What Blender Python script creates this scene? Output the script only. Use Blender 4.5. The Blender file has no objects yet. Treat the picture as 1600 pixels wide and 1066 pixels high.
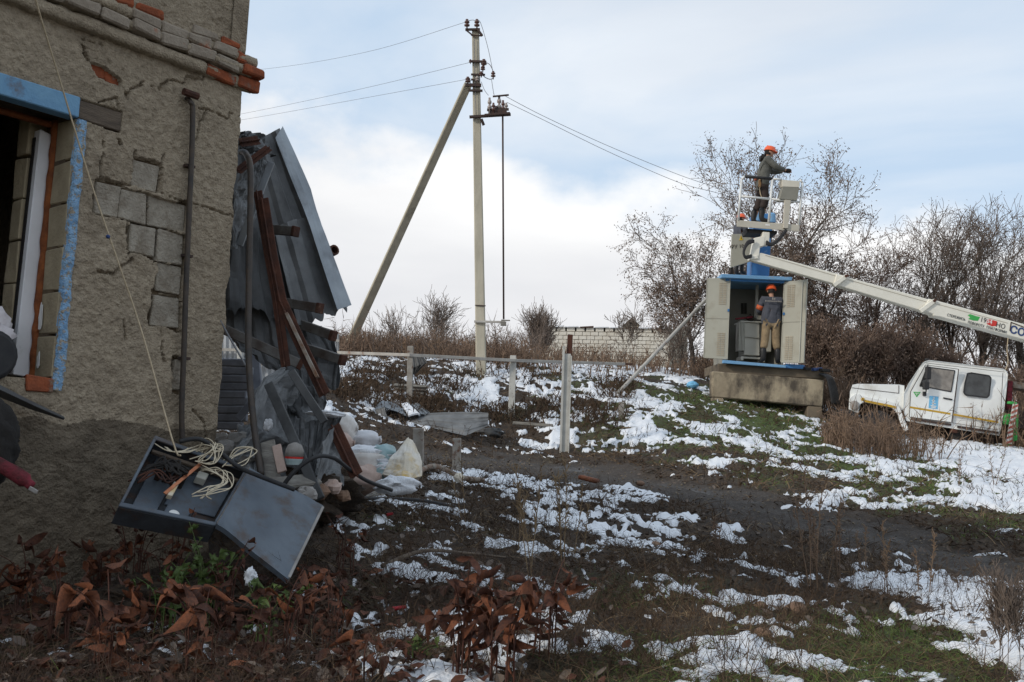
import bpy, bmesh, math, random
import numpy as np
from mathutils import Vector, Matrix

random.seed(7)
rng = np.random.default_rng(7)
scene = bpy.context.scene
COL = scene.collection

# ------------------------------------------------------------------ camera
FPX = 1555.0                       # focal length in pixels of the 1600 px wide photograph
PITCH = math.atan(153.0 / FPX)
ROLL = math.radians(2.6)
_f = Vector((0, math.cos(PITCH), math.sin(PITCH)))
_u0 = Vector((0, -math.sin(PITCH), math.cos(PITCH)))
_r0 = Vector((1, 0, 0))
_r = _r0 * math.cos(ROLL) + _u0 * math.sin(ROLL)
_u = -_r0 * math.sin(ROLL) + _u0 * math.cos(ROLL)
EYE = Vector((0, 0, 1.0))
cam_data = bpy.data.cameras.new('camera')
cam_data.sensor_width = 36.0
cam_data.lens = 36.0 * FPX / 1600.0
cam_data.clip_start = 0.05
cam_data.clip_end = 6000
cam = bpy.data.objects.new('camera', cam_data)
COL.objects.link(cam)
M = Matrix((( _r.x, _u.x, -_f.x, EYE.x), (_r.y, _u.y, -_f.y, EYE.y), (_r.z, _u.z, -_f.z, EYE.z), (0, 0, 0, 1)))
cam.matrix_world = M
scene.camera = cam

# ------------------------------------------------------------------ light
SUN_DIR = Vector((-0.86, -0.50, 0.0)).normalized()
SUN_EL = math.radians(27)
world = bpy.data.worlds.new('World')
scene.world = world
world.use_nodes = True
nt = world.node_tree
nt.nodes.clear()
def wn(t, **k):
    n = nt.nodes.new(t)
    for a, b in k.items():
        setattr(n, a, b)
    return n
out = wn('ShaderNodeOutputWorld')
bg = wn('ShaderNodeBackground')
bg.inputs['Strength'].default_value = 0.1
sky = wn('ShaderNodeTexSky', sky_type='NISHITA', sun_disc=False)
sky.sun_elevation = SUN_EL
sky.sun_rotation = math.atan2(SUN_DIR.x, SUN_DIR.y)
sky.air_density = 1.0; sky.dust_density = 1.5; sky.ozone_density = 1.2
tc = wn('ShaderNodeTexCoord')
mp = wn('ShaderNodeMapping'); mp.inputs['Scale'].default_value = (1.0, 1.0, 2.6); mp.inputs['Location'].default_value = (3.1, 0.4, 0.15)
n1 = wn('ShaderNodeTexNoise'); n1.inputs['Scale'].default_value = 1.7; n1.inputs['Detail'].default_value = 9; n1.inputs['Roughness'].default_value = 0.52; n1.inputs['Distortion'].default_value = 0.35
r1 = wn('ShaderNodeValToRGB'); r1.color_ramp.elements[0].position = 0.43; r1.color_ramp.elements[1].position = 0.62
mp2 = wn('ShaderNodeMapping'); mp2.inputs['Scale'].default_value = (0.8, 0.8, 3.2); mp2.inputs['Location'].default_value = (0.7, 5.2, 1.3)
n2 = wn('ShaderNodeTexNoise'); n2.inputs['Scale'].default_value = 2.1; n2.inputs['Detail'].default_value = 7; n2.inputs['Roughness'].default_value = 0.5
r2 = wn('ShaderNodeValToRGB')
r2.color_ramp.elements[0].position = 0.36; r2.color_ramp.elements[0].color = (8.5, 8.6, 8.85, 1)
r2.color_ramp.elements[1].position = 0.60; r2.color_ramp.elements[1].color = (10.4, 10.4, 10.4, 1)
mixc = wn('ShaderNodeMix', data_type='RGBA')
veil = wn('ShaderNodeMix', data_type='RGBA')     # thin high veil over the blue
veil.inputs['Factor'].default_value = 0.8
veil.inputs['B'].default_value = (6.5, 8.1, 10.0, 1)
sep = wn('ShaderNodeSeparateXYZ')
# a bank of cloud above the horizon, its upper edge uneven and sinking towards the east
rh = wn('ShaderNodeMapRange', interpolation_type='SMOOTHSTEP'); rh.inputs['From Min'].default_value = 0.225; rh.inputs['From Max'].default_value = 0.29
rh.inputs['To Min'].default_value = 1.0; rh.inputs['To Max'].default_value = 0.0
mp3 = wn('ShaderNodeMapping'); mp3.inputs['Scale'].default_value = (1.0, 1.0, 1.6); mp3.inputs['Location'].default_value = (1.3, 2.4, 0.6)
n3 = wn('ShaderNodeTexNoise'); n3.inputs['Scale'].default_value = 4.2; n3.inputs['Detail'].default_value = 9; n3.inputs['Roughness'].default_value = 0.55
k1 = wn('ShaderNodeMath', operation='MULTIPLY_ADD'); k1.inputs[1].default_value = 0.26; k1.inputs[2].default_value = -0.13
k2 = wn('ShaderNodeMath', operation='MULTIPLY_ADD'); k2.inputs[1].default_value = 0.12
k3 = wn('ShaderNodeMath', operation='ADD')
streak = wn('ShaderNodeMath', operation='MULTIPLY'); streak.inputs[1].default_value = 0.55
mx = wn('ShaderNodeMath', operation='MAXIMUM')
grey = wn('ShaderNodeMix', data_type='RGBA'); grey.inputs['B'].default_value = (6.3, 6.45, 6.95, 1)
rg = wn('ShaderNodeMapRange'); rg.inputs['From Min'].default_value = 0.03; rg.inputs['From Max'].default_value = 0.20
rg.inputs['To Min'].default_value = 0.75; rg.inputs['To Max'].default_value = 0.0
L = nt.links.new
L(tc.outputs['Generated'], mp.inputs['Vector']); L(tc.outputs['Generated'], mp2.inputs['Vector'])
L(mp.outputs[0], n1.inputs['Vector']); L(mp2.outputs[0], n2.inputs['Vector'])
L(n1.outputs['Fac'], r1.inputs[0]); L(n2.outputs['Fac'], r2.inputs[0])
L(tc.outputs['Generated'], sep.inputs[0]); L(tc.outputs['Generated'], mp3.inputs['Vector']); L(mp3.outputs[0], n3.inputs['Vector']); L(n3.outputs['Fac'], k1.inputs[0])
L(sep.outputs['X'], k2.inputs[0]); L(sep.outputs['Z'], k2.inputs[2]); L(k2.outputs[0], k3.inputs[0]); L(k1.outputs[0], k3.inputs[1]); L(k3.outputs[0], rh.inputs['Value'])
L(sep.outputs['Z'], rg.inputs['Value'])
L(r1.outputs[0], streak.inputs[0]); L(streak.outputs[0], mx.inputs[0]); L(rh.outputs[0], mx.inputs[1])
L(r2.outputs[0], grey.inputs['A']); L(rg.outputs[0], grey.inputs['Factor'])
L(sky.outputs[0], veil.inputs['A'])
L(mx.outputs[0], mixc.inputs['Factor']); L(veil.outputs['Result'], mixc.inputs['A']); L(grey.outputs['Result'], mixc.inputs['B'])
L(mixc.outputs['Result'], bg.inputs['Color']); L(bg.outputs[0], out.inputs['Surface'])

sun_data = bpy.data.lights.new('sun', 'SUN')
sun_data.energy = 2.0
sun_data.angle = math.radians(5)
sun_data.color = (1.0, 0.93, 0.82)
sun = bpy.data.objects.new('sun', sun_data)
COL.objects.link(sun)
sd = Vector((SUN_DIR.x * math.cos(SUN_EL), SUN_DIR.y * math.cos(SUN_EL), math.sin(SUN_EL)))
sun.rotation_euler = sd.to_track_quat('Z', 'Y').to_euler()
sun.location = sd * 50

scene.view_settings.view_transform = 'Standard'
scene.view_settings.look = 'None'
scene.view_settings.exposure = 0.0
scene.view_settings.gamma = 1.0
scene.view_settings.use_curve_mapping = False
scene.cycles.max_bounces = 5
scene.cycles.diffuse_bounces = 3
scene.cycles.transparent_max_bounces = 4

# ------------------------------------------------------------------ helpers
Z = Vector((0, 0, 1))
def ray(u, v):
    return _f + _r * ((u - 800.0) / FPX) + _u * ((533.0 - v) / FPX)
def P(u, v, Y):
    """the place seen at photograph pixel u, v at Y metres north of the camera"""
    d = ray(u, v)
    return EYE + d * (Y / d.y)
def proj(X, Y, Zz):
    X = np.asarray(X); Y = np.asarray(Y); Zz = np.asarray(Zz) - EYE.z
    cx = X * _r.x + Y * _r.y + Zz * _r.z
    cy = X * _u.x + Y * _u.y + Zz * _u.z
    cz = np.maximum(X * _f.x + Y * _f.y + Zz * _f.z, 0.05)
    return 800 + FPX * cx / cz, 533 - FPX * cy / cz

def _hash(ix, iy, seed):
    h = (ix.astype(np.int64) * 374761393 + iy.astype(np.int64) * 668265263 + seed * 982451653) & 0x7fffffff
    h = ((h ^ (h >> 13)) * 1274126177) & 0x7fffffff
    return ((h ^ (h >> 16)) & 0xffff) / 65535.0
def vnoise(x, y, seed=0):
    x = np.asarray(x, float); y = np.asarray(y, float)
    ix = np.floor(x); iy = np.floor(y)
    fx = x - ix; fy = y - iy
    fx = fx * fx * (3 - 2 * fx); fy = fy * fy * (3 - 2 * fy)
    a = _hash(ix, iy, seed); b = _hash(ix + 1, iy, seed); c = _hash(ix, iy + 1, seed); d = _hash(ix + 1, iy + 1, seed)
    return (a * (1 - fx) + b * fx) * (1 - fy) + (c * (1 - fx) + d * fx) * fy
def fbm(x, y, seed=0, oct=5, rough=0.5):
    s = 0; amp = 1; tot = 0
    x = np.asarray(x, float); y = np.asarray(y, float)
    for k in range(oct):
        s = s + amp * vnoise(x * 2 ** k + 17.3 * k, y * 2 ** k - 9.1 * k, seed + k)
        tot += amp; amp *= rough
    return s / tot
def uniformise(n):
    z = (n - n.mean()) / (n.std() + 1e-9)
    return 1 / (1 + np.exp(-1.702 * z))

# ---- materials
def mat(name, c1, c2=None, scale=8.0, rough=0.75, metal=0.0, bump=0.0, bscale=40.0, c3=None, s3=3.0, t3=(0.55, 0.65), spec=0.3, detail=6.0, stretch=(1, 1, 1), rr=0.0, lo=0.35, hi=0.65, two=None, trans=0.0):
    m = bpy.data.materials.new(name)
    m.use_nodes = True
    t = m.node_tree
    b = t.nodes['Principled BSDF']
    b.inputs['Roughness'].default_value = rough
    b.inputs['Metallic'].default_value = metal
    b.inputs['Specular IOR Level'].default_value = spec
    co = t.nodes.new('ShaderNodeTexCoord')
    mp = t.nodes.new('ShaderNodeMapping'); mp.inputs['Scale'].default_value = stretch
    t.links.new(co.outputs['Object'], mp.inputs['Vector'])
    col = None
    if c2 is None:
        c2 = tuple(x * 0.72 for x in c1)
    n = t.nodes.new('ShaderNodeTexNoise'); n.inputs['Scale'].default_value = scale; n.inputs['Detail'].default_value = detail; n.inputs['Roughness'].default_value = 0.6
    t.links.new(mp.outputs[0], n.inputs['Vector'])
    r = t.nodes.new('ShaderNodeValToRGB')
    r.color_ramp.elements[0].position = lo; r.color_ramp.elements[1].position = hi
    r.color_ramp.elements[0].color = (*c1, 1); r.color_ramp.elements[1].color = (*c2, 1)
    t.links.new(n.outputs['Fac'], r.inputs[0])
    col = r.outputs[0]
    if c3 is not None:
        n3 = t.nodes.new('ShaderNodeTexNoise'); n3.inputs['Scale'].default_value = s3; n3.inputs['Detail'].default_value = 8; n3.inputs['Roughness'].default_value = 0.65
        t.links.new(mp.outputs[0], n3.inputs['Vector'])
        r3 = t.nodes.new('ShaderNodeValToRGB'); r3.color_ramp.elements[0].position = t3[0]; r3.color_ramp.elements[1].position = t3[1]
        t.links.new(n3.outputs['Fac'], r3.inputs[0])
        mxx = t.nodes.new('ShaderNodeMix'); mxx.data_type = 'RGBA'
        mxx.inputs['B'].default_value = (*c3, 1)
        t.links.new(r3.outputs[0], mxx.inputs['Factor']); t.links.new(col, mxx.inputs['A'])
        col = mxx.outputs['Result']
    t.links.new(col, b.inputs['Base Color'])
    if bump > 0:
        nb = t.nodes.new('ShaderNodeTexNoise'); nb.inputs['Scale'].default_value = bscale; nb.inputs['Detail'].default_value = 5
        t.links.new(mp.outputs[0], nb.inputs['Vector'])
        bp = t.nodes.new('ShaderNodeBump'); bp.inputs['Strength'].default_value = bump; bp.inputs['Distance'].default_value = 0.02
        t.links.new(nb.outputs['Fac'], bp.inputs['Height']); t.links.new(bp.outputs[0], b.inputs['Normal'])
    if rr > 0:
        ma = t.nodes.new('ShaderNodeMapRange'); ma.inputs['To Min'].default_value = max(0.02, rough - rr); ma.inputs['To Max'].default_value = min(1, rough + rr)
        t.links.new(n.outputs['Fac'], ma.inputs['Value']); t.links.new(ma.outputs[0], b.inputs['Roughness'])
    return m

MT = {}
MT['stucco'] = mat('stucco', (0.40, 0.325, 0.235), (0.285, 0.228, 0.162), 26.0, 0.95, bump=0.9, bscale=75, c3=(0.15, 0.115, 0.08), s3=2.6, t3=(0.5, 0.8), detail=9)
MT['plinth'] = mat('plinth_stucco', (0.20, 0.16, 0.115), (0.125, 0.098, 0.07), 9.0, 0.95, bump=0.9, bscale=75, c3=(0.09, 0.07, 0.05), s3=3, t3=(0.5, 0.75))
MT['brick'] = mat('orange_brick', (0.33, 0.088, 0.035), (0.2, 0.06, 0.03), 18, 0.9, bump=0.4, bscale=60, c3=(0.22, 0.17, 0.13), s3=9, t3=(0.56, 0.66))
MT['brick_grey'] = mat('dusty_brick', (0.33, 0.275, 0.215), (0.24, 0.195, 0.15), 14, 0.95, bump=0.4, bscale=60, c3=(0.36, 0.11, 0.05), s3=6, t3=(0.6, 0.7))
MT['block'] = mat('grey_block', (0.37, 0.325, 0.262), (0.265, 0.228, 0.18), 13, 0.92, bump=0.7, bscale=60, c3=(0.2, 0.162, 0.12), s3=7, t3=(0.52, 0.66), detail=10)
MT['block_buff'] = mat('buff_block', (0.42, 0.345, 0.23), (0.32, 0.26, 0.17), 9, 0.92, bump=0.35, bscale=55, c3=(0.2, 0.16, 0.11), s3=4, t3=(0.6, 0.75))
MT['mortar'] = mat('mortar', (0.16, 0.115, 0.07), (0.09, 0.065, 0.045), 12, 0.95, bump=0.4)
MT['bluepaint'] = mat('blue_paint', (0.19, 0.36, 0.52), (0.14, 0.29, 0.46), 10, 0.75, bump=0.2, bscale=60, c3=(0.16, 0.15, 0.15), s3=5, t3=(0.55, 0.68), detail=10)
MT['bluestrip'] = mat('blue_paint_on_stucco', (0.3, 0.46, 0.62), (0.2, 0.36, 0.57), 22, 0.9, bump=0.9, bscale=90, c3=(0.36, 0.31, 0.24), s3=34, t3=(0.52, 0.57))
MT['foam'] = mat('orange_foam', (0.3, 0.095, 0.03), (0.16, 0.05, 0.02), 14, 0.9, bump=0.5, bscale=40)
MT['pvc'] = mat('white_pvc', (0.82, 0.81, 0.82), (0.72, 0.71, 0.71), 3, 0.4, c3=(0.5, 0.46, 0.42), s3=6, t3=(0.66, 0.8))
MT['oldwood'] = mat('weathered_wood', (0.15, 0.115, 0.085), (0.085, 0.065, 0.05), 6, 0.9, bump=0.4, bscale=30, stretch=(1, 1, 6))
MT['greywood'] = mat('grey_wood', (0.25, 0.235, 0.205), (0.14, 0.125, 0.11), 7, 0.9, bump=0.4, bscale=25, stretch=(1, 1, 5))
MT['dark'] = mat('soot_and_shade_black', (0.018, 0.016, 0.015), (0.03, 0.026, 0.023), 9, 0.9, bump=0.3)  # near black for charred things, dark gear and painted shade in openings
MT['blackrub'] = mat('black_rubber', (0.022, 0.022, 0.024), (0.035, 0.034, 0.034), 9, 0.6)
MT['conduit'] = mat('dark_pipe', (0.05, 0.045, 0.042), (0.085, 0.065, 0.05), 12, 0.55, 0.3, bump=0.15)
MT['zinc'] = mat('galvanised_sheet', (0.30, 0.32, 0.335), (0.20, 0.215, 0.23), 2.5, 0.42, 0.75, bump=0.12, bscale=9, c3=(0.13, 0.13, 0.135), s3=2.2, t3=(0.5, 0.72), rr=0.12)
MT['zincdark'] = mat('sheet_soot_and_painted_shade', (0.105, 0.106, 0.107), (0.055, 0.056, 0.057), 2.5, 0.6, 0.2, bump=0.15, bscale=9, c3=(0.03, 0.03, 0.03), s3=2.2, t3=(0.5, 0.7))  # darkest zinc copy: sooty metal plus painted shade of undersides
MT['zincunder'] = mat('sheet_painted_underside_shade', (0.20, 0.203, 0.204), (0.115, 0.118, 0.12), 2.5, 0.55, 0.15, bump=0.12, bscale=9, c3=(0.06, 0.06, 0.062), s3=2.0, t3=(0.5, 0.75))  # darker copy of the zinc, underside shade painted into its colour
MT['rust'] = mat('rusty_steel', (0.105, 0.042, 0.026), (0.05, 0.025, 0.019), 9, 0.88, 0.1, bump=0.35, bscale=50, c3=(0.18, 0.1, 0.065), s3=6, t3=(0.62, 0.72))
MT['rustpale'] = mat('rust_with_old_paint', (0.30, 0.27, 0.23), (0.18, 0.1, 0.06), 9, 0.85, 0.1, bump=0.3, bscale=50)
MT['purlin'] = mat('grey_purlin', (0.19, 0.185, 0.175), (0.1, 0.08, 0.07), 7, 0.7, 0.4, bump=0.2)
MT['cabgrey'] = mat('blue_grey_enamel', (0.105, 0.127, 0.152), (0.07, 0.085, 0.105), 3, 0.48, 0.0, bump=0.06, bscale=12, c3=(0.07, 0.048, 0.037), s3=7, t3=(0.5, 0.7), spec=0.4, rr=0.15, detail=10)
MT['cabdark'] = mat('grimy_enamel', (0.055, 0.06, 0.068), (0.026, 0.026, 0.027), 6, 0.65, bump=0.2, c3=(0.085, 0.045, 0.028), s3=6, t3=(0.54, 0.68), detail=10)
MT['wirewhite'] = mat('cream_wire', (0.62, 0.54, 0.40), (0.5, 0.42, 0.3), 30, 0.6)
MT['copper'] = mat('copper', (0.5, 0.2, 0.1), (0.35, 0.13, 0.07), 20, 0.4, 0.8)
MT['rope'] = mat('hemp_cord', (0.52, 0.42, 0.29), (0.4, 0.31, 0.2), 60, 0.9)
MT['sack'] = mat('white_sack', (0.76, 0.74, 0.71), (0.62, 0.58, 0.54), 5, 0.8, bump=0.5, bscale=14, c3=(0.46, 0.3, 0.24), s3=4, t3=(0.58, 0.7))
MT['sackyellow'] = mat('stained_sack', (0.68, 0.64, 0.58), (0.6, 0.5, 0.34), 3, 0.8, bump=0.5, bscale=14, c3=(0.6, 0.4, 0.13), s3=3.4, t3=(0.52, 0.64))
MT['sackgrey'] = mat('grey_sack', (0.55, 0.56, 0.6), (0.68, 0.67, 0.67), 4, 0.8, bump=0.5, bscale=14)
MT['sackteal'] = mat('teal_sack', (0.26, 0.42, 0.44), (0.42, 0.5, 0.5), 5, 0.75, bump=0.4, bscale=14)
MT['sackpink'] = mat('pinkish_sack', (0.56, 0.43, 0.37), (0.4, 0.29, 0.24), 5, 0.8, bump=0.5, bscale=14)
MT['red'] = mat('red_plastic', (0.5, 0.03, 0.04), (0.36, 0.02, 0.03), 6, 0.5)
MT['redcloth'] = mat('red_cloth', (0.22, 0.025, 0.04), (0.07, 0.02, 0.02), 14, 0.85, bump=0.5)
MT['concrete'] = mat('pole_concrete', (0.50, 0.455, 0.36), (0.40, 0.365, 0.285), 4, 0.9, bump=0.2, bscale=30, c3=(0.26, 0.23, 0.18), s3=2.5, t3=(0.58, 0.72), stretch=(1, 1, 0.35))
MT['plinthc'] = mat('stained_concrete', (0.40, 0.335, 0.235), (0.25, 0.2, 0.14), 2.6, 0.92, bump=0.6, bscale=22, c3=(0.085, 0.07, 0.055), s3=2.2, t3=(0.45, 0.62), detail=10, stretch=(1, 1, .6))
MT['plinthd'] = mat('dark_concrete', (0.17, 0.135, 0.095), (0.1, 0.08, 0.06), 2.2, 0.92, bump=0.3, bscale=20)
MT['postwhite'] = mat('chipped_white_paint', (0.53, 0.52, 0.48), (0.42, 0.41, 0.375), 5, 0.8, bump=0.2, c3=(0.14, 0.075, 0.045), s3=9, t3=(0.63, 0.68))
MT['posgrey'] = mat('grey_post_paint', (0.33, 0.31, 0.28), (0.23, 0.2, 0.165), 6, 0.85, bump=0.25, c3=(0.13, 0.06, 0.035), s3=7, t3=(0.58, 0.66))
MT['rail'] = mat('pale_rail', (0.44, 0.42, 0.38), (0.33, 0.3, 0.27), 5, 0.8, c3=(0.24, 0.12, 0.07), s3=5, t3=(0.62, 0.7))
MT['iron'] = mat('dark_iron', (0.055, 0.045, 0.042), (0.085, 0.05, 0.04), 15, 0.75, 0.3)
MT['porcelain'] = mat('brown_porcelain', (0.13, 0.06, 0.045), (0.08, 0.04, 0.035), 12, 0.3, spec=0.5)
MT['porcelaingrey'] = mat('grey_porcelain', (0.4, 0.36, 0.33), (0.28, 0.22, 0.2), 12, 0.35, spec=0.5)
MT['wire'] = mat('aluminium_wire', (0.22, 0.22, 0.23), (0.18, 0.18, 0.19), 3, 0.6, 0.3)
MT['subgrey'] = mat('sand_grey_enamel', (0.385, 0.375, 0.315), (0.35, 0.34, 0.285), 1.5, 0.5, c3=(0.25, 0.22, 0.165), s3=2.2, t3=(0.53, 0.8), detail=10)
MT['subin'] = mat('inner_grey', (0.30, 0.29, 0.25), (0.25, 0.24, 0.2), 2, 0.6)
MT['subblue'] = mat('blue_enamel', (0.055, 0.20, 0.45), (0.045, 0.16, 0.37), 2, 0.45, c3=(0.28, 0.36, 0.45), s3=3, t3=(0.62, 0.72))
MT['subblue2'] = mat('pale_blue_enamel', (0.16, 0.34, 0.56), (0.2, 0.37, 0.56), 2, 0.5, c3=(0.33, 0.28, 0.22), s3=4, t3=(0.6, 0.7))
MT['tank'] = mat('transformer_enamel', (0.5, 0.49, 0.43), (0.44, 0.43, 0.37), 3, 0.4)
MT['truck'] = mat('white_truck_paint', (0.84, 0.84, 0.81), (0.79, 0.79, 0.755), 1.5, 0.35, spec=0.5, c3=(0.52, 0.48, 0.41), s3=2.2, t3=(0.6, 0.85))
MT['boom'] = mat('cream_boom_paint', (0.78, 0.745, 0.65), (0.71, 0.68, 0.59), 2.0, 0.45, c3=(0.5, 0.45, 0.36), s3=3, t3=(0.64, 0.8))
MT['glass'] = mat('cab_glass', (0.07, 0.075, 0.075), (0.03, 0.03, 0.03), 4, 0.08, spec=0.6)
MT['glass_painted_scrub'] = mat('cab_glass_painted_reflection', (0.3, 0.27, 0.235), (0.16, 0.14, 0.12), 5, 0.12, spec=0.6)  # reflected scrub is painted into the pane colour
MT['amber'] = mat('amber_stripe', (0.55, 0.33, 0.03), (0.46, 0.27, 0.03), 3, 0.5)
MT['green'] = mat('green_paint', (0.06, 0.42, 0.09), (0.05, 0.33, 0.08), 3, 0.5)
MT['badge'] = mat('blue_badge', (0.2, 0.5, 0.74), (0.16, 0.43, 0.67), 5, 0.5)
MT['navy'] = mat('navy_letters', (0.035, 0.07, 0.2), None, 5, 0.5)
MT['ink'] = mat('black_letters', (0.03, 0.03, 0.03), None, 5, 0.6)
MT['redpaint'] = mat('red_paint', (0.62, 0.05, 0.04), (0.52, 0.04, 0.03), 6, 0.5)
MT['white'] = mat('white_paint', (0.78, 0.77, 0.74), (0.68, 0.66, 0.62), 6, 0.55)
MT['redstripe'] = mat('faded_red_stripe', (0.5, 0.14, 0.11), None, 6, 0.6)
MT['basket'] = mat('beige_basket', (0.52, 0.48, 0.4), (0.46, 0.425, 0.35), 3, 0.5)
MT['rails'] = mat('basket_rail_metal', (0.74, 0.74, 0.72), (0.66, 0.66, 0.64), 6, 0.45, 0.1)
MT['helmet'] = mat('orange_helmet', (0.86, 0.13, 0.035), (0.78, 0.11, 0.03), 4, 0.35, spec=0.5)
MT['skin'] = mat('skin', (0.5, 0.29, 0.2), (0.42, 0.23, 0.16), 20, 0.6)
MT['jacket'] = mat('navy_grey_jacket', (0.085, 0.09, 0.11), (0.06, 0.063, 0.078), 9, 0.9, bump=0.5, bscale=16)
MT['jacketg'] = mat('olive_grey_jacket', (0.125, 0.125, 0.11), (0.085, 0.085, 0.075), 9, 0.9, bump=0.5, bscale=16)
MT['khaki'] = mat('khaki_trousers', (0.32, 0.235, 0.14), (0.2, 0.145, 0.09), 8, 0.9, bump=0.5, bscale=16)
MT['darktr'] = mat('dark_brown_trousers', (0.05, 0.036, 0.032), (0.035, 0.027, 0.025), 9, 0.9, bump=0.5, bscale=16)
MT['boot'] = mat('black_boot', (0.018, 0.018, 0.02), (0.028, 0.027, 0.027), 9, 0.45)
MT['orangeband'] = mat('orange_band', (0.6, 0.13, 0.05), None, 9, 0.7)
MT['leather'] = mat('leather', (0.3, 0.17, 0.07), (0.2, 0.11, 0.05), 12, 0.7)
MT['limestone'] = mat('white_silicate_block', (0.74, 0.69, 0.6), (0.66, 0.6, 0.5), 1.6, 0.9, c3=(0.43, 0.33, 0.23), s3=1.2, t3=(0.56, 0.8))
MT['joint'] = mat('pale_mortar', (0.42, 0.37, 0.29), (0.34, 0.29, 0.22), 3, 0.95)
MT['snowm'] = mat('snow', (0.78, 0.79, 0.81), (0.68, 0.69, 0.715), 7, 0.75, bump=0.6, bscale=55, spec=0.2, c3=(0.34, 0.30, 0.255), s3=13, t3=(0.62, 0.80))
MT['bark'] = mat('bark', (0.13, 0.1, 0.078), (0.08, 0.062, 0.05), 9, 0.95, bump=0.4, bscale=30)
MT['twig'] = mat('twigs', (0.21, 0.165, 0.135), (0.145, 0.112, 0.092), 3, 0.95)
MT['twigred'] = mat('red_brown_twigs', (0.215, 0.15, 0.115), (0.15, 0.102, 0.08), 1.2, 0.95)
MT['dryleaf'] = mat('dry_pods', (0.2, 0.14, 0.105), (0.13, 0.092, 0.07), 1.2, 0.9)
MT['brush'] = mat('dry_brush', (0.205, 0.138, 0.096), (0.14, 0.094, 0.067), 0.6, 0.95, c3=(0.24, 0.16, 0.1), s3=0.5, t3=(0.5, 0.7))
MT['straw'] = mat('straw', (0.27, 0.19, 0.11), (0.17, 0.115, 0.067), 1.5, 0.95)
MT['deadgrass'] = mat('dead_grass', (0.088, 0.056, 0.034), (0.048, 0.031, 0.02), 1.3, 0.95, c3=(0.16, 0.108, 0.064), s3=3.3, t3=(0.55, 0.75))
MT['grass'] = mat('green_grass', (0.115, 0.165, 0.04), (0.085, 0.115, 0.032), 1.5, 0.85, c3=(0.15, 0.14, 0.055), s3=3, t3=(0.58, 0.78))
MT['greenleaf'] = mat('green_leaf', (0.085, 0.125, 0.03), (0.05, 0.075, 0.02), 6, 0.6)
MT['brownleaf'] = mat('russet_leaf', (0.10, 0.036, 0.019), (0.045, 0.019, 0.013), 9, 0.7, bump=0.3, bscale=40)
MT['orangeleaf'] = mat('orange_leaf', (0.19, 0.062, 0.026), (0.10, 0.036, 0.018), 9, 0.7, bump=0.3, bscale=40)
MT['paleleaf'] = mat('grey_brown_leaf', (0.16, 0.125, 0.1), (0.1, 0.075, 0.06), 9, 0.75)
MT['undertwig'] = mat('dark_undergrowth', (0.075, 0.046, 0.032), (0.042, 0.027, 0.02), 5, 0.9, c3=(0.13, 0.06, 0.03), s3=3, t3=(0.58, 0.7))
MT['stem2'] = mat('mud_clod', (0.08, 0.056, 0.04), (0.045, 0.032, 0.024), 4, 0.95)
MT['stem'] = mat('red_brown_stem', (0.09, 0.034, 0.022), (0.06, 0.026, 0.018), 9, 0.8)
MT['slate'] = mat('slate_siding', (0.2, 0.208, 0.235), (0.13, 0.137, 0.157), 5, 0.7, bump=0.3, bscale=14, c3=(0.2, 0.2, 0.21), s3=4, t3=(0.62, 0.75))
MT['fencesheet'] = mat('pale_fence_sheet', (0.5, 0.51, 0.52), (0.4, 0.41, 0.42), 2, 0.6, 0.2)
MT['roof'] = mat('dark_roof', (0.05, 0.04, 0.035), (0.08, 0.06, 0.05), 4, 0.9)
MT['yellow'] = mat('yellow_sign', (0.75, 0.5, 0.04), None, 5, 0.5)
MT['stonebrown'] = mat('brown_stone', (0.24, 0.15, 0.1), (0.16, 0.1, 0.07), 9, 0.9, bump=0.3)
MT['rubble'] = mat('pale_rubble', (0.36, 0.34, 0.32), (0.24, 0.22, 0.2), 7, 0.92, bump=0.4, bscale=30)
MT['cloth'] = mat('white_cloth', (0.66, 0.62, 0.62), (0.5, 0.45, 0.45), 8, 0.85, bump=0.6, bscale=18)

# ---- objects
def np_mesh(name, V, F, smooth=True):
    """V (n,3), F a (m,3|4) array or a list of such arrays"""
    Fs = F if isinstance(F, list) else [F]
    Fs = [f for f in Fs if len(f)]
    me = bpy.data.meshes.new(name)
    me.vertices.add(len(V)); me.vertices.foreach_set('co', np.ascontiguousarray(V, dtype=np.float32).ravel())
    idx = np.concatenate([f.ravel() for f in Fs]).astype(np.int32)
    tot = np.concatenate([np.full(len(f), f.shape[1], dtype=np.int32) for f in Fs])
    st = np.concatenate([[0], np.cumsum(tot)[:-1]]).astype(np.int32)
    me.loops.add(len(idx)); me.loops.foreach_set('vertex_index', idx)
    me.polygons.add(len(tot)); me.polygons.foreach_set('loop_start', st); me.polygons.foreach_set('loop_total', tot)
    me.polygons.foreach_set('use_smooth', np.full(len(tot), smooth, dtype=bool))
    me.update(calc_edges=True)
    return me
def link(name, me, m, parent=None):
    o = bpy.data.objects.new(name, me)
    COL.objects.link(o)
    if m is not None:
        me.materials.clear()
        for x in (m if isinstance(m, (list, tuple)) else [m]):
            me.materials.append(x)
    if parent is not None:
        o.parent = parent
        if parent.type == 'EMPTY':
            o.matrix_parent_inverse = Matrix.Translation(-parent.location)
    return o
def tag(o, label=None, cat=None, group=None, kind=None):
    if label: o['label'] = label
    if cat: o['category'] = cat
    if group: o['group'] = group
    if kind: o['kind'] = kind
    return o
def thing(name, label, cat, loc, group=None):
    o = bpy.data.objects.new(name, None)
    o.empty_display_size = 0.2
    o.location = Vector(loc)
    COL.objects.link(o)
    return tag(o, label, cat, group)
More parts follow.
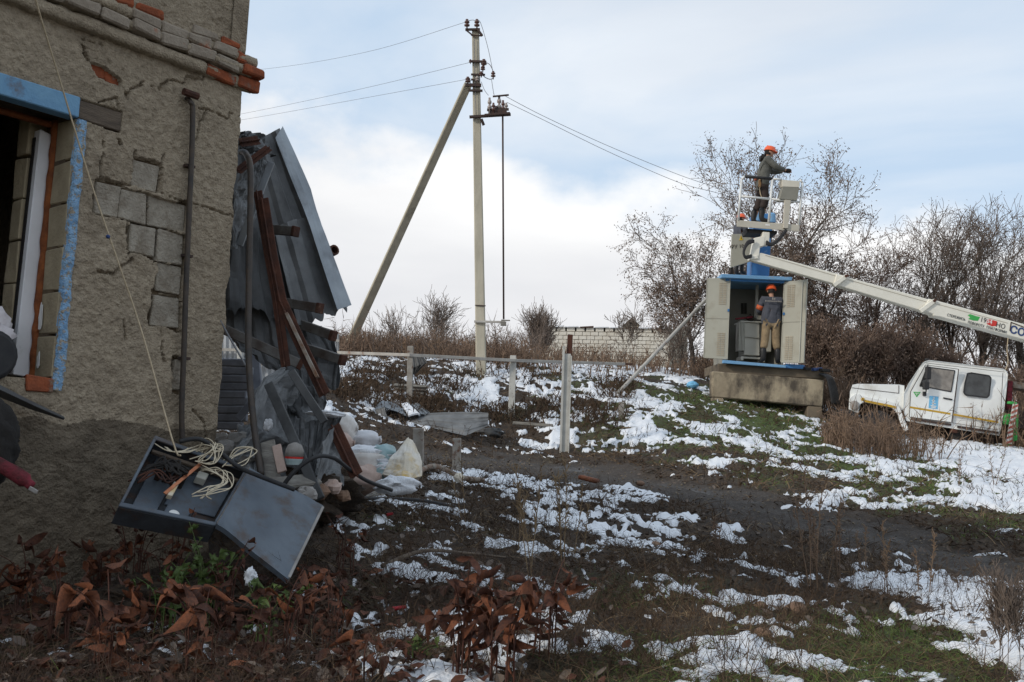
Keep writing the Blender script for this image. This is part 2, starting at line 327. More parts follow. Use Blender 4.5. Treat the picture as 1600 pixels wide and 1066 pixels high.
def copy_thing(root, loc=None, rotz=None, label=None):
    r = root.copy(); COL.objects.link(r)
    if loc is not None: r.location = Vector(loc)
    if rotz is not None: r.rotation_euler = (0, 0, rotz)
    if label: r['label'] = label
    for ch in list(root.children):
        c = ch.copy(); COL.objects.link(c); c.parent = r
        for g in list(ch.children):
            d = g.copy(); COL.objects.link(d); d.parent = c
    return r

class MB:
    def __init__(s):
        s.v = []; s.f = []
    def add(s, vs, fs):
        k = len(s.v)
        s.v += [tuple(x) for x in vs]
        s.f += [tuple(i + k for i in f) for f in fs]
        return s
    def prism(s, pts, ext):
        n = len(pts); ext = Vector(ext)
        a = [Vector(p) for p in pts]
        return s.add(a + [p + ext for p in a], [tuple(range(n)), tuple(range(2 * n - 1, n - 1, -1))] + [(i, i + n, (i + 1) % n + n, (i + 1) % n) for i in range(n)])
    def loft(s, rings, cap=True):
        n = len(rings[0]); vs = [p for r in rings for p in r]; fs = []
        for k in range(len(rings) - 1):
            fs += [(k * n + i, k * n + (i + 1) % n, (k + 1) * n + (i + 1) % n, (k + 1) * n + i) for i in range(n)]
        if cap:
            fs += [tuple(range(n - 1, -1, -1)), tuple((len(rings) - 1) * n + i for i in range(n))]
        return s.add(vs, fs)
    def box(s, c, x, y, z):
        c, x, y, z = map(Vector, (c, x, y, z))
        return s.prism([c - x - y - z, c + x - y - z, c + x + y - z, c - x + y - z], z * 2)
    def bar(s, a, b, w, h=None, up=Z):
        a = Vector(a); b = Vector(b); h = w if h is None else h
        d = (b - a).normalized(); up = Vector(up)
        if abs(d.dot(up)) > 0.95: up = Vector((0, 1, 0))
        x = d.cross(up).normalized() * (w / 2); y = x.cross(d).normalized() * (h / 2)
        return s.prism([a - x - y, a + x - y, a + x + y, a - x + y], b - a)
    def tube(s, path, r, n=8, cap=True):
        path = [Vector(p) for p in path]
        m = len(path)
        rs = r if isinstance(r, (list, tuple)) else [r] * m
        d0 = (path[1] - path[0]).normalized()
        ref = Vector((0, 0, 1)) if abs(d0.z) < 0.9 else Vector((1, 0, 0))
        x = d0.cross(ref).normalized()
        rings = []
        for i in range(m):
            d = (path[min(i + 1, m - 1)] - path[max(i - 1, 0)])
            d = d.normalized() if d.length > 1e-9 else d0
            x = (x - d * x.dot(d)).normalized()
            y = d.cross(x)
            rings.append([path[i] + (x * math.cos(2 * math.pi * k / n) + y * math.sin(2 * math.pi * k / n)) * rs[i] for k in range(n)])
        return s.loft(rings, cap)
    def lathe(s, base, axis, prof, n=12):
        base = Vector(base); ax = Vector(axis).normalized()
        ref = Vector((1, 0, 0)) if abs(ax.x) < 0.9 else Vector((0, 1, 0))
        x = ax.cross(ref).normalized(); y = ax.cross(x)
        rings = [[base + ax * h + (x * math.cos(2 * math.pi * k / n) + y * math.sin(2 * math.pi * k / n)) * max(r, 1e-4) for k in range(n)] for r, h in prof]
        return s.loft(rings)
    def ball(s, c, rx, ry=None, rz=None, n=12, m=8):
        ry = rx if ry is None else ry; rz = rx if rz is None else rz
        c = Vector(c)
        rings = []
        for j in range(m + 1):
            t = math.pi * j / m
            rr = max(math.sin(t), 0.02)
            rings.append([c + Vector((rx * rr * math.cos(2 * math.pi * k / n), ry * rr * math.sin(2 * math.pi * k / n), -rz * math.cos(t))) for k in range(n)])
        return s.loft(rings)
    def mesh(s, name, bevel=0.0, smooth=False, seg=1):
        me = bpy.data.meshes.new(name)
        me.from_pydata([tuple(x) for x in s.v], [], s.f)
        bm = bmesh.new(); bm.from_mesh(me)
        bmesh.ops.recalc_face_normals(bm, faces=bm.faces)
        if bevel > 0:
            es = [e for e in bm.edges if len(e.link_faces) == 2 and e.calc_face_angle(0) > 0.6]
            bmesh.ops.bevel(bm, geom=es, offset=bevel, segments=seg, affect='EDGES', profile=0.5)
        for f in bm.faces: f.smooth = smooth
        bm.to_mesh(me); bm.free()
        return me
    def build(s, name, m, parent=None, bevel=0.0, smooth=False, seg=1, label=None):
        o = link(name, s.mesh(name, bevel, smooth, seg), m, parent)
        if label: o['label'] = label
        return o

def catmull(pts, k=6):
    pts = [Vector(p) for p in pts]
    outp = []
    for i in range(len(pts) - 1):
        p0 = pts[max(i - 1, 0)]; p1 = pts[i]; p2 = pts[i + 1]; p3 = pts[min(i + 2, len(pts) - 1)]
        for j in range(k):
            t = j / k
            outp.append(0.5 * ((2 * p1) + (p2 - p0) * t + (2 * p0 - 5 * p1 + 4 * p2 - p3) * t * t + (3 * p1 - p0 - 3 * p2 + p3) * t ** 3))
    outp.append(pts[-1])
    return outp

def grid_faces(nr, nc, off=0):
    i = np.arange(nr - 1)[:, None] * nc + np.arange(nc - 1)[None, :]
    return np.stack([i, i + 1, i + nc + 1, i + nc], -1).reshape(-1, 4) + off

def interp_grid(ctrl, nu, nv, smooth=True):
    """ctrl rows x cols of Vectors -> (nv,nu,3) array"""
    A = np.array([[list(p) for p in row] for row in ctrl], float)
    R, Cn = A.shape[:2]
    def ax(n, k):
        t = np.linspace(0, k - 1, n); i = np.minimum(t.astype(int), k - 2); f = t - i
        if smooth: f = f * f * (3 - 2 * f) * 0.5 + f * 0.5
        return i, f
    iu, fu = ax(nu, Cn); iv, fv = ax(nv, R)
    a = A[iv][:, iu]; b = A[iv][:, iu + 1]; c = A[iv + 1][:, iu]; d = A[iv + 1][:, iu + 1]
    fu = fu[None, :, None]; fv = fv[:, None, None]
    return (a * (1 - fu) + b * fu) * (1 - fv) + (c * (1 - fu) + d * fu) * fv

def sheet_mesh(name, ctrl, ribs=8, amp=0.012, across='u', nu=60, nv=30, dent=0.02, dscale=2.0, seed=0, thick=0.002, smooth=True, rag=0.0, crease=0.0):
    G = interp_grid(ctrl, nu, nv, smooth)
    du = np.gradient(G, axis=1); dv = np.gradient(G, axis=0)
    N = np.cross(du, dv); N /= np.linalg.norm(N, axis=2, keepdims=True) + 1e-9
    uu, vv = np.meshgrid(np.linspace(0, 1, nu), np.linspace(0, 1, nv))
    t = (uu if across == 'u' else vv) * ribs
    ph = t - np.floor(t)
    prof = np.clip(np.minimum((ph - 0.30) / 0.1, (0.85 - ph) / 0.1), 0, 1) if ribs else 0
    if rag > 0:
        e = (fbm(uu * 14, vv * 2, seed + 5, 3) - 0.5) * 2 * rag
        G = G + dv * 0 + (G[-1:, :, :] - G[:1, :, :]) * (e * (vv > 0.96))[..., None]
    h = amp * prof + dent * (fbm(uu * dscale * 2, vv * dscale * 2, seed, 4) - 0.5) * 2
    if crease: h = h + crease * (1 - 4 * np.abs(fbm(uu * 2.6 + .3 * vv, vv * 2.2, seed + 31, 3, .45) - 0.5)) + crease * .5 * (1 - 4 * np.abs(fbm(uu * 5 - 2 * vv, vv * 3, seed + 41, 2) - 0.5))
    top = G + N * h[..., None]
    bot = top - N * thick
    V = np.concatenate([top.reshape(-1, 3), bot.reshape(-1, 3)])
    F = grid_faces(nv, nu); n = nu * nv
    rim = []
    ed = [list(range(nu)), [r * nu + nu - 1 for r in range(nv)], [(nv - 1) * nu + c for c in range(nu - 1, -1, -1)], [r * nu for r in range(nv - 1, -1, -1)]]
    for e in ed:
        e = np.array(e); rim.append(np.stack([e[:-1], e[1:], e[1:] + n, e[:-1] + n], 1))
    return np_mesh(name, V, [F, F[:, ::-1] + n] + rim, smooth=False)

def ribbons(base, vec, width, bend, segs=3, seed=0, flat=None):
    """tapered blades: base (n,3), vec (n,3) to the tip, width (n,), bend (n,3) offset at the tip -> V, F"""
    n = len(base); r = np.random.default_rng(seed)
    side = np.cross(vec, r.normal(size=(n, 3))); side /= np.linalg.norm(side, axis=1, keepdims=True) + 1e-9
    rows = []
    for k in range(segs + 1):
        t = k / segs
        c = base + vec * t + bend * t * t
        w = (width * (1 - 0.85 * t))[:, None] * side * 0.5
        rows.append(np.stack([c - w, c + w], 1))
    V = np.stack(rows, 1).reshape(n, -1, 3)
    k = (segs + 1) * 2
    f = np.array([[2 * i, 2 * i + 1, 2 * i + 3, 2 * i + 2] for i in range(segs)])
    F = (f[None] + (np.arange(n) * k)[:, None, None]).reshape(-1, 4)
    return V.reshape(-1, 3), F

def text_mesh(s, size, depth=0.004, shear=0.0, bold=0.0):
    cu = bpy.data.curves.new('lettering', 'FONT')
    cu.body = s; cu.size = size; cu.extrude = depth; cu.shear = shear; cu.offset = bold
    cu.align_x = 'CENTER'; cu.align_y = 'CENTER'; cu.resolution_u = 3
    o = bpy.data.objects.new('lettering', cu); COL.objects.link(o)
    dg = bpy.context.evaluated_depsgraph_get(); dg.update()
    me = bpy.data.meshes.new_from_object(o.evaluated_get(dg))
    bpy.data.objects.remove(o)
    return me
def text_on(name, s, size, c, xdir, ydir, m, parent, depth=0.004, shear=0.0, bold=0.0, wide=None):
    me = text_mesh(s, size, depth, shear, bold)
    xs = [v.co.x for v in me.vertices]
    if wide and xs:
        k = wide / (max(xs) - min(xs))
    else:
        k = 1
    x = Vector(xdir).normalized(); y = Vector(ydir); y = (y - x * y.dot(x)).normalized(); z = x.cross(y)
    T = Matrix((( x.x * k, y.x, z.x, c[0]), (x.y * k, y.y, z.y, c[1]), (x.z * k, y.z, z.z, c[2]), (0, 0, 0, 1)))
    me.transform(T)
    return link(name, me, m, parent)
# ------------------------------------------------------------------ terrain
_K = 1.25
_ctl = []
def _c(u, rows):
    for v, y in rows:
        p = P(u, v, y * _K); _ctl.append((p.x, p.y, p.z))
_c(800, [(900, 5.2), (800, 8.3), (750, 10.5), (715, 13), (697, 14.5), (650, 16.3), (612, 18), (583, 19.4), (570, 24), (566, 28)])
_c(600, [(800, 7.2), (740, 9.5), (690, 12.5), (640, 14.5), (590, 17), (562, 21)])
_c(1000, [(950, 4.4), (850, 7), (780, 9.8), (720, 13), (690, 14.7), (650, 16.5), (612, 19), (585, 23), (574, 28)])
_c(1200, [(900, 6), (850, 7.3), (790, 9.5), (740, 12), (700, 15), (660, 17.5), (640, 19.2), (606, 24), (590, 30)])
_c(1400, [(1000, 4.2), (900, 6.4), (850, 8), (790, 10), (740, 13), (705, 16), (686, 18.5), (655, 24)])
_c(1600, [(1060, 3.2), (950, 5), (880, 7), (820, 9), (760, 12), (722, 15.5), (704, 18.5), (684, 24)])
_c(480, [(850, 5.4), (790, 6.6), (720, 8.8), (660, 12), (620, 14), (575, 18)])
_c(370, [(700, 8.5), (655, 11.5), (610, 15)])
_ctl += [(-2.0, 3.0, 0.0), (0, 2.0, 0.0), (2.0, 2.5, 0.0), (-2.5, 5.5, 0.04), (-4, 4.5, 0.0), (0, 0, 0.0), (-4, 1, 0.0), (4, 1, 0.02), (-6, 8, 0.3), (-1.2, 4.6, 0.02),
         (-9, 18, 1.2), (-12, 26, 2.4), (-6, 34, 3.6), (0, 45, 3.7), (9, 45, 3.0), (20, 36, 2.0), (26, 25, 1.2), (14, 11, 0.5), (9, 4, 0.1), (-20, 40, 3.4), (0, 70, 2.6), (30, 60, 1.8), (-40, 60, 2.6),
         (60, 20, 1.0), (-40, 5, 0.3), (0, -30, 0.0), (40, -20, 0.0), (-40, -30, 0.0), (70, 90, 1.8), (-70, 90, 2.4), (0, 120, 2.2)]
_ctl = np.array(_ctl)
def _phi(r2): return np.sqrt(r2 + 0.35)
_n = len(_ctl)
_A = _phi(((_ctl[:, None, :2] - _ctl[None, :, :2]) ** 2).sum(-1)) - np.eye(_n) * 0.12
_A = np.block([[_A, np.ones((_n, 1))], [np.ones((1, _n)), np.zeros((1, 1))]])
_w = np.linalg.solve(_A, np.concatenate([_ctl[:, 2], [0]]))
def gz(x, y):
    x = np.asarray(x, float); y = np.asarray(y, float)
    sh = x.shape; x = x.ravel(); y = y.ravel()
    o = np.empty(len(x))
    for k in range(0, len(x), 60000):
        s = slice(k, k + 60000)
        r2 = (x[s, None] - _ctl[None, :, 0]) ** 2 + (y[s, None] - _ctl[None, :, 1]) ** 2
        o[s] = _phi(r2) @ _w[:-1] + _w[-1]
    far = np.clip((np.hypot(x, y) - 80) / 60, 0, 1)
    o = o * (1 - far) + 1.9 * far
    return o.reshape(sh)
def gbump(x, y):
    r = np.hypot(x, y)
    return (0.16 * (fbm(x * 0.55, y * 0.55, 3, 4) - 0.5) + 0.10 * (fbm(x * 2.1, y * 2.1, 9, 4, 0.55) - 0.5) + 0.075 * (fbm(x * 9, y * 9, 19, 3, 0.65) - 0.5)) * np.clip(r / 4, 0.5, 1.4)
def g1(x, y): return float(gz(np.array([x]), np.array([y]))[0] + gbump(np.array([x]), np.array([y]))[0])
def gp(u, v, lo=2.5, hi=70):
    """first ground point along the view of pixel u, v"""
    ys = np.geomspace(lo, hi, 1500)
    d = ray(u, v); k = ys / d.y
    pz = EYE.z + d.z * k
    g = gz(d.x * k, ys)
    hit = np.nonzero(pz <= g)[0]
    i = hit[0] if len(hit) else len(ys) - 1
    y = ys[i]; x = d.x * k[i]
    return Vector((x, y, g1(x, y)))
def on(u, Y):
    """ground point in the photo column u at depth Y (iterated because the picture is rolled)"""
    v = 700
    for _ in range(6):
        p = P(u, v, Y); z = g1(p.x, p.y)
        v += (p.z - z) / Y * FPX
    p = P(u, v, Y)
    return Vector((p.x, p.y, g1(p.x, p.y)))

_VR = np.array([560, 600, 630, 660, 690, 720, 750, 780, 810, 840, 870, 900, 940, 980, 1020, 1066])
_UR = np.arange(0, 1601, 200)
def field(tab):
    T = np.array(tab, float)
    def f(u, v):
        u = np.clip(u, 0, 1599.9); v = np.clip(v, 560, 1065.9)
        iu = np.minimum((u / 200).astype(int), 7); fu = u / 200 - iu
        iv = np.clip(np.searchsorted(_VR, v, side='right') - 1, 0, len(_VR) - 2); fv = (v - _VR[iv]) / (_VR[iv + 1] - _VR[iv])
        return (T[iv, iu] * (1 - fu) + T[iv, iu + 1] * fu) * (1 - fv) + (T[iv + 1, iu] * (1 - fu) + T[iv + 1, iu + 1] * fu) * fv
    return f
SNOWF = field([
    [.3, .3, .35, .5, .6, .6, .55, .4, .4],
    [.3, .3, .35, .45, .62, .58, .42, .4, .4],
    [.3, .3, .4, .3, .5, .55, .30, .28, .35],
    [.3, .3, .45, .36, .42, .5, .28, .40, .55],
    [.2, .2, .4, .16, .32, .58, .38, .62, .8],
    [.2, .2, .3, .10, .10, .40, .5, .8, .95],
    [.05, .05, .25, .28, .34, .22, .25, .72, .95],
    [0, 0, .1, .25, .40, .26, .08, .48, .8],
    [0, 0, .05, .28, .42, .42, .14, .12, .3],
    [0, 0, .05, .32, .4, .42, .34, .15, .1],
    [0, 0, .06, .34, .42, .40, .40, .36, .1],
    [0, .03, .06, .3, .4, .42, .5, .66, .5],
    [0, .05, .16, .56, .34, .3, .72, 1.1, 1.5],
    [.05, .06, .2, .72, .5, .12, .66, .75, 1.7],
    [.12, .12, .22, .68, .55, .06, .42, .2, 1.4],
    [.16, .2, .25, .62, .5, .2, .2, .06, 1.0]])
GREENF = field([
    [0, 0, 0, 0, .1, .1, .1, .1, .1],
    [0, 0, 0, .05, .35, .3, .4, .2, .2],
    [0, 0, 0, .05, .25, .5, .95, .2, .2],
    [0, 0, 0, 0, .1, .4, .95, .5, .4],
    [0, 0, 0, 0, .05, .3, .75, .7, .65],
    [0, 0, 0, 0, 0, .2, .45, .7, .65],
    [0, 0, 0, .05, 0, .1, .3, .65, .75],
    [0, 0, .1, .1, .03, .03, .08, .45, .65],
    [0, 0, .1, .1, .03, .03, .03, .2, .5],
    [0, .1, .15, .22, .08, .04, .03, .08, .2],
    [0, .2, .15, .2, .08, .05, .03, .05, .1],
    [0, .3, .15, .1, .05, .12, .05, .06, .1],
    [.1, .25, .15, .08, .05, .3, .15, .1, .1],
    [.1, .2, .15, .06, .06, .34, .42, .45, .3],
    [.1, .2, .15, .06, .06, .3, .55, .75, .5],
    [.1, .2, .15, .06, .08, .3, .6, .75, .5]])
_TU = [300, 560, 700, 820, 1000, 1200, 1400, 1600, 1900]
_TV = [700, 704, 716, 728, 752, 800, 850, 902, 975]
_TW = [12, 13, 15, 18, 21, 25, 28, 33, 38]
def trackd(u, v):
    c = np.interp(u, _TU, _TV); w = np.interp(u, _TU, _TW)
    return (v - c) / w            # within -1..1 on the track

def cover(X, Y, Zz):
    u, v = proj(X, Y, Zz)
    td = trackd(u, v)
    edge = (fbm(X * 1.3, Y * 1.3, 77, 4) - 0.5) * 1.7 + (fbm(X * 5, Y * 5, 78, 3) - 0.5) * 0.7
    track = np.clip(1.35 - np.abs(td + edge), 0, 1)
    ang = 0.62                                     # ruts and drifts run along the track
    xa = X * math.cos(ang) - Y * math.sin(ang); ya = X * math.sin(ang) + Y * math.cos(ang)
    near = np.clip((Y - 6) / 5, 0, 1)
    na = fbm(xa * 1.1, ya * 2.6, 31, 5, 0.56); nb = fbm(X * 1.25, Y * 0.85, 41, 5, 0.58); nc = fbm(X * 4.2, Y * 4.2, 47, 3, 0.55)
    nd = fbm(X * 11, Y * 9, 48, 4, 0.65)
    nn = uniformise((na * (0.8 - near * 0.5) + nb * (0.35 + near * 0.4)) / 1.2 + 0.42 * (nc - 0.5) + 0.34 * (nd - 0.5))
    d = SNOWF(u, v)
    outside = (np.abs(np.arctan2(X, np.maximum(Y, 0.01))) > 0.6) | (Y < 2.2)
    d = np.where(outside, np.minimum(d, 0.35), d)
    m = d * np.where(Y > 16.5, 0.84, np.where(Y > 5.6, 0.77, 0.9)) - 0.02 - nn - 0.55 * np.clip(track - 0.25, 0, 1)
    g = np.clip(GREENF(u, v) * 1.75 - uniformise(fbm(X * 1.4, Y * 1.4, 55, 4)) * 0.8, 0, 1) * (1 - track)
    return m, g, track

# ground material: mud, dead matter, green, wet track gravel
def ground_mat():
    m = bpy.data.materials.new('soil'); m.use_nodes = True
    t = m.node_tree; b = t.nodes['Principled BSDF']
    lk = t.links.new
    co = t.nodes.new('ShaderNodeTexCoord')
    def noise(s, d=8, ro=0.65):
        n = t.nodes.new('ShaderNodeTexNoise'); n.inputs['Scale'].default_value = s; n.inputs['Detail'].default_value = d; n.inputs['Roughness'].default_value = ro
        lk(co.outputs['Object'], n.inputs['Vector']); return n
    def ramp(n, stops):
        r = t.nodes.new('ShaderNodeValToRGB')
        while len(r.color_ramp.elements) < len(stops): r.color_ramp.elements.new(0.5)
        for e, (p, c) in zip(r.color_ramp.elements, stops):
            e.position = p; e.color = (*c, 1)
        lk(n.outputs['Fac'], r.inputs[0]); return r
    def mix(a, bb, f):
        x = t.nodes.new('ShaderNodeMix'); x.data_type = 'RGBA'
        lk(f, x.inputs['Factor']); lk(a, x.inputs['A']); lk(bb, x.inputs['B']); return x.outputs['Result']
    def attr(nm):
        a = t.nodes.new('ShaderNodeAttribute'); a.attribute_name = nm; return a.outputs['Fac']
    mud = ramp(noise(6), [(0.3, (0.02, 0.014, 0.01)), (0.5, (0.044, 0.03, 0.02)), (0.68, (0.08, 0.054, 0.034))]).outputs[0]
    straw = ramp(noise(34, 6), [(0.42, (0.032, 0.022, 0.015)), (0.66, (0.12, 0.08, 0.048))]).outputs[0]
    n5 = noise(2.2); f5 = ramp(n5, [(0.45, (0, 0, 0)), (0.62, (1, 1, 1))]).outputs[0]
    base = mix(mud, straw, f5)
    grn = ramp(noise(16), [(0.35, (0.04, 0.05, 0.016)), (0.65, (0.09, 0.12, 0.034))]).outputs[0]
    base = mix(base, grn, attr('green'))
    grav = ramp(noise(30, 9, 0.75), [(0.32, (0.028, 0.022, 0.018)), (0.56, (0.066, 0.053, 0.044)), (0.74, (0.22, 0.205, 0.19))]).outputs[0]
    base = mix(base, grav, attr('track'))
    wet = ramp(noise(9, 6), [(0.4, (0.03, 0.024, 0.02)), (0.65, (0.06, 0.05, 0.042))]).outputs[0]
    base = mix(base, wet, attr('rut'))
    lk(base, b.inputs['Base Color'])
    mr = t.nodes.new('ShaderNodeMapRange'); mr.inputs['To Min'].default_value = 0.95; mr.inputs['To Max'].default_value = 0.3
    lk(attr('rut'), mr.inputs['Value']); lk(mr.outputs[0], b.inputs['Roughness'])
    b.inputs['Specular IOR Level'].default_value = 0.4
    bp = t.nodes.new('ShaderNodeBump'); bp.inputs['Strength'].default_value = 0.9; bp.inputs['Distance'].default_value = 0.035
    nb = noise(26, 7, 0.7); lk(nb.outputs['Fac'], bp.inputs['Height']); lk(bp.outputs[0], b.inputs['Normal'])
    return m
SOIL = ground_mat()

# house wall line (needed to keep plants out of the house)
HC = P(342, 664, 6.4)
_vp = ray(2000, 738.5); HD = Vector((_vp.x, _vp.y, 0)).normalized()      # along the front wall, away from the camera
HN = Vector((HD.y, -HD.x, 0))                                            # outward normal of the front wall
def inside_house(X, Y):
    rx = X - HC.x; ry = Y - HC.y
    s = -(rx * HD.x + ry * HD.y); n = rx * HN.x + ry * HN.y
    return (s > -0.02) & (n < 0.02)

def build_ground():
    NT, NR = 780, 500
    th = np.linspace(-0.66, 0.66, NT); rr = np.geomspace(1.7, 66, NR)
    T, R = np.meshgrid(th, rr)
    X = R * np.sin(T); Y = R * np.cos(T)
    Zb = gz(X, Y)
    m, g, track = cover(X, Y, Zb)
    bump = gbump(X, Y)
    u, v = proj(X, Y, Zb)
    td = trackd(u, v)
    ruts = -0.075 * np.exp(-((np.abs(td) - 0.5) / 0.22) ** 2) * (track > 0)
    Zg = Zb + bump * (1 - 0.6 * track) + ruts
    V = np.stack([X, Y, Zg], -1).reshape(-1, 3)
    F = grid_faces(NR, NT)
    rut = np.exp(-((np.abs(td) - 0.52) / 0.2) ** 2) * (track > 0) * np.clip(uniformise(fbm(X * 1.1, Y * 2.0, 66, 4)) * 1.6 - .35, 0, 1)
    Vs = [V]; Fs = [F]; gs = [g.ravel()]; ts = [track.ravel()]; us = [rut.ravel()]
    off = len(V)
    # everything beyond the finely modelled sector, coarser
    def ring(t0, t1, nt_, radii, drop=0.0):
        nonlocal off
        T2, R2 = np.meshgrid(np.linspace(t0, t1, nt_), np.array(radii))
        X2 = R2 * np.sin(T2); Y2 = R2 * np.cos(T2)
        Z2 = gz(X2, Y2) + gbump(X2, Y2) - drop
        Vs.append(np.stack([X2, Y2, Z2], -1).reshape(-1, 3)); Fs.append(grid_faces(len(radii), nt_, off))
        off += Vs[-1].shape[0]
        gs.append(np.full(X2.size, 0.25)); ts.append(np.zeros(X2.size)); us.append(np.zeros(X2.size))
    ring(0.66, 2 * math.pi - 0.66, 140, np.geomspace(1.7, 66, 40))
    ring(0, 2 * math.pi, 220, np.geomspace(66, 2600, 30))
    ring(0, 2 * math.pi, 60, [0.001, 0.8, 1.7])
    V = np.concatenate(Vs)
    me = np_mesh('ground', V, Fs, True)
    a = me.attributes.new('green', 'FLOAT', 'POINT'); a.data.foreach_set('value', np.concatenate(gs).astype(np.float32))
    a = me.attributes.new('track', 'FLOAT', 'POINT'); a.data.foreach_set('value', np.concatenate(ts).astype(np.float32))
    a = me.attributes.new('rut', 'FLOAT', 'POINT'); a.data.foreach_set('value', np.concatenate(us).astype(np.float32))
    tag(link('ground', me, SOIL), 'muddy rough ground with grass and a rutted dirt track', None, None, 'structure')
    # snow: its own sheet, lifted where it lies and dipping below the soil where it has melted
    th_ = np.clip(m, -0.3, 0.5)
    lump = (fbm(X * 9, Y * 9, 91, 4, 0.65) - 0.5)
    thick = np.where(th_ > 0, 0.036 * (1 - np.exp(-th_ * 7)) * (0.85 + 1.6 * lump), th_ * 0.5)
    thick = thick * np.clip(0.5 + R / 10, 0.75, 1.5)
    Zs = Zb + bump * (1 - 0.6 * track) * np.where(th_ > 0, 0.85, 1) + thick + 0.002 + ruts
    Vn = np.stack([X, Y, Zs], -1).reshape(-1, 3)
    ok = (m > -0.10).ravel() & ~inside_house(X, Y).ravel()
    keep = ok[F].any(1) & (~inside_house(X, Y).ravel()[F]).all(1)
    F2 = F[keep]
    used = np.unique(F2); remap = np.full(len(Vn), -1); remap[used] = np.arange(len(used))
    me = np_mesh('snow', Vn[used], remap[F2], True)
    tag(link('snow', me, MT['snowm']), 'thin broken patches of melting snow on the ground', None, None, 'stuff')
    print('snow faces', len(F2))
build_ground()
# ------------------------------------------------------------------ the damaged house
def W(u, v, d=0.0):
    """photo pixel -> (s, z) on the front wall, s metres left of the corner"""
    o = HC + HN * d
    r_ = ray(u, v); k = (o - EYE).dot(HN) / r_.dot(HN)
    p = EYE + r_ * k
    return -(p - HC).dot(HD), p.z
def wp(s, z, d=0.0):
    p = HC - HD * s + HN * d
    return Vector((p.x, p.y, z))
house = thing('damaged_house', 'war-damaged stucco house corner with a broken window and crumbling plaster', 'house', (HC.x, HC.y, 0.0))
S_WIN = 0.5 * (W(118, 190)[0] + W(82, 605)[0])          # right jamb of the window
Z_SILL = W(70, 592)[1]; Z_HEAD = W(105, 178)[1]
Z_TOP = 4.6
S_END = 5.2
# exposed blocks: photo quads (TL, TR, BR, BL) -> rectangles on the wall
def rect_of(q):
    pts = [W(*p) for p in q]
    return (min(0.5 * (pts[0][0] + pts[3][0]), 9), 0.5 * (pts[1][0] + pts[2][0]), 0.5 * (pts[0][1] + pts[1][1]), 0.5 * (pts[2][1] + pts[3][1]))
BLOCKS = [rect_of(q) for q in [
    ((211, 243), (250, 263), (249, 302), (209, 288)),
    ((148, 281), (188, 292), (190, 342), (150, 330)),
    ((189, 293), (230, 304), (229, 348), (189, 344)),
    ((233, 304), (290, 322), (289, 362), (232, 350)),
    ((205, 349), (246, 357), (244, 402), (203, 393)),
    ((248, 360), (287, 366), (286, 414), (246, 407)),
    ((248, 412), (286, 416), (284, 460), (246, 456)),
    ((240, 460), (282, 464), (280, 512), (238, 509)),
    ((272, 562), (283, 563), (283, 612), (270, 611))]]
BRICKPOLY = [(142, 98), (162, 104), (186, 122), (189, 136), (172, 130), (150, 118)]
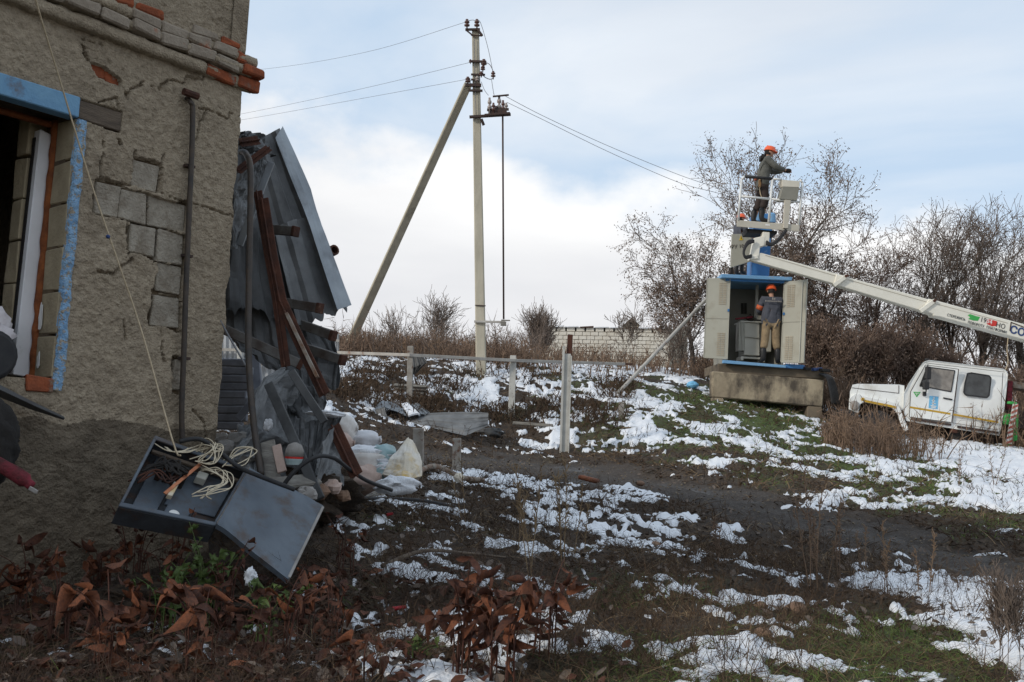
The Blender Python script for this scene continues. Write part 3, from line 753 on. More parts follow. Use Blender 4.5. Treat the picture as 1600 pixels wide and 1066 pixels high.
def build_wall():
    ds = 0.0075
    s = np.arange(0, 2.45, ds); z = np.arange(-0.5, Z_TOP, ds)
    S, Zz = np.meshgrid(s, z)
    lump = (fbm(S * 24, Zz * 24, 5, 4, 0.66) - 0.5)
    D = 0.021 * lump + 0.016 * (fbm(S * 3, Zz * 3, 8, 3) - 0.5) + 0.022 * np.abs(fbm(S * 38, Zz * 38, 12, 3) - 0.5)
    holes = np.zeros_like(S, bool)
    jag = (fbm(S * 11, Zz * 11, 21, 3) - 0.5) * 0.055
    for s1, s0, z1, z0 in BLOCKS:
        inb = (S < s1 + 0.014 + jag) & (S > s0 - 0.014 - jag * 0.7) & (Zz < z1 + 0.014 + jag) & (Zz > z0 - 0.012 - jag)
        holes |= inb
    # holes where the render has dropped off the bricks
    poly = [W(*p) for p in BRICKPOLY]
    def inpoly(poly):
        c = np.zeros_like(S, bool); n = len(poly)
        for i in range(n):
            x1, y1 = poly[i]; x2, y2 = poly[(i + 1) % n]
            c ^= ((y1 > Zz) != (y2 > Zz)) & (S + jag * 0.5 < (x2 - x1) * (Zz - y1) / (y2 - y1 + 1e-12) + x1)
        return c
    holes |= inpoly(poly)
    holes |= inpoly([W(*p) for p in [(127, 70), (132, 74), (136, 90), (142, 98), (134, 92), (129, 84)]])
    holes |= inpoly([W(*p) for p in [(184, 216), (190, 218), (192, 226), (186, 228)]])
    holes |= inpoly([W(*p) for p in [(196, 144), (202, 145), (200, 152), (196, 152)]])
    # the timber lintel end sits in its own pocket
    holes |= inpoly([W(*p) for p in [(104, 147), (190, 175), (188, 208), (105, 180)]])
    D = np.where(holes, -0.042, D)
    # cracks
    cracks = [[(128, 62), (160, 72)], [(154, 160), (180, 152), (182, 168)], [(197, 154), (205, 138), (225, 130), (248, 140), (262, 124), (286, 130), (292, 120), (318, 126)],
              [(310, 168), (325, 172), (312, 190), (306, 215), (298, 240)], [(325, 172), (340, 178), (356, 186), (358, 176), (378, 182)],
              [(162, 222), (158, 255), (156, 280)], [(156, 278), (205, 290), (212, 236)], [(190, 290), (188, 320), (198, 345), (200, 400)],
              [(250, 264), (256, 240)], [(250, 302), (290, 318)], [(300, 318), (340, 330), (364, 338)], [(254, 510), (252, 545), (256, 565), (262, 568)],
              [(300, 640), (318, 660), (322, 690)], [(150, 424), (175, 428), (205, 404)], [(192, 500), (196, 530)], [(170, 300), (150, 284)], [(318, 126), (318, 112)], [(230, 305), (232, 350)]]
    for c in cracks:
        pts = [W(*p) for p in c]
        wob = (fbm(S * 30, Zz * 30, 61, 2) - 0.5) * 0.02
        for (x1, y1), (x2, y2) in zip(pts[:-1], pts[1:]):
            dx, dy = x2 - x1, y2 - y1; l2 = dx * dx + dy * dy + 1e-9
            t = np.clip(((S - x1) * dx + (Zz - y1) * dy) / l2, 0, 1)
            dist = np.hypot(S + wob - x1 - t * dx, Zz + wob - y1 - t * dy)
            D = np.minimum(D, np.where(dist < 0.0058, -0.026, 9))
    # torn plaster lips
    for (u, v, rad, hgt) in [(160, 410, 0.10, 0.02), (255, 600, 0.12, 0.02), (180, 160, 0.06, 0.02), (100, 700, 0.10, 0.012), (270, 330, 0.2, 0.008)]:
        cs, cz = W(u, v)
        D += hgt * np.exp(-((S - cs) ** 2 + (Zz - cz) ** 2) / rad ** 2) * ~holes
    corner = (fbm(Zz * 6, Zz * 0 + 1.5, 71, 4) - 0.5) * 0.05
    S2 = np.where(S < ds * 0.5, S + corner + 0.012, np.maximum(S, corner + 0.013))
    D = np.where(S < 0.03, np.minimum(D, 0.003), D)
    base = np.array([[HC.x, HC.y]])
    Pxy = base + np.stack([(-HD.x * S2 + HN.x * D).ravel(), (-HD.y * S2 + HN.y * D).ravel()], 1)
    V = np.concatenate([Pxy, Zz.reshape(-1, 1)], 1)
    F = grid_faces(len(z), len(s))[:, ::-1]
    nc = len(s)
    q = F[:, 0]
    fs = S.ravel()[F].mean(1); fz = Zz.ravel()[F].mean(1)
    win = (fs > S_WIN) & (fz > Z_SILL) & (fz < Z_HEAD)
    F = F[~win]; fz = fz[~win]; fs = fs[~win]
    me = np_mesh('stucco_wall', V, F, True)
    o = link('stucco_wall', me, [MT['stucco'], MT['plinth'], MT['mortar']], house)
    # damp, dirtier render below the old plinth line, bare mortar in the holes
    pl = W(180, 660)[1]
    edge = pl + (fbm(fs * 5, fs * 0 + 3, 33, 4) - 0.5) * 0.12
    hf = holes.ravel()[F].all(1)
    mi = np.where(hf, 2, np.where(fz < edge, 1, 0)).astype(np.int32)
    me.polygons.foreach_set('material_index', mi)
build_wall()
# the rest of the shell (beyond the frame and behind): walls with thickness, floor and roof
sh = MB()
T_ = 0.42
def wbox(mb, s0, s1, z0, z1, d0, d1):
    a = [wp(s0, z0, d0), wp(s1, z0, d0), wp(s1, z0, d1), wp(s0, z0, d1)]
    return mb.prism(a, (0, 0, z1 - z0))
wbox(sh, 2.44, S_END, -0.5, Z_TOP, -T_, 0.0)
DEPTH = 6.0
wbox(sh, 0.045, 0.40, -0.5, Z_TOP, -DEPTH, -0.08)
wbox(sh, 0.40, S_END, -0.5, Z_TOP, -DEPTH, -DEPTH + 0.4)
wbox(sh, S_END - 0.4, S_END, -0.5, Z_TOP, -DEPTH + 0.4, -T_)
sh.build('back_wall', MT['stucco'], house)
core = MB()
wbox(core, 0.40, S_WIN + 0.0, -0.5, Z_TOP, -T_ + 0.02, -0.085)
wbox(core, S_WIN, 2.44, -0.5, Z_SILL - 0.03, -T_ + 0.02, -0.085)
wbox(core, S_WIN, 2.44, Z_HEAD + 0.03, Z_TOP, -T_ + 0.02, -0.085)
core.build('wall_core', MT['mortar'], house)
inn = MB()
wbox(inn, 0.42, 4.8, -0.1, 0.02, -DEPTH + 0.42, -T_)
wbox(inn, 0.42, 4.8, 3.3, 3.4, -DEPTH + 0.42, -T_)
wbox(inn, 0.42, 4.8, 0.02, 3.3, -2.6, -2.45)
inn.build('interior_painted_shade', MT['dark'], house)  # room surfaces coloured near black for the shade behind the window
rf = MB()
rf.prism([wp(-0.22, Z_TOP, 0.25), wp(S_END + 0.3, Z_TOP, 0.25), wp(S_END + 0.3, Z_TOP, -DEPTH - 0.3), wp(-0.22, Z_TOP, -DEPTH - 0.3)], (0, 0, 0.12))
rf.build('roof', MT['roof'], house)

brick_me = {}
def block_piece(name, s1, s0, z1, z0, d_front, d_back, m, seed, bev=0.006, rough=0.011):
    r = random.Random(seed)
    j = lambda: (r.random() - 0.5) * rough * 2
    mb = MB()
    ring = lambda d: [wp(s1 + j(), z0 + j(), d + j() * 0.5), wp(s0 + j(), z0 + j(), d + j() * 0.5), wp(s0 + j(), z1 + j(), d + j() * 0.5), wp(s1 + j(), z1 + j(), d + j() * 0.5)]
    a = ring(d_back); b = ring(d_front)
    mb.loft([a, b])
    return mb.build(name, m, house, bevel=bev)
for i, (s1, s0, z1, z0) in enumerate(BLOCKS):
    block_piece('block', s1, s0, z1, z0, -0.018 + 0.006 * (i % 3), -0.07, MT['block'], 100 + i)
# bricks showing through the hole in the render
for i, (u0, u1, va, vb) in enumerate([(140, 168, 98, 122), (169, 190, 112, 132)]):
    s1 = W(u0, va)[0]; s0 = W(u1, vb)[0]; zc = W(0.5 * (u0 + u1), 0.5 * (va + vb))[1]
    block_piece('brick', s1, s0 + 0.006, zc + 0.045, zc - 0.04, -0.028, -0.07, MT['brick'], 300 + i)
    block_piece('brick', s1 + 0.03, s0 - 0.03, zc + 0.12, zc + 0.052, -0.03, -0.07, MT['brick'], 310 + i)
block_piece('brick', W(126, 70)[0], W(140, 95)[0], W(132, 72)[1], W(134, 98)[1], -0.05, -0.072, MT['brick'], 320)
block_piece('brick', W(183, 214)[0], W(193, 228)[0], W(188, 216)[1], W(188, 229)[1], -0.03, -0.072, MT['brick'], 321)
block_piece('brick', W(195, 143)[0], W(203, 152)[0], W(199, 143)[1], W(199, 153)[1], -0.05, -0.072, MT['dark'], 322)

# cornice: two projecting courses of bricks, partly still rendered over
def z_line(pts):
    return np.mean([W(*p)[1] for p in pts])
ZC0 = W(380, 143)[1]           # underside of the lower course at the corner
ZC1 = W(384, 112)[1]
ZC2 = W(396, 92, 0.1)[1]
ZC0, ZC1, ZC2 = ZC0, ZC0 + 0.085, ZC0 + 0.21
def course(z0, z1, d, bl, off, seed, lo=-0.10, hi=2.44, plan=None):
    r = random.Random(seed)
    s = lo - off; k = 0
    while s < hi:
        a, b = max(s, lo), min(s + bl, hi)
        if b - a > 0.02:
            kind = plan(0.5 * (a + b), r)
            if kind:
                block_piece('brick', b - 0.005, a + 0.005, z1 - 0.004, z0 + 0.004, d + r.uniform(-0.022, 0.006), -0.02, kind, seed * 50 + k, bev=0.011, rough=0.013)
        s += bl; k += 1
course(ZC0, ZC1, 0.055, 0.245, 0.07, 41, plan=lambda s, r: MT['brick'] if s < 0.34 or r.random() < 0.08 else None)
course(ZC1, ZC1 + 0.075, 0.10, 0.20, 0.02, 42, plan=lambda s, r: MT['brick'] if s < 0.0 else MT['brick_grey'])
course(ZC1 + 0.08, ZC2 + 0.03, 0.075, 0.19, 0.11, 43, lo=0.02, plan=lambda s, r: (MT['brick'] if s < 0.16 else MT['brick_grey']) if s < 0.95 or r.random() < 0.3 else None)
course(ZC2 + 0.035, ZC2 + 0.10, 0.035, 0.20, 0.04, 44, lo=0.06, hi=1.5, plan=lambda s, r: (MT['brick'] if r.random() < 0.5 else MT['brick_grey']) if (0.12 < s < 0.34 or 0.55 < s < 1.2) else None)
def render_strip(name, s0, s1, z0, z1, d, seed):
    n = int((s1 - s0) / 0.012); S = np.linspace(s0, s1, n)
    prof = [(z0, 0.0), (z0, d), (z1, d), (z1, 0.0)]
    rows = []
    for (z, dd) in [(z0, -0.01), (z0 + 0.004, d * 0.8), (z0 + 0.02, d), ((z0 + z1) / 2, d * 1.03), (z1 - 0.02, d), (z1, d * 0.75), (z1 + 0.004, -0.01)]:
        nz = (fbm(S * 18, S * 0 + z * 31, seed, 3) - 0.5)
        q = np.stack([HC.x - HD.x * S + HN.x * (dd + nz * 0.012), HC.y - HD.y * S + HN.y * (dd + nz * 0.012), z + nz * 0.016], 1)
        rows.append(q)
    V = np.concatenate(rows)
    me = np_mesh(name, V, grid_faces(len(rows), n), True)
    return link(name, me, MT['stucco'], house)
for a_, b_, c_ in ((ZC0 + .006, ZC1 - .004, .035), (ZC1 + .006, ZC1 + .07, .075), (ZC1 + .086, ZC2 + .024, .05)):
    render_strip('cornice_mortar', -0.06 if c_ < .08 else 0.02, 2.44, a_, b_, c_, int(c_ * 1000))
render_strip('cornice_render', 0.34, 2.44, ZC0, ZC1 - 0.003, 0.065, 3)
render_strip('cornice_render', 0.97, 2.44, ZC1 + 0.078, ZC2 + 0.02, 0.082, 4)
render_strip('cornice_render', 0.02, 0.14, ZC2 + 0.04, Z_TOP - 0.2, 0.02, 5)

# window surround -------------------------------------------------------
lt = MB()
za = W(60, 118)[1]; zb = W(60, 166)[1]
ztop = W(100, 148)[1]; zbot = W(104, 181)[1]
lt.prism([wp(S_WIN - 0.0, zbot, 0.03), wp(2.44, zbot, 0.03), wp(2.44, ztop, 0.03), wp(S_WIN - 0.0, ztop + 0.005, 0.03)], -HN * 0.1)
lt.build('lintel', MT['bluepaint'], house, bevel=0.006, label='pale blue painted window lintel')
lt = MB()
sl = W(189, 190)[0]
lt.prism([wp(S_WIN - 0.003, zbot + 0.004, 0.004), wp(sl, W(188, 206)[1], 0.004), wp(sl, W(189, 176)[1], 0.004), wp(S_WIN - 0.003, ztop - 0.004, 0.004)], -HN * 0.06)
lt.build('lintel_timber_end', MT['oldwood'], house, bevel=0.006, label='bare grey timber end of the lintel')
# blue edge painted over the rough render along the jamb
zz = np.arange(Z_SILL - 0.06, zbot, 0.008); ss = np.linspace(S_WIN - 0.062, S_WIN + 0.004, 9)
SS, ZZ = np.meshgrid(ss, zz)
dd = 0.014 + 0.022 * (fbm(SS * 40, ZZ * 40, 15, 3, 0.6) - 0.3); dd[:, 0] = -0.01; dd[:, -1] = -0.01
SS = SS + (fbm(ZZ * 9, ZZ * 0 + SS * 3, 25, 3) - 0.5) * 0.03
V = np.stack([HC.x - HD.x * SS + HN.x * dd, HC.y - HD.y * SS + HN.y * dd, ZZ], -1).reshape(-1, 3)
link('painted_edge', np_mesh('painted_edge', V, grid_faces(len(zz), len(ss))[:, ::-1], True), MT['bluestrip'], house)
# reveal: buff blocks, orange foam, white frame, inner blocks
zs = np.linspace(Z_SILL, Z_HEAD, 7)
def jamb(name, z0, z1, d0, d1, proud, m, seed, bev=0.006):
    mb = MB()
    r = random.Random(seed); j = lambda: (r.random() - 0.5) * 0.012
    a = [wp(S_WIN - 0.1, z0, d0), wp(S_WIN - 0.1, z0, d1), wp(S_WIN - 0.1, z1, d1), wp(S_WIN - 0.1, z1, d0)]
    b = [wp(S_WIN + proud + j(), z0 + j(), d0), wp(S_WIN + proud + j(), z0 + j(), d1), wp(S_WIN + proud + j(), z1 + j(), d1), wp(S_WIN + proud + j(), z1 + j(), d0)]
    mb.loft([a, b])
    return mb.build(name, m, house, bevel=bev)
for i in range(6):
    jamb('block', zs[i] + 0.006, zs[i + 1] - 0.006, -0.002, -0.20, 0.004, MT['block_buff'], 500 + i)
    jamb('block', zs[i] + 0.05, zs[i + 1] + 0.038, -0.33, -0.46, 0.10, MT['block_buff'], 520 + i)
fm = MB(); rows = []
nz_ = 60
for k in range(nz_):
    z = Z_SILL - 0.01 + (Z_HEAD - Z_SILL + 0.02) * k / (nz_ - 1)
    w = 0.04 * (vnoise(k * 0.35, 2.2, 5)) + 0.01
    rows.append([wp(S_WIN - 0.02, z, -0.20), wp(S_WIN + 0.006 + w * 0.3, z, -0.203), wp(S_WIN + 0.014 + w * 0.3, z, -0.225 - w * 0.2), wp(S_WIN + 0.012, z, -0.245), wp(S_WIN - 0.02, z, -0.245)])
fm.loft(rows); fm.build('foam_strip', MT['foam'], house, smooth=True)
fm = MB()
fm.prism([wp(S_WIN + 0.02, Z_HEAD - 0.035, -0.21), wp(2.44, Z_HEAD - 0.035, -0.21), wp(2.44, Z_HEAD, -0.21), wp(S_WIN + 0.02, Z_HEAD, -0.21)], -HN * 0.05)
fm.build('foam_strip', MT['foam'], house, bevel=0.012)
pv = MB()
pv.prism([wp(S_WIN - 0.01, Z_SILL + 0.01, -0.248), wp(S_WIN + 0.10, Z_SILL + 0.02, -0.248), wp(S_WIN + 0.075, Z_HEAD - 0.055, -0.248), wp(S_WIN - 0.01, Z_HEAD - 0.075, -0.248)], -HN * 0.07)
pv.build('window_frame', MT['pvc'], house, bevel=0.004)
pv = MB()
pv.prism([wp(S_WIN + 0.101, Z_SILL + 0.03, -0.285), wp(S_WIN + 0.106, Z_SILL + 0.03, -0.285), wp(S_WIN + 0.084, Z_HEAD - 0.1, -0.285), wp(S_WIN + 0.079, Z_HEAD - 0.1, -0.285)], -HN * 0.03)
pv.build('window_gasket', MT['dark'], house)
si = MB()
si.prism([wp(S_WIN + 0.02, Z_SILL - 0.05, -0.03), wp(2.44, Z_SILL - 0.05, -0.03), wp(2.44, Z_SILL - 0.05, -0.5), wp(S_WIN + 0.02, Z_SILL - 0.05, -0.5)], (0, 0, 0.045))
si.build('window_sill', MT['mortar'], house, bevel=0.005)
block_piece('brick', S_WIN + 0.15, S_WIN - 0.0, Z_SILL + 0.01, Z_SILL - 0.065, 0.022, -0.06, MT['brick'], 560)
# plaster remnants on the jamb
for (dd0, z0, w, h) in [(-0.17, Z_SILL + 0.35, 0.05, 0.22), (-0.15, Z_SILL + 0.10, 0.035, 0.12)]:
    mb = MB(); pts = []
    for k in range(14):
        t = 2 * math.pi * k / 14; q = 0.6 + 0.4 * random.random()
        pts.append(wp(S_WIN + 0.012, z0 + h * 0.5 * math.sin(t) * q, dd0 + w * 0.5 * math.cos(t) * q))
    mb.prism(pts, -HD * 0.004); mb.build('plaster_remnant', MT['white'], house)

# things on and at the wall ------------------------------------------------
# metal service pipe clipped to the wall
pp = thing('service_pipe', 'dark metal service pipe running down the stucco wall beside the corner', 'pipe', wp(*W(284, 690), 0.03))
d = 0.05
path = [wp(*W(298, 152, d), d - 0.04), wp(*W(298, 160, d), d), wp(*W(301, 172, d), d), wp(*W(300, 230, d), d), wp(*W(297, 300, d), d), wp(*W(291, 440, d), d), wp(*W(287, 560, d), d), wp(*W(284, 640, d), d), wp(*W(285, 690, d), d)]
MB().tube(catmull(path, 5), 0.017, 8).build('pipe', MT['conduit'], pp, smooth=True)
a = wp(*W(287, 143, 0.06), 0.06); b = wp(*W(309, 151, 0.06), 0.06)
MB().tube([a, b], 0.024, 8).build('pipe_head', MT['rust'], pp, smooth=False)
for v in (260, 400, 560):
    c = wp(*W(302 - v * 0.025, v, 0.02), 0.02)
    MB().box(c, HD * 0.03, HN * 0.022, Vector((0, 0, 0.008))).build('pipe_clip', MT['iron'], pp)
# cord
cd = MB().tube(catmull([wp(*W(52, -40, 0.3), 0.3), wp(*W(56, 0, 0.28), 0.28), wp(*W(98, 140, 0.14), 0.14), wp(*W(142, 285, 0.16), 0.16), wp(*W(182, 402, 0.22), 0.22), wp(*W(222, 520, 0.3), 0.3), P(270, 690, 5.35), P(282, 712, 5.2)], 6), 0.0048, 6).build('cord', MT['rope'], smooth=True)
tag(cd, 'pale twine hanging slanted across the stucco wall down to the fallen cabinet', 'cord')
MB().ball(wp(*W(168, 370, 0.2), 0.205), 0.012).build('knot', MT['navy'], cd)
# torn sill flashing hanging off the window
fl = MB()
A = wp(*W(-40, 590, 0.10), 0.10); B = wp(*W(100, 654, 0.10), 0.10)
up = Vector((0, 0, 1))
fl.loft([[A + up * 0.03, A + HN * 0.10 - up * 0.02, A - up * 0.05, A - HN * 0.05], [A.lerp(B, .6) + up * 0.015, A.lerp(B, .6) + HN * 0.06 - up * 0.015, A.lerp(B, .6) - up * 0.035, A.lerp(B, .6) - HN * 0.03], [B + up * 0.012, B + HN * 0.015, B - up * 0.012, B - HN * 0.01]])
tag(fl.build('sill_flashing', MT['zincdark'], bevel=0.004), 'torn dark metal flashing hanging off the broken window sill', 'flashing')
# scorched heap below the window
def lump_mesh(name, c, rx, ry, rz, seed, amp=0.25, sc=1.6, n=26, m=18, flat=None, smooth=True):
    th = np.linspace(0, 2 * np.pi, n, endpoint=False); ph = np.linspace(0.02, np.pi - 0.02, m)
    T, Ph = np.meshgrid(th, ph)
    x = np.sin(Ph) * np.cos(T); y = np.sin(Ph) * np.sin(T); z = -np.cos(Ph)
    k = 1 + amp * 2 * (fbm(x * sc + 5 + seed, y * sc + z * sc * 1.3 + seed, seed, 4, 0.55) - 0.5) + amp * (fbm(x * sc * 2 + z * 3, z * sc * 2.3 + y * 2, seed + 3, 3) - 0.5)
    X = c[0] + x * rx * k; Y = c[1] + y * ry * k; Z_ = c[2] + z * rz * k
    if flat is not None: Z_ = np.maximum(Z_, flat)
    V = np.stack([X, Y, Z_], -1).reshape(-1, 3)
    i = np.arange(m - 1)[:, None] * n + np.arange(n)[None]; j = np.arange(m - 1)[:, None] * n + (np.arange(n)[None] + 1) % n
    F = np.stack([i, j, j + n, i + n], -1).reshape(-1, 4)
    return np_mesh(name, V, F, smooth)
sc_ = thing('scorched_bundle', 'black scorched bundle with a torn red hem slumped under the window', 'debris', P(10, 830, 4.6))
link('bundle', lump_mesh('bundle', P(-48, 690, 4.8), 0.22, 0.2, 0.26, 5, 0.12, 5.5, 50, 36), MT['dark'], sc_)
MB().tube(catmull([P(-40, 705, 4.65), P(0, 727, 4.62), P(28, 743, 4.6), P(50, 760, 4.6)], 5), [0.03] * 3 + [0.033] * 5 + [0.035] * 5 + [0.022] * 3, 9).build('red_hem', MT['redcloth'], sc_, smooth=True)
a = P(52, 766, 4.58)
MB().box(a, (0.02, 0.0, -0.010), (0, 0.004, 0), (0.004, 0, 0.009)).build('white_tag', MT['rubble'], sc_, bevel=0.003)
# cloth bundle in the window
cl = thing('window_cloth', 'crumpled white cloth caught on the broken window sill', 'cloth', wp(S_WIN + 0.3, Z_SILL, -0.15))
link('cloth', lump_mesh('cloth', wp(S_WIN + 0.40, Z_SILL + 0.20, -0.16), 0.24, 0.16, 0.17, 5, 0.45, 2.4), MT['cloth'], cl)
tp = thing('blackened_tyre', 'blackened round tyre lying in the window opening', 'tyre', wp(S_WIN + 0.34, Z_SILL + 0.1, 0.02))
c = wp(S_WIN + 0.37, Z_SILL + 0.10, 0.05)
MB().lathe(c - HN * 0.05, HN, [(0.05, 0), (0.115, 0.0), (0.135, 0.02), (0.135, 0.07), (0.115, 0.09), (0.05, 0.09)], 20).build('tread', MT['blackrub'], tp, smooth=False, bevel=0.006)
MB().lathe(c - HN * 0.03, HN, [(0.02, 0.0), (0.052, 0.02), (0.05, 0.05), (0.02, 0.03)], 16).build('hub', MT['dark'], tp)
# ------------------------------------------------------------------ wrecked sheet-metal canopy and debris beside the corner
def px(rows): return [[P(*p) for p in r] for r in rows]
def sheet_thing(label, rows, m, name='metal_sheet', cat='metal sheet', group='torn roofing sheets by the house corner', **k):
    o = link(name, sheet_mesh(name, px(rows), **k), m)
    return tag(o, label, cat, group)
# ribs run down the slope
sheet_thing('long galvanised roofing sheet forming the outer edge of the hanging canopy',
    [[(392, 224, 7.6), (441, 198, 7.9)], [(408, 300, 7.6), (469, 268, 7.95)], [(424, 372, 7.7), (499, 338, 8.0)]],
    MT['zincunder'], ribs=2.6, amp=0.03, nu=40, nv=40, dent=0.012, seed=2, rag=0.03)
sheet_thing('narrow added strip in lighter zinc, painting the lit outer edge of the canopy',
    [[(430, 216, 7.7), (442, 197, 7.8)], [(468, 310, 7.7), (486, 296, 7.8)], [(489, 368, 7.65), (503, 352, 7.75)], [(527, 484, 7.55), (549, 477, 7.7)]],
    MT['zinc'], ribs=0, amp=0.0, nu=12, nv=60, dent=0.012, seed=3)  # lighter zinc stands in for light on the edge facing up
sheet_thing('lower galvanised roofing sheet lapped under the long one with a torn bottom edge',
    [[(428, 352, 7.55), (497, 333, 7.85)], [(446, 428, 7.5), (522, 402, 7.8)], [(466, 512, 7.5), (549, 478, 7.8)]],
    MT['zincunder'], ribs=2.6, amp=0.03, nu=40, nv=40, dent=0.018, crease=0.008, seed=4, rag=0.07)
sheet_thing('dark sheet painting in the shade under the canopy next to the stucco wall',
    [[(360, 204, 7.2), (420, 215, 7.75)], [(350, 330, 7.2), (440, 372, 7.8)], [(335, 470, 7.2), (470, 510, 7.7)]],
    MT['zincdark'], ribs=4, amp=0.025, nu=70, nv=40, dent=0.03, crease=0.025, seed=6, rag=0.08)  # dark sheet added for the shade beneath the canopy
sheet_thing('crumpled dark sheet folded at the top of the canopy',
    [[(374, 206, 6.9), (392, 203, 7.1), (410, 214, 7.4)], [(372, 236, 6.9), (400, 236, 7.0), (428, 246, 7.4)]],
    MT['zincdark'], ribs=0, nu=30, nv=20, dent=0.05, seed=9, dscale=4)
sheet_thing('crumpled shiny foil-like sheet tucked behind the bent pipe',
    [[(384, 258, 6.9), (412, 248, 7.0), (426, 254, 7.1)], [(366, 300, 6.8), (396, 318, 7.0), (410, 300, 7.1)], [(362, 390, 6.8), (378, 386, 6.9), (388, 360, 7.0)]],
    MT['zincunder'], ribs=0, nu=40, nv=40, dent=0.05, seed=12, dscale=4)
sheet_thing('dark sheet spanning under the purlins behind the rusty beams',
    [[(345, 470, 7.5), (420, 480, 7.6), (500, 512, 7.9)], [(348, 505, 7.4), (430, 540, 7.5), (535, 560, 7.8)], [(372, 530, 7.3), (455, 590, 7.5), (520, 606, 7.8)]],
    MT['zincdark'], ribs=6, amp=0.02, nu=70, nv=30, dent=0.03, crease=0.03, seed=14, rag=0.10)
sheet_thing('short dark corrugated sheet under the lowest purlin',
    [[(470, 508, 8.1), (520, 522, 8.3)], [(485, 562, 8.0), (532, 575, 8.2)], [(498, 600, 7.9), (530, 606, 8.1)]],
    MT['zincdark'], ribs=3, amp=0.025, nu=30, nv=24, dent=0.02, seed=16)
# crumpled sheets in the heap
sheet_thing('large crumpled grey sheet lying folded on the debris heap',
    [[(446, 572, 6.9), (470, 590, 7.0), (506, 640, 7.0)], [(400, 612, 6.6), (458, 640, 6.9), (520, 652, 6.9)], [(408, 670, 6.4), (455, 690, 6.5), (505, 700, 6.7)], [(372, 706, 6.2), (425, 722, 6.4), (488, 740, 6.6)]],
    MT['zincunder'], ribs=0, nu=70, nv=70, dent=0.06, crease=0.05, seed=21, dscale=2.2)
sheet_thing('grey ribbed sheet bent down over the end of the debris heap',
    [[(462, 648, 6.5), (500, 652, 6.55), (541, 640, 6.7)], [(462, 690, 6.3), (496, 700, 6.35), (520, 690, 6.5)], [(470, 752, 6.2), (492, 760, 6.25), (504, 730, 6.4)]],
    MT['zincdark'], ribs=6, amp=0.014, nu=60, nv=30, dent=0.03, crease=0.025, seed=23)
sheet_thing('curled sheet edge rising from the heap below the bent pipe',
    [[(441, 575, 6.8), (452, 580, 6.8)], [(412, 590, 6.6), (424, 605, 6.6)], [(398, 618, 6.5), (412, 640, 6.5)], [(398, 680, 6.3), (388, 690, 6.35)], [(364, 716, 6.2), (372, 720, 6.2)]],
    MT['zincunder'], ribs=0, nu=16, nv=60, dent=0.02, seed=25)
sheet_thing('pale flat sheet strip standing in front of the heap',
    [[(505, 690, 6.15), (521, 668, 6.3)], [(487, 772, 6.0), (500, 756, 6.1)]],
    MT['zincunder'], ribs=0, nu=14, nv=24, dent=0.02, seed=27)

sheet_thing('crumpled grey sheet spilling forward at the left foot of the heap',
    [[(368, 660, 6.9), (400, 640, 7.0), (432, 648, 7.0)], [(362, 700, 6.5), (396, 690, 6.6), (440, 700, 6.7)], [(366, 728, 6.2), (400, 742, 6.2), (446, 752, 6.3)]],
    MT['zincunder'], ribs=0, nu=50, nv=50, dent=0.04, crease=0.045, seed=51)
sheet_thing('torn dark sheet hanging from the lowest purlin over the heap',
    [[(432, 560, 7.2), (470, 565, 7.3), (505, 575, 7.4)], [(440, 600, 7.0), (478, 610, 7.1), (512, 622, 7.1)], [(452, 640, 6.9), (486, 655, 6.9), (506, 650, 7.0)]],
    MT['zincdark'], ribs=4, amp=0.015, nu=50, nv=40, dent=0.03, crease=0.04, seed=53, rag=0.1)
sheet_thing('twisted grey sheet scrap at the right foot of the heap',
    [[(498, 700, 6.4), (520, 690, 6.5), (538, 706, 6.6)], [(492, 740, 6.1), (516, 736, 6.2), (545, 752, 6.3)]],
    MT['zincunder'], ribs=3, amp=0.012, nu=40, nv=30, dent=0.03, crease=0.03, seed=55)
def beam(label, path, w, h, m, name='steel_beam', cat='beam', group='rusty canopy beams', chan=True):
    mb = MB(); path = [P(*p) for p in path]
    for a, b in zip(path[:-1], path[1:]):
        d_ = (b - a).normalized()
        a2 = a - d_ * w * 0.15; b2 = b + d_ * w * 0.15
        x = d_.cross(Vector((0, 1, 0))).normalized()
        mb.bar(a2, b2, w * 0.2, h, up=Vector((0, 1, 0)))
        mb.bar(a2 + x * w * 0.5 , b2 + x * w * 0.5, w * 0.9, h * 0.16, up=Vector((0, 1, 0.2)))
        mb.bar(a2 - x * w * 0.42 , b2 - x * w * 0.42, w * 0.75, h * 0.13, up=Vector((0, 1, -0.2)))
    return tag(mb.build(name, m, bevel=0.003), label, cat, group)
beam('straight dark rusty beam hanging down under the canopy', [(402, 300, 6.75), (432, 470, 6.6), (446, 572, 6.5)], 0.036, 0.055, MT['rust'])
beam('bent rusty beam with peeling pale paint along its edge', [(410, 312, 6.7), (424, 400, 6.65), (438, 470, 6.6), (470, 540, 6.5), (506, 616, 6.4)], 0.045, 0.06, MT['rust'])
MBp = MB()
a = [P(448, 490, 6.55), P(474, 545, 6.45), P(496, 590, 6.38)]
for i in (0, 1): MBp.bar(a[i], a[i + 1], 0.022, 0.03, up=Vector((0, 1, 0)))
tag(MBp.build('paint_strip', MT['rustpale'], bevel=0.002), 'pale strip of peeling trim along the bent rusty beam', 'strip')
beam('short rusty angle iron crossing the top of the canopy', [(372, 268, 6.7), (420, 232, 6.9)], 0.035, 0.04, MT['rust'])
beam('rusty bracket plate at the top corner of the canopy', [(376, 224, 6.75), (404, 220, 6.85)], 0.04, 0.05, MT['rust'])
MBp = MB().bar(P(374, 384, 6.85), P(424, 254, 6.9), 0.05, 0.02, up=Vector((0, 1, 0)))
tag(MBp.build('angle_strip', MT['zinc'], bevel=0.003), 'pale diagonal metal strip across the canopy top', 'strip')
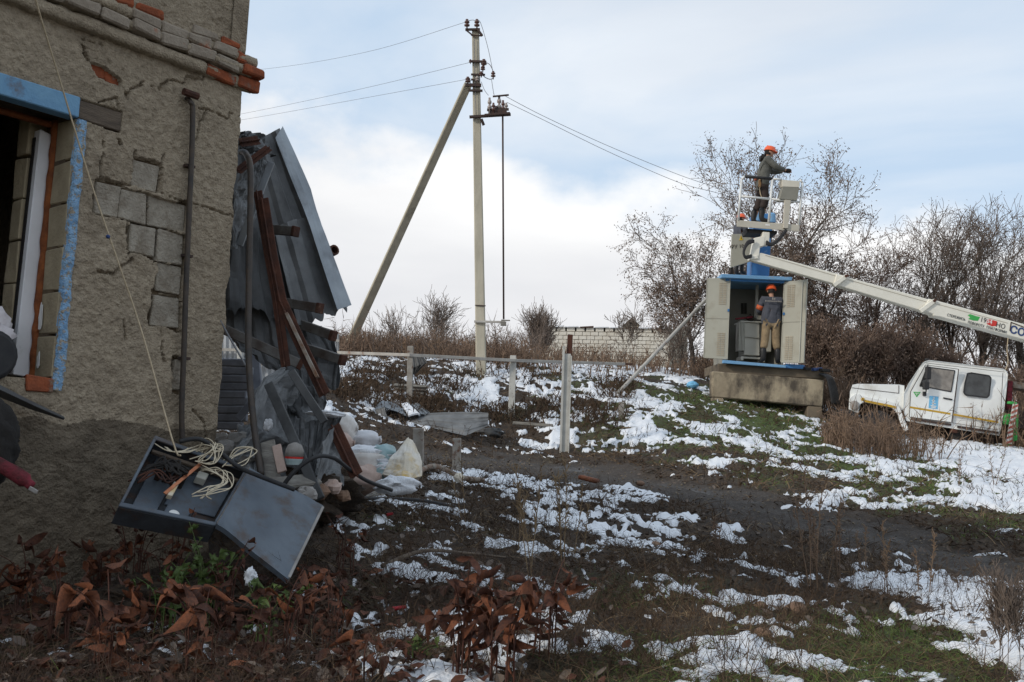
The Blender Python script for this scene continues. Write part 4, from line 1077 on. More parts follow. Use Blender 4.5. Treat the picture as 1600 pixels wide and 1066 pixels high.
MBp = MB().bar(P(420, 600, 6.35), P(500, 780, 6.0), 0.06, 0.03, up=Vector((0, 1, 0)))
MBp.bar(P(455, 580, 6.3), P(507, 660, 6.25), 0.05, 0.03, up=Vector((0, 1, 0)))
tag(MBp.build('angle_strip', MT['zincdark'], bevel=0.003), 'grey bent angle bars lying diagonally through the debris heap', 'strip')
# tail of a rusty beam at the end of the heap
beam('rusty angle standing at the far end of the debris heap', [(521, 668, 6.5), (556, 742, 6.3)], 0.05, 0.06, MT['rust'])
def purlin(label, a, b, r=0.03):
    t = thing('purlin', label, 'purlin', P(*b), 'grey purlins under the torn canopy')
    A, B = P(*a), P(*b)
    MB().bar(A, B, 0.055, 0.07, up=Z).build('bar', MT['purlin'], t, bevel=0.004)
    dd = (B - A).normalized()
    MB().bar(B - dd * 0.02, B + dd * 0.012, 0.064, 0.078, up=Z).build('rusty_end', MT['rust'], t, bevel=0.004)
purlin('uppermost purlin stub under the galvanised sheets', (414, 358, 7.5), (462, 362, 7.3))
purlin('second purlin stub under the galvanised sheets', (440, 472, 7.5), (500, 482, 7.3))
purlin('third purlin stub sticking out beside the torn sheet edge', (465, 505, 7.6), (521, 525, 7.4))
purlin('lowest purlin stub above the debris heap', (480, 545, 7.6), (536, 563, 7.4))
purlin('long dark purlin running from the wall corner under the canopy', (335, 508, 7.0), (470, 570, 7.1))
o = MB().lathe(P(512, 396, 8.1), P(528, 388, 8.0) - P(512, 396, 8.1), [(0.04, 0), (0.045, 0.0), (0.045, 0.1), (0.03, 0.1), (0.03, 0.02)], 12).build('pipe_stub', MT['rust'])
tag(o, 'rusty pipe end poking out beyond the canopy edge', 'pipe')
# bent grey service pipe in front of the wreck
o = MB().tube(catmull([P(376, 238, 6.7), P(384, 240, 6.6), P(391, 262, 6.5), P(391, 330, 6.45), P(389, 440, 6.4), P(388, 540, 6.3), P(392, 620, 6.2), P(400, 690, 6.1), P(408, 742, 6.0)], 6), 0.021, 9).build('bent_pipe', MT['conduit'], smooth=True)
tag(o, 'bent grey conduit pipe standing between the wall corner and the wreck', 'pipe')
o = MB().tube(catmull([P(342, 497, 6.36), P(360, 530, 6.4), P(392, 585, 6.35)], 5), 0.006, 6).build('thin_wire', MT['wire'], smooth=True)
tag(o, 'thin dark wire from the wall corner to the bent pipe', 'wire')
# black hoses
o = MB().tube(catmull([P(438, 765, 5.9), P(462, 735, 5.9), P(494, 714, 5.95), P(522, 716, 6.1), P(548, 735, 6.3), P(575, 752, 6.5), P(612, 766, 6.7)], 6), 0.013, 8).build('hose', MT['blackrub'], smooth=True)
tag(o, 'black rubber hose arching over the front of the debris heap', 'hose')
o = MB().tube(catmull([P(280, 690, 5.5), P(310, 686, 5.55), P(335, 700, 5.6), P(370, 728, 5.6), P(400, 742, 5.55), P(460, 765, 5.5)], 6), 0.013, 8).build('hose', MT['blackrub'], smooth=True)
tag(o, 'thick black cable lying along the top of the fallen cabinet', 'cable')
o = MB().tube(catmull([gp(500, 800) + Z * 0.05, gp(540, 796) + Z * 0.06, gp(600, 793) + Z * 0.05, gp(655, 798) + Z * 0.07, gp(712, 800) + Z * 0.04], 6), 0.016, 8).build('hose', MT['blackrub'], smooth=True)
tag(o, 'black cable lying on the muddy ground in front of the sacks', 'cable')
# bits in the heap
b_ = thing('plank', 'pale weathered plank standing in the debris heap behind the cabinet', 'plank', P(412, 745, 6.0), 'planks in the debris heap')
MB().bar(P(418, 690, 6.15), P(428, 752, 6.05), 0.09, 0.02, up=Vector((0, 1, 0))).build('board', MT['greywood'], b_, bevel=0.003)
b_ = thing('plank', 'pinkish plaster board piece leaning in the middle of the debris heap', 'plank', P(437, 735, 6.0), 'planks in the debris heap')
MB().bar(P(432, 696, 6.12), P(441, 738, 6.05), 0.055, 0.02, up=Vector((0, 1, 0))).build('board', MT['sackpink'], b_, bevel=0.003)
b_ = thing('plank', 'grey board lying flat across the foot of the debris heap', 'plank', P(470, 760, 5.9), 'planks in the debris heap')
MB().bar(P(430, 756, 5.9), P(495, 748, 6.1), 0.12, 0.02, up=Vector((0, -.6, 1))).build('board', MT['greywood'], b_, bevel=0.003)
bx = thing('paint_tub', 'dark green tub with a red band and grey lid among the debris', 'tub', P(460, 730, 6.05))
c = P(459, 726, 6.1)
MB().lathe(c, Z, [(0.045, 0), (0.055, 0.03), (0.055, 0.035)], 16).build('tub', MT['sackteal'], bx)
MB().lathe(c + Z * 0.036, Z, [(0.056, 0), (0.057, 0.012)], 16).build('red_band', MT['redpaint'], bx)
MB().lathe(c + Z * 0.049, Z, [(0.058, 0), (0.055, 0.04), (0.042, 0.07), (0.01, 0.085)], 16).build('lid', MT['rubble'], bx, smooth=True)
for i, (u, v, Y, r, m, lab) in enumerate([
    (352, 704, 6.6, 0.07, 'rubble', 'pale rubble lump nearest the foot of the wall corner'),
    (372, 690, 6.8, 0.08, 'rubble', 'snow-dusted rubble lump in the gap behind the bent pipe'),
    (345, 688, 6.9, 0.06, 'rubble', 'small rubble lump right at the wall corner'),
    (385, 715, 6.4, 0.06, 'rubble', 'grey rubble lump under the curled sheet edge'),
    (498, 768, 6.1, 0.06, 'stonebrown', 'brown stone at the front foot of the debris heap'),
    (520, 760, 6.2, 0.05, 'sackpink', 'pinkish clod beside the arching hose'),
    (478, 772, 5.95, 0.05, 'rubble', 'grey rubble lump between the hose ends'),
    (535, 775, 6.3, 0.045, 'stonebrown', 'small brown stone below the arching hose')]):
    p = P(u, v, Y)
    tag(link('rubble_lump', lump_mesh('rubble_lump', p, r * 1.2, r, r * 0.85, 40 + i, 0.5, 1.8, 9, 7, None, False), MT[m]), lab, 'rubble', 'lumps in the debris heap')
# soil and shadowed filling under the heap so that it rests on something
tag(link('debris_mound', lump_mesh('debris_mound', P(440, 772, 7.4), 0.5, 0.6, 0.28, 77, 0.45, 3.5, 60, 40), SOIL), 'mound of dark soil and rubble under the torn sheets', None, None, 'structure')
tag(link('debris_mound', lump_mesh('debris_mound', P(300, 945, 5.35) , 0.5, 0.3, 0.12, 79, 0.45, 3.5, 60, 40), SOIL), 'low mound of dark soil under the fallen cabinet', None, None, 'structure')
tag(link('snow_lump', lump_mesh('snow_lump', P(419, 664, 6.35), 0.028, 0.02, 0.04, 3, 0.4), MT['snowm']), 'small white clot of snow stuck on the crumpled sheet', 'snow')
tag(link('snow_lump', lump_mesh('snow_lump', P(512, 647, 6.6), 0.13, 0.08, 0.025, 4, 0.4), MT['snowm']), 'snow lying along the ridge of the ribbed bent sheet', 'snow')

# sacks ----------------------------------------------------------------
def sack(label, u, v, Y, rx, ry, rz, m, seed, cap=True, amp=0.22):
    p = P(u, v, Y)
    t = thing('sack', label, 'sack', (p.x, p.y, p.z - rz), 'sacks dumped by the debris heap')
    link('bag', lump_mesh('bag', p, rx, ry, rz, seed, amp, 1.7, 30, 20), MT[m], t)
    if cap:
        link('snow_cap', lump_mesh('snow_cap', p + Z * rz * 0.45, rx * 0.86, ry * 0.86, rz * 0.62, seed, amp, 1.7, 30, 20), MT['snowm'], t)
    r = random.Random(seed)
    q = p + Vector((rx * 0.78, -ry * 0.2, rz * 0.15))
    MB().loft([[q + Vector((0.02 * k, r.uniform(-1, 1) * 0.01, 0)) + Vector((0, math.cos(a), math.sin(a))) * w for a in [0, 1.05, 2.1, 3.14, 4.2, 5.2]] for k, w in [(-1, 0.05), (0.5, 0.022), (1.5, 0.03), (2, 0.034)]]).build('tied_neck', MT[m], t, smooth=True)
sack('pale rounded sack at the top of the pile beside the ribbed sheet', 536, 672, 9.3, 0.13, 0.16, 0.15, 'sack', 1, False)
sack('pinkish sack at the left under the top one', 532, 695, 9.0, 0.12, 0.16, 0.12, 'sackpink', 2, False)
sack('grey-white sack lying on its side at the back of the pile', 567, 687, 9.4, 0.17, 0.16, 0.09, 'sackgrey', 3, False)
sack('big snow-covered sack sprawled at the front of the pile', 575, 728, 8.6, 0.30, 0.24, 0.17, 'sack', 4, True, 0.3)
sack('pinkish brown sack bulging at the foot of the pile', 560, 748, 8.3, 0.20, 0.16, 0.13, 'sackpink', 5, False, 0.3)
sack('teal and white sack in the middle of the pile', 598, 712, 8.6, 0.12, 0.14, 0.10, 'sackteal', 6, False)
sack('small torn sack under the stained one', 608, 740, 8.4, 0.14, 0.14, 0.09, 'sackteal', 7, True)
tt = thing('stained_sack', 'white pointed sack with a yellow stain standing against the short post', 'sack', P(630, 750, 8.5), 'sacks dumped by the debris heap')
me = sheet_mesh('bag', px([[(636, 694, 8.6), (640, 694, 8.6), (642, 697, 8.6)], [(612, 722, 8.3), (634, 722, 8.25), (650, 722, 8.4)], [(602, 746, 8.25), (632, 752, 8.15), (655, 748, 8.3)]]), ribs=0, nu=30, nv=30, dent=0.03, seed=31, thick=0.05)
link('bag', me, MT['sackyellow'], tt)
tag(link('snow_lump', lump_mesh('snow_lump', P(618, 760, 8.0), 0.17, 0.14, 0.07, 8, 0.45), MT['snowm']), 'lumpy snow heaped below the stained sack', 'snow')
tag(link('plastic_scrap', lump_mesh('plastic_scrap', P(716, 747, 9.6), 0.05, 0.05, 0.04, 9, 0.4), MT['sackyellow']), 'small yellowish scrap beside the rusty short post', 'scrap')

# fallen electrical cabinet --------------------------------------------------
cb = thing('electrical_cabinet', 'fallen blue-grey electrical cabinet, its left half open and full of torn wires', 'electrical cabinet', P(300, 905, 5.3))
BL, BR, TR, TL = P(184, 793, 5.0), P(336, 824, 5.22), P(387, 736, 5.7), P(241, 683, 5.5)
ex = (BR - BL); ey = ((TL - BL) + (TR - BR)) * 0.5
n_ = ex.cross(ey).normalized()
if n_.y > 0: n_ = -n_
def cp(a, b, c=0.0):
    """a along the length 0..1, b across 0..1, c metres out of the front face"""
    q = (BL * (1 - a) + BR * a) * (1 - b) + (TL * (1 - a) + TR * a) * b
    return q + n_ * c
DIV = 1.0
D_ = 0.115
def cq(a, b, c=0.0): return cp(a / 0.56, b, c)
def cqbox(mb, a0, a1, b0, b1, c0, c1): return cpbox(mb, a0 / 0.56, a1 / 0.56, b0, b1, c0, c1)
def cpbox(mb, a0, a1, b0, b1, c0, c1):
    return mb.prism([cp(a0, b0, c0), cp(a1, b0, c0), cp(a1, b1, c0), cp(a0, b1, c0)], n_ * (c1 - c0))
sh = MB()
cpbox(sh, 0, 1, 0, 0.018, -D_, 0); cpbox(sh, 0, 1, 0.982, 1, -D_, 0)
cpbox(sh, 0, 0.008, 0.02, 0.98, -D_, 0); cpbox(sh, 0.992, 1, 0.02, 0.98, -D_, 0)
cpbox(sh, 0.01, 0.99, 0.02, 0.98, -D_, -D_ + 0.01)
sh.build('carcass', MT['cabdark'], cb, bevel=0.003)
fr = MB()
for a0, a1, b0, b1 in [(0.0, DIV, 0.0, 0.05), (0.0, DIV, 0.95, 1.0), (0.0, 0.03, 0.05, 0.95), (DIV - 0.035, DIV, 0.05, 0.95)]:
    cpbox(fr, a0, a1, b0, b1, 0.001, 0.014)
fr.build('front_frame', MT['cabgrey'], cb, bevel=0.003)
DL = [P(387, 737, 5.68), P(503, 795, 5.75), P(447, 911, 5.15), P(336, 825, 5.2)]
dn_ = (DL[1] - DL[0]).cross(DL[3] - DL[0]).normalized()
if dn_.y > 0: dn_ = -dn_
def dp(a, b, c=0.0): return (DL[0] * (1 - a) + DL[1] * a) * (1 - b) + (DL[3] * (1 - a) + DL[2] * a) * b + dn_ * c
cbd = link('door', sheet_mesh('door', [[DL[1], DL[0]], [DL[2], DL[3]]], ribs=0, nu=30, nv=30, dent=0.012, dscale=1.2, seed=8, thick=-0.03), MT['cabgrey'], cb)
mb = MB(); mb.bar(dp(1.0, 0.02, .006), dp(1.0, .98, .006), 0.016, 0.05, up=dn_); mb.build('pale_door_lip', MT['rubble'], cbd, bevel=0.003)
dm = MB()
for (a0, b0, a1, b1) in [(0.42, 0.40, 0.53, 0.62), (0.46, 0.38, 0.53, 0.60), (0.54, 0.62, 0.66, 0.34), (0.50, 0.42, 0.55, 0.56)]:
    dm.bar(dp(a0, b0, 0.012), dp(a1, b1, 0.012), 0.004, 0.004, up=dn_)
dm.build('scratched_mark', MT['rubble'], cbd)
hg = MB()
cpbox(hg, DIV - 0.004, DIV + 0.006, 0.0, 1.0, 0.018, 0.034); hg.build('hinge_strip', MT['rustpale'], cb, bevel=0.002)
rm = MB()
rm.bar(dp(0.02, 0.0, 0.004), dp(0.97, 0.0, 0.004), 0.012, 0.012, up=dn_); rm.build('rusty_edge', MT['rust'], cb)
ip = MB()
cqbox(ip, 0.06, 0.20, 0.08, 0.90, -0.09, -0.08); cqbox(ip, 0.22, 0.52, 0.35, 0.92, -0.10, -0.09); cqbox(ip, 0.24, 0.38, 0.06, 0.33, -0.08, -0.07)
ip.build('mounting_plate', MT['cabgrey'], cb, bevel=0.003)
bw = MB()
cqbox(bw, 0.02, 0.54, 0.86, 0.90, -0.05, -0.03); bw.build('wooden_batten', MT['oldwood'], cb, bevel=0.003)
for k in range(4):
    a = 0.10 + 0.045 * k
    mb = MB(); cqbox(mb, a, a + 0.03, 0.60, 0.80, -0.10, -0.02); mb.build('fuse_holder', MT['dark'] if k % 2 else MT['iron'], cb, bevel=0.004)
mb = MB()
mb.bar(cq(0.05, 0.62, -0.01), cq(0.27, 0.66, 0.01), 0.016, 0.008, up=n_); mb.bar(cq(0.20, 0.30, 0.0), cq(0.30, 0.80, 0.02), 0.018, 0.006, up=n_)
mb.build('busbar', MT['copper'], cb)
mb = MB(); cqbox(mb, 0.215, 0.245, 0.30, 0.50, -0.03, 0.0); mb.build('terminal_block', MT['sackyellow'], cb, bevel=0.003)
mb = MB(); cqbox(mb, 0.31, 0.37, 0.70, 0.80, -0.07, -0.02); mb.build('meter_socket', MT['tank'], cb, bevel=0.004)
mb = MB(); mb.lathe(cq(0.30, 0.20, -0.07), n_, [(0.001, 0), (0.028, 0), (0.028, 0.006), (0.02, 0.01), (0.001, 0.01)], 14); mb.build('white_dial', MT['white'], cb)
r = random.Random(5)
# torn wires: loops of cream flex, some spilling over the edge
def cw(pts, rad=0.0032, m='wirewhite'):
    MB().tube(catmull([cq(*p) for p in pts], 6), rad, 6).build('wire', MT[m], cb, smooth=True)
for k in range(9):
    j = lambda s=0.05: r.uniform(-s, s)
    cw([(0.24 + j(), 0.97, 0.0), (0.30 + j(), 1.06 + j(.05), 0.06), (0.35 + j(.03), 0.98 + j(.05), 0.09), (0.33 + j(), 0.84 + j(), 0.06), (0.27 + j(), 0.80, 0.03)])
for k in range(7):
    j = lambda s=0.06: r.uniform(-s, s)
    cw([(0.34 + j(), 0.80 + j(), 0.0), (0.42 + j(), 0.72 + j(.05), 0.05), (0.47 + j(), 0.55 + j(.06), 0.05), (0.46 + j(), 0.38 + j(.06), 0.06), (0.40 + j(), 0.30 + j(), 0.04)])
for k in range(4):
    j = lambda s=0.05: r.uniform(-s, s)
    cw([(0.06 + j(), 0.92, 0.0), (0.10 + j(), 0.82 + j(), 0.04), (0.16 + j(), 0.84, 0.05), (0.22 + j(), 0.93 + j(), 0.04)])
for k in range(3):
    j = lambda s=0.06: r.uniform(-s, s)
    cw([(0.38 + j(), 1.0, 0.0), (0.44 + j(), 1.12 + j(.05), 0.06), (0.50 + j(), 1.18 + j(.06), 0.08), (0.49 + j(), 0.98 + j(), 0.05), (0.42, 0.84 + j(), 0.03)])
for k in range(12):
    j = lambda s=0.06: r.uniform(-s, s)
    cw([(0.08 + j(), 0.55 + j(), 0.0), (0.13 + j(), 0.68 + j(), 0.03), (0.2 + j(), 0.6 + j(), 0.03), (0.24 + j(), 0.72 + j(), 0.0)], 0.006, 'dark')
for k in range(3):
    j = lambda s=0.05: r.uniform(-s, s)
    cw([(0.03 + j(), 0.40 + j(), -0.02), (0.10 + j(), 0.50 + j(), 0.02), (0.16 + j(), 0.45 + j(), 0.02), (0.20 + j(), 0.6 + j(), 0.0)], 0.005, 'rust')

# yard beyond: slate-grey siding and pale fence seen through the gap
sd_ = thing('siding_panel', 'dark grey horizontally boarded panel standing in the gap beside the house corner', 'siding', P(365, 668, 9.5))
for k in range(9):
    v0 = 562 + k * 12.2
    uR = 394 - k * 1.5 + (3 if k % 2 else -2)
    a, b = P(310, v0 + 5 - (0 if k else 1), 9.6), P(uR, v0 + 6 + random.uniform(-1, 1), 9.5)
    MB().bar(a, b, 0.05, 0.078, up=Z).build('board', MT['slate'], sd_, bevel=0.014, seg=2)
MB().bar(P(397, 548, 9.8), P(402, 610, 9.7), 0.10, 0.05, up=Vector((0, 1, 0))).build('end_board', MT['slate'], sd_, bevel=0.006)
MB().bar(P(372, 655, 9.3), P(394, 628, 9.3), 0.07, 0.03, up=Vector((0, 1, 0))).build('broken_board', MT['slate'], sd_, bevel=0.004)
def fence_panel(label, u0, u1, v0, v1, Y):
    t = thing('corrugated_fence', label, 'fence', P((u0 + u1) / 2, v1, Y), 'pale corrugated fence panels behind the house')
    link('sheet', sheet_mesh('sheet', px([[(u0, v0, Y), (u1, v0 + 2, Y)], [(u0, v1, Y), (u1, v1 + 2, Y)]]), ribs=max(4, int((u1 - u0) / 7)), amp=0.035, nu=100, nv=3, dent=0.006), MT['fencesheet'], t)
    for f in (0.3, 0.8):
        v = v0 + (v1 - v0) * f
        MB().bar(P(u0, v, Y - 0.1), P(u1, v + 2, Y - 0.1), 0.04, 0.05).build('rail', MT['rail'], t)
fence_panel('pale corrugated fence panel in the gap just right of the wall corner', 300, 384, 522, 600, 17.5)
fence_panel('pale corrugated fence panel seen behind the bent pipe', 386, 446, 540, 632, 16.5)
fence_panel('narrow pale fence panel between the canopy edge and the leaning strut', 519, 530, 520, 556, 21)
pt = MB().bar(P(374, 524, 17.3), P(376, 580, 17.3), 0.09, 0.09); tag(pt.build('fence_post', MT['postwhite'], bevel=0.006), 'pale post of the corrugated fence in the gap', 'post')
# ------------------------------------------------------------------ power pole
YP = 24.2
pb = gp(751, 584, 15)
YP = pb.y
def taper(mb, a, b, wa, wb, da, db, ch=0.2):
    a = Vector(a); b = Vector(b); d = (b - a).normalized(); x = Vector((1, 0, 0)); x = (x - d * x.dot(d)).normalized(); y = d.cross(x)
    def ring(c, w, dd):
        return [c + x * (sx * w / 2) + y * (sy * dd / 2) for sx, sy in ((-1, -1 + ch), (-1 + ch, -1), (1 - ch, -1), (1, -1 + ch), (1, 1 - ch), (1 - ch, 1), (-1 + ch, 1), (-1, 1 - ch))]
    return mb.loft([ring(a, wa, da), ring(b, wb, db)])
pk = FPX / YP
pole = thing('power_pole', 'tall grey concrete power pole with a leaning strut and brown insulators', 'power pole', pb)
taper(MB(), P(752, 592, YP), P(743, 46, YP), 16.5 / pk, 11.5 / pk, 0.22, 0.16).build('shaft', MT['concrete'], pole, bevel=0.004)
sb_ = gp(536, 556, 15)
taper(MB(), P(533, 566, sb_.y), P(731, 133, YP + 0.02), 17 / pk, 12.5 / pk, 0.2, 0.17).build('strut', MT['concrete'], pole, bevel=0.004, label='leaning concrete strut with a dark shaded underside')
def pp_(u, v, dy=0.0): return P(u, v, YP + dy)
hw = MB()
hw.bar(pp_(727, 46.5, -.12), pp_(750, 46, -.12), 0.05, 0.05); hw.bar(pp_(728, 47, -.12), pp_(738, 55, -.12), 0.035, 0.03); hw.bar(pp_(746, 46, -.14), pp_(753.5, 56, -.14), 0.07, 0.05)
hw.bar(pp_(736, 55, -.13), pp_(752, 56, -.13), 0.04, 0.03)
hw.build('top_bracket', MT['iron'], pole)
for (v, u0, u1, h) in [(96, 733, 757, 0.05), (116.5, 736, 758, 0.04), (124.5, 736, 750, 0.04), (133, 727, 752, 0.07), (141.5, 732, 754, 0.05)]:
    MB().bar(pp_(u0, v, -.13), pp_(u1, v + 0.5, -.13), h, h).build('clamp_band', MT['iron'], pole)
def insul(u, v0, v1, r=0.07, m='porcelain', dy=-.15, tilt=0.0):
    a = pp_(u, v0, dy); b = pp_(u + tilt, v1, dy); h = (b - a).length
    prof = [(0.25, 0), (0.25, 0.28), (0.95, 0.34), (1.0, 0.45), (0.5, 0.52), (0.45, 0.6), (0.9, 0.66), (0.85, 0.8), (0.5, 0.85), (0.5, 1.0), (0.2, 1.0)]
    MB().lathe(a, b - a, [(r * p, h * q) for p, q in prof], 12).build('insulator', MT[m], pole, smooth=True)
insul(729.7, 46, 30.5); insul(745.2, 46, 30.5)
insul(756, 105, 93, 0.075, dy=-.1); insul(754.5, 112, 103, 0.06, dy=-.1); insul(735, 100, 93, 0.04)
insul(770.6, 124, 111.5, 0.06); insul(752, 121, 112, 0.06)
insul(731, 132, 120.5, 0.07); insul(745.8, 130, 119.5, 0.06, 'porcelaingrey'); insul(735, 130, 124, 0.05, tilt=-5)
# switch platform
mb = MB(); mb.bar(pp_(733.5, 183, -.16), pp_(798, 179, -.16), 0.075, 0.06); mb.bar(pp_(757, 180, -.5), pp_(797, 177, -.5), 0.06, 0.05); mb.bar(pp_(752, 186, -.16), pp_(756, 196, -.12), 0.06, 0.05)
mb.build('switch_arm', MT['iron'], pole, bevel=0.004)
for (u, v1, r, m) in [(765, 153, 0.055, 'porcelaingrey'), (771, 161, 0.05, 'porcelain'), (780, 151, 0.06, 'porcelaingrey'), (786, 157, 0.05, 'porcelain'), (791, 161, 0.05, 'porcelaingrey'), (775, 166, 0.05, 'porcelain')]:
    insul(u, 178, v1, r, m, -.35 if u < 775 else -.2)
mb = MB(); mb.bar(pp_(761, 172, -.3), pp_(795, 171, -.3), 0.06, 0.05); mb.bar(pp_(770, 151, -.25), pp_(795, 148.5, -.25), 0.05, 0.03); mb.bar(pp_(763, 176, -.3), pp_(792, 175, -.3), 0.08, 0.07)
mb.build('switch_frame', MT['iron'], pole)
MB().tube([pp_(785.5, 182, -.2), pp_(787, 499, -.2)], 0.022, 8).build('drive_rod', MT['iron'], pole, smooth=True)
mb = MB(); mb.bar(pp_(741, 502.5, -.14), pp_(789, 503.5, -.2), 0.06, 0.05); mb.build('drive_bracket', MT['rail'], pole, bevel=0.003)
mb = MB(); mb.bar(pp_(782, 506, -.2), pp_(791, 506, -.2), 0.09, 0.10); mb.bar(pp_(783, 500.5, -.2), pp_(797, 501, -.2), 0.03, 0.03); mb.build('drive_lever', MT['greywood'], pole, bevel=0.003)
MB().bar(pp_(742, 477, -.12), pp_(759, 478, -.12), 0.025, 0.02).build('clamp_band', MT['iron'], pole)
def wr(pts, r=0.007, name='jumper', parent=pole):
    return MB().tube(catmull(pts, 5), r, 5).build(name, MT['wire'], parent, smooth=True)
wr([pp_(731, 33, -.15), pp_(738, 31.5, -.15), pp_(745, 33, -.15), pp_(750, 34, -.15), pp_(757, 55, -.15), pp_(764, 82, -.15), pp_(770, 112, -.15)])
wr([pp_(768, 124, -.2), pp_(770, 138, -.25), pp_(772.5, 152, -.25)]); wr([pp_(754, 117, -.1), pp_(758, 121, -.12), pp_(765, 124, -.15), pp_(770, 123, -.15)], 0.011)
wr([pp_(757, 97, -.1), pp_(765, 101, -.12), pp_(770, 110, -.15)], 0.009); wr([pp_(752, 128, -.15), pp_(757, 141, -.2), pp_(763, 149, -.25)])
wr([pp_(741, 60, -.13), pp_(742, 120, -.13), pp_(744, 180, -.13)], 0.008)
def line(label, pts, r=0.005, sag=None):
    o = MB().tube(catmull(pts, 8), r, 5).build('overhead_wire', MT['wire'], smooth=True)
    return tag(o, label, 'wire', 'overhead wires on the pole')
line('topmost overhead wire running left from the pole head', [P(729.5, 34, YP - .15), P(570, 82, 30), P(413, 108, 37), P(250, 120, 45)])
line('middle overhead wire running left from the pole', [P(733, 98, YP - .15), P(560, 140, 30), P(378, 178, 37), P(250, 200, 45)])
line('lowest overhead wire running left from the strut top', [P(730, 124, YP - .15), P(560, 155, 30), P(380, 187, 37), P(250, 206, 45)])
line('upper overhead wire sloping right from the switch to the lift platform', [P(788, 149.5, YP - .25), P(850, 182, YP), P(950, 228, 24.6), P(1060, 273, 25), P(1130, 297, 25.3), P(1186, 322, 25.5)], 0.0065)
line('lower overhead wire sloping right from the switch to the lift platform', [P(792, 160, YP - .2), P(850, 188, YP), P(950, 237, 24.6), P(1060, 285, 25), P(1128, 304, 25.3), P(1190, 330, 25.5)], 0.0065)

# ------------------------------------------------------------------ fences, posts
def post(name, label, cat, u, v_top, v_bot, w_px, m, Y=None, du=0.0, group=None, parent=None):
    b = gp(u, v_bot) if Y is None else P(u, v_bot, Y)
    Y = b.y; k = Y / FPX
    a = P(u + du, v_top, Y)
    mb = MB().bar(b - Z * 0.15, a, w_px * k, w_px * k * 0.9, up=Vector((0, 1, 0)))
    o = mb.build(name, m, parent, bevel=0.008)
    if parent is None: tag(o, label, cat, group)
    return o, b
rf_ = gp(803, 647)
fence = thing('rail_fence', 'low fence of two pale posts and one long horizontal rail across the bank', 'fence', rf_)
Yr = 21.5
post('post', None, None, 799, 556, 648, 10, MT['postwhite'], None, 3, parent=fence)
post('post', None, None, 640.5, 541, 628, 9, MT['posgrey'], None, 1, parent=fence)
MB().bar(P(523, 551, gp(641, 628).y + 1.2), P(641, 555, gp(641, 628).y - 0.07), 0.05, 0.062).build('rail', MT['rail'], fence, bevel=0.004)
MB().bar(P(639, 555, gp(641, 628).y - 0.07), P(805, 563.5, gp(803, 648).y - 0.07), 0.05, 0.062).build('rail', MT['rail'], fence, bevel=0.004)
MB().bar(P(803, 563.5, gp(803, 648).y - 0.07), P(976, 569, gp(803, 648).y + 1.5), 0.05, 0.062).build('rail', MT['rail'], fence, bevel=0.004)
MB().bar(P(974, 569, gp(803, 648).y + 1.52), P(987, 569, gp(803, 648).y + 1.7), 0.07, 0.035).build('rusty_end', MT['rust'], fence, bevel=0.004)
tagp = thing('gate_post', 'tall white channel post with a rusty tube standing in its top', 'post', gp(882, 701))
b = gp(882, 702); k = b.y / FPX; a = P(886, 542, b.y)
d_ = (a - b).normalized(); bb = b - Z * 0.2
MB().bar(bb, a - d_ * 0.13, 12.5 * k, 0.11, up=Vector((0, 1, 0))).build('channel', MT['postwhite'], tagp, bevel=0.006)
MB().bar(bb + Vector((-6.0 * k, -0.075, 0)), P(881, 541, b.y - 0.075), 0.04, 0.03, up=Vector((0, 1, 0))).build('flange', MT['postwhite'], tagp, bevel=0.004)
MB().bar(bb + Vector((6.2 * k, -0.075, 0)), P(893, 556, b.y - 0.075), 0.02, 0.03, up=Vector((0, 1, 0))).build('flange', MT['postwhite'], tagp, bevel=0.004)
MB().bar(P(889, 560, b.y), P(891, 523, b.y), 8 * k, 8 * k, up=Vector((0, 1, 0))).build('rusty_tube', MT['rust'], tagp, bevel=0.005)
post('short_post', 'short grey-painted steel post with a rusty collar beside the sacks', 'post', 654, 669, 742, 16, MT['posgrey'])
post('short_post', 'rustier and lower short post right of the grey one', 'post', 714, 685, 735, 13, MT['posgrey'])
post('stub_post', 'pale stub post at the foot of the slanted pipe', 'post', 971, 628, 658, 8, MT['posgrey'])
o = MB().tube([P(966, 614, gp(968, 622).y), P(1104, 467, 25.2)], 0.043, 8).build('slanted_pipe', MT['rail'])
tag(o, 'grey pipe slanting from the ground up to the left cabinet door', 'pipe')
o = link('metal_scrap', sheet_mesh('metal_scrap', px([[(644, 554, 20.4), (660, 557, 20.3)], [(646, 574, 20.3), (668, 566, 20.2)], [(645, 586, 20.4), (650, 582, 20.3)]]), ribs=3, amp=0.02, nu=24, nv=16, dent=0.02, seed=3), MT['zincdark'])
tag(o, 'dark scrap of sheet metal hooked on the fence post', 'metal scrap')
w = gp(640, 622)
wb = thing('wooden_hatch', 'weathered grey board hatch leaning behind the fence post', 'hatch', w)
for k_ in range(5):
    vv = 602 + k_ * 5.2
    MB().bar(P(615 + k_, vv, w.y + .2), P(668 - k_ * 2, vv + 3, w.y + .35), 0.065, 0.05, up=Vector((0, -1, 1))).build('board', MT['greywood'], wb, bevel=0.004)
w = gp(832, 668)
o = MB().bar(gp(801, 667) + Z * 0.06, gp(864, 673) + Z * 0.06, 0.09, 0.06).build('old_plank', MT['greywood'], bevel=0.01); tag(o, 'weathered plank lying in the snow between the posts', 'plank')
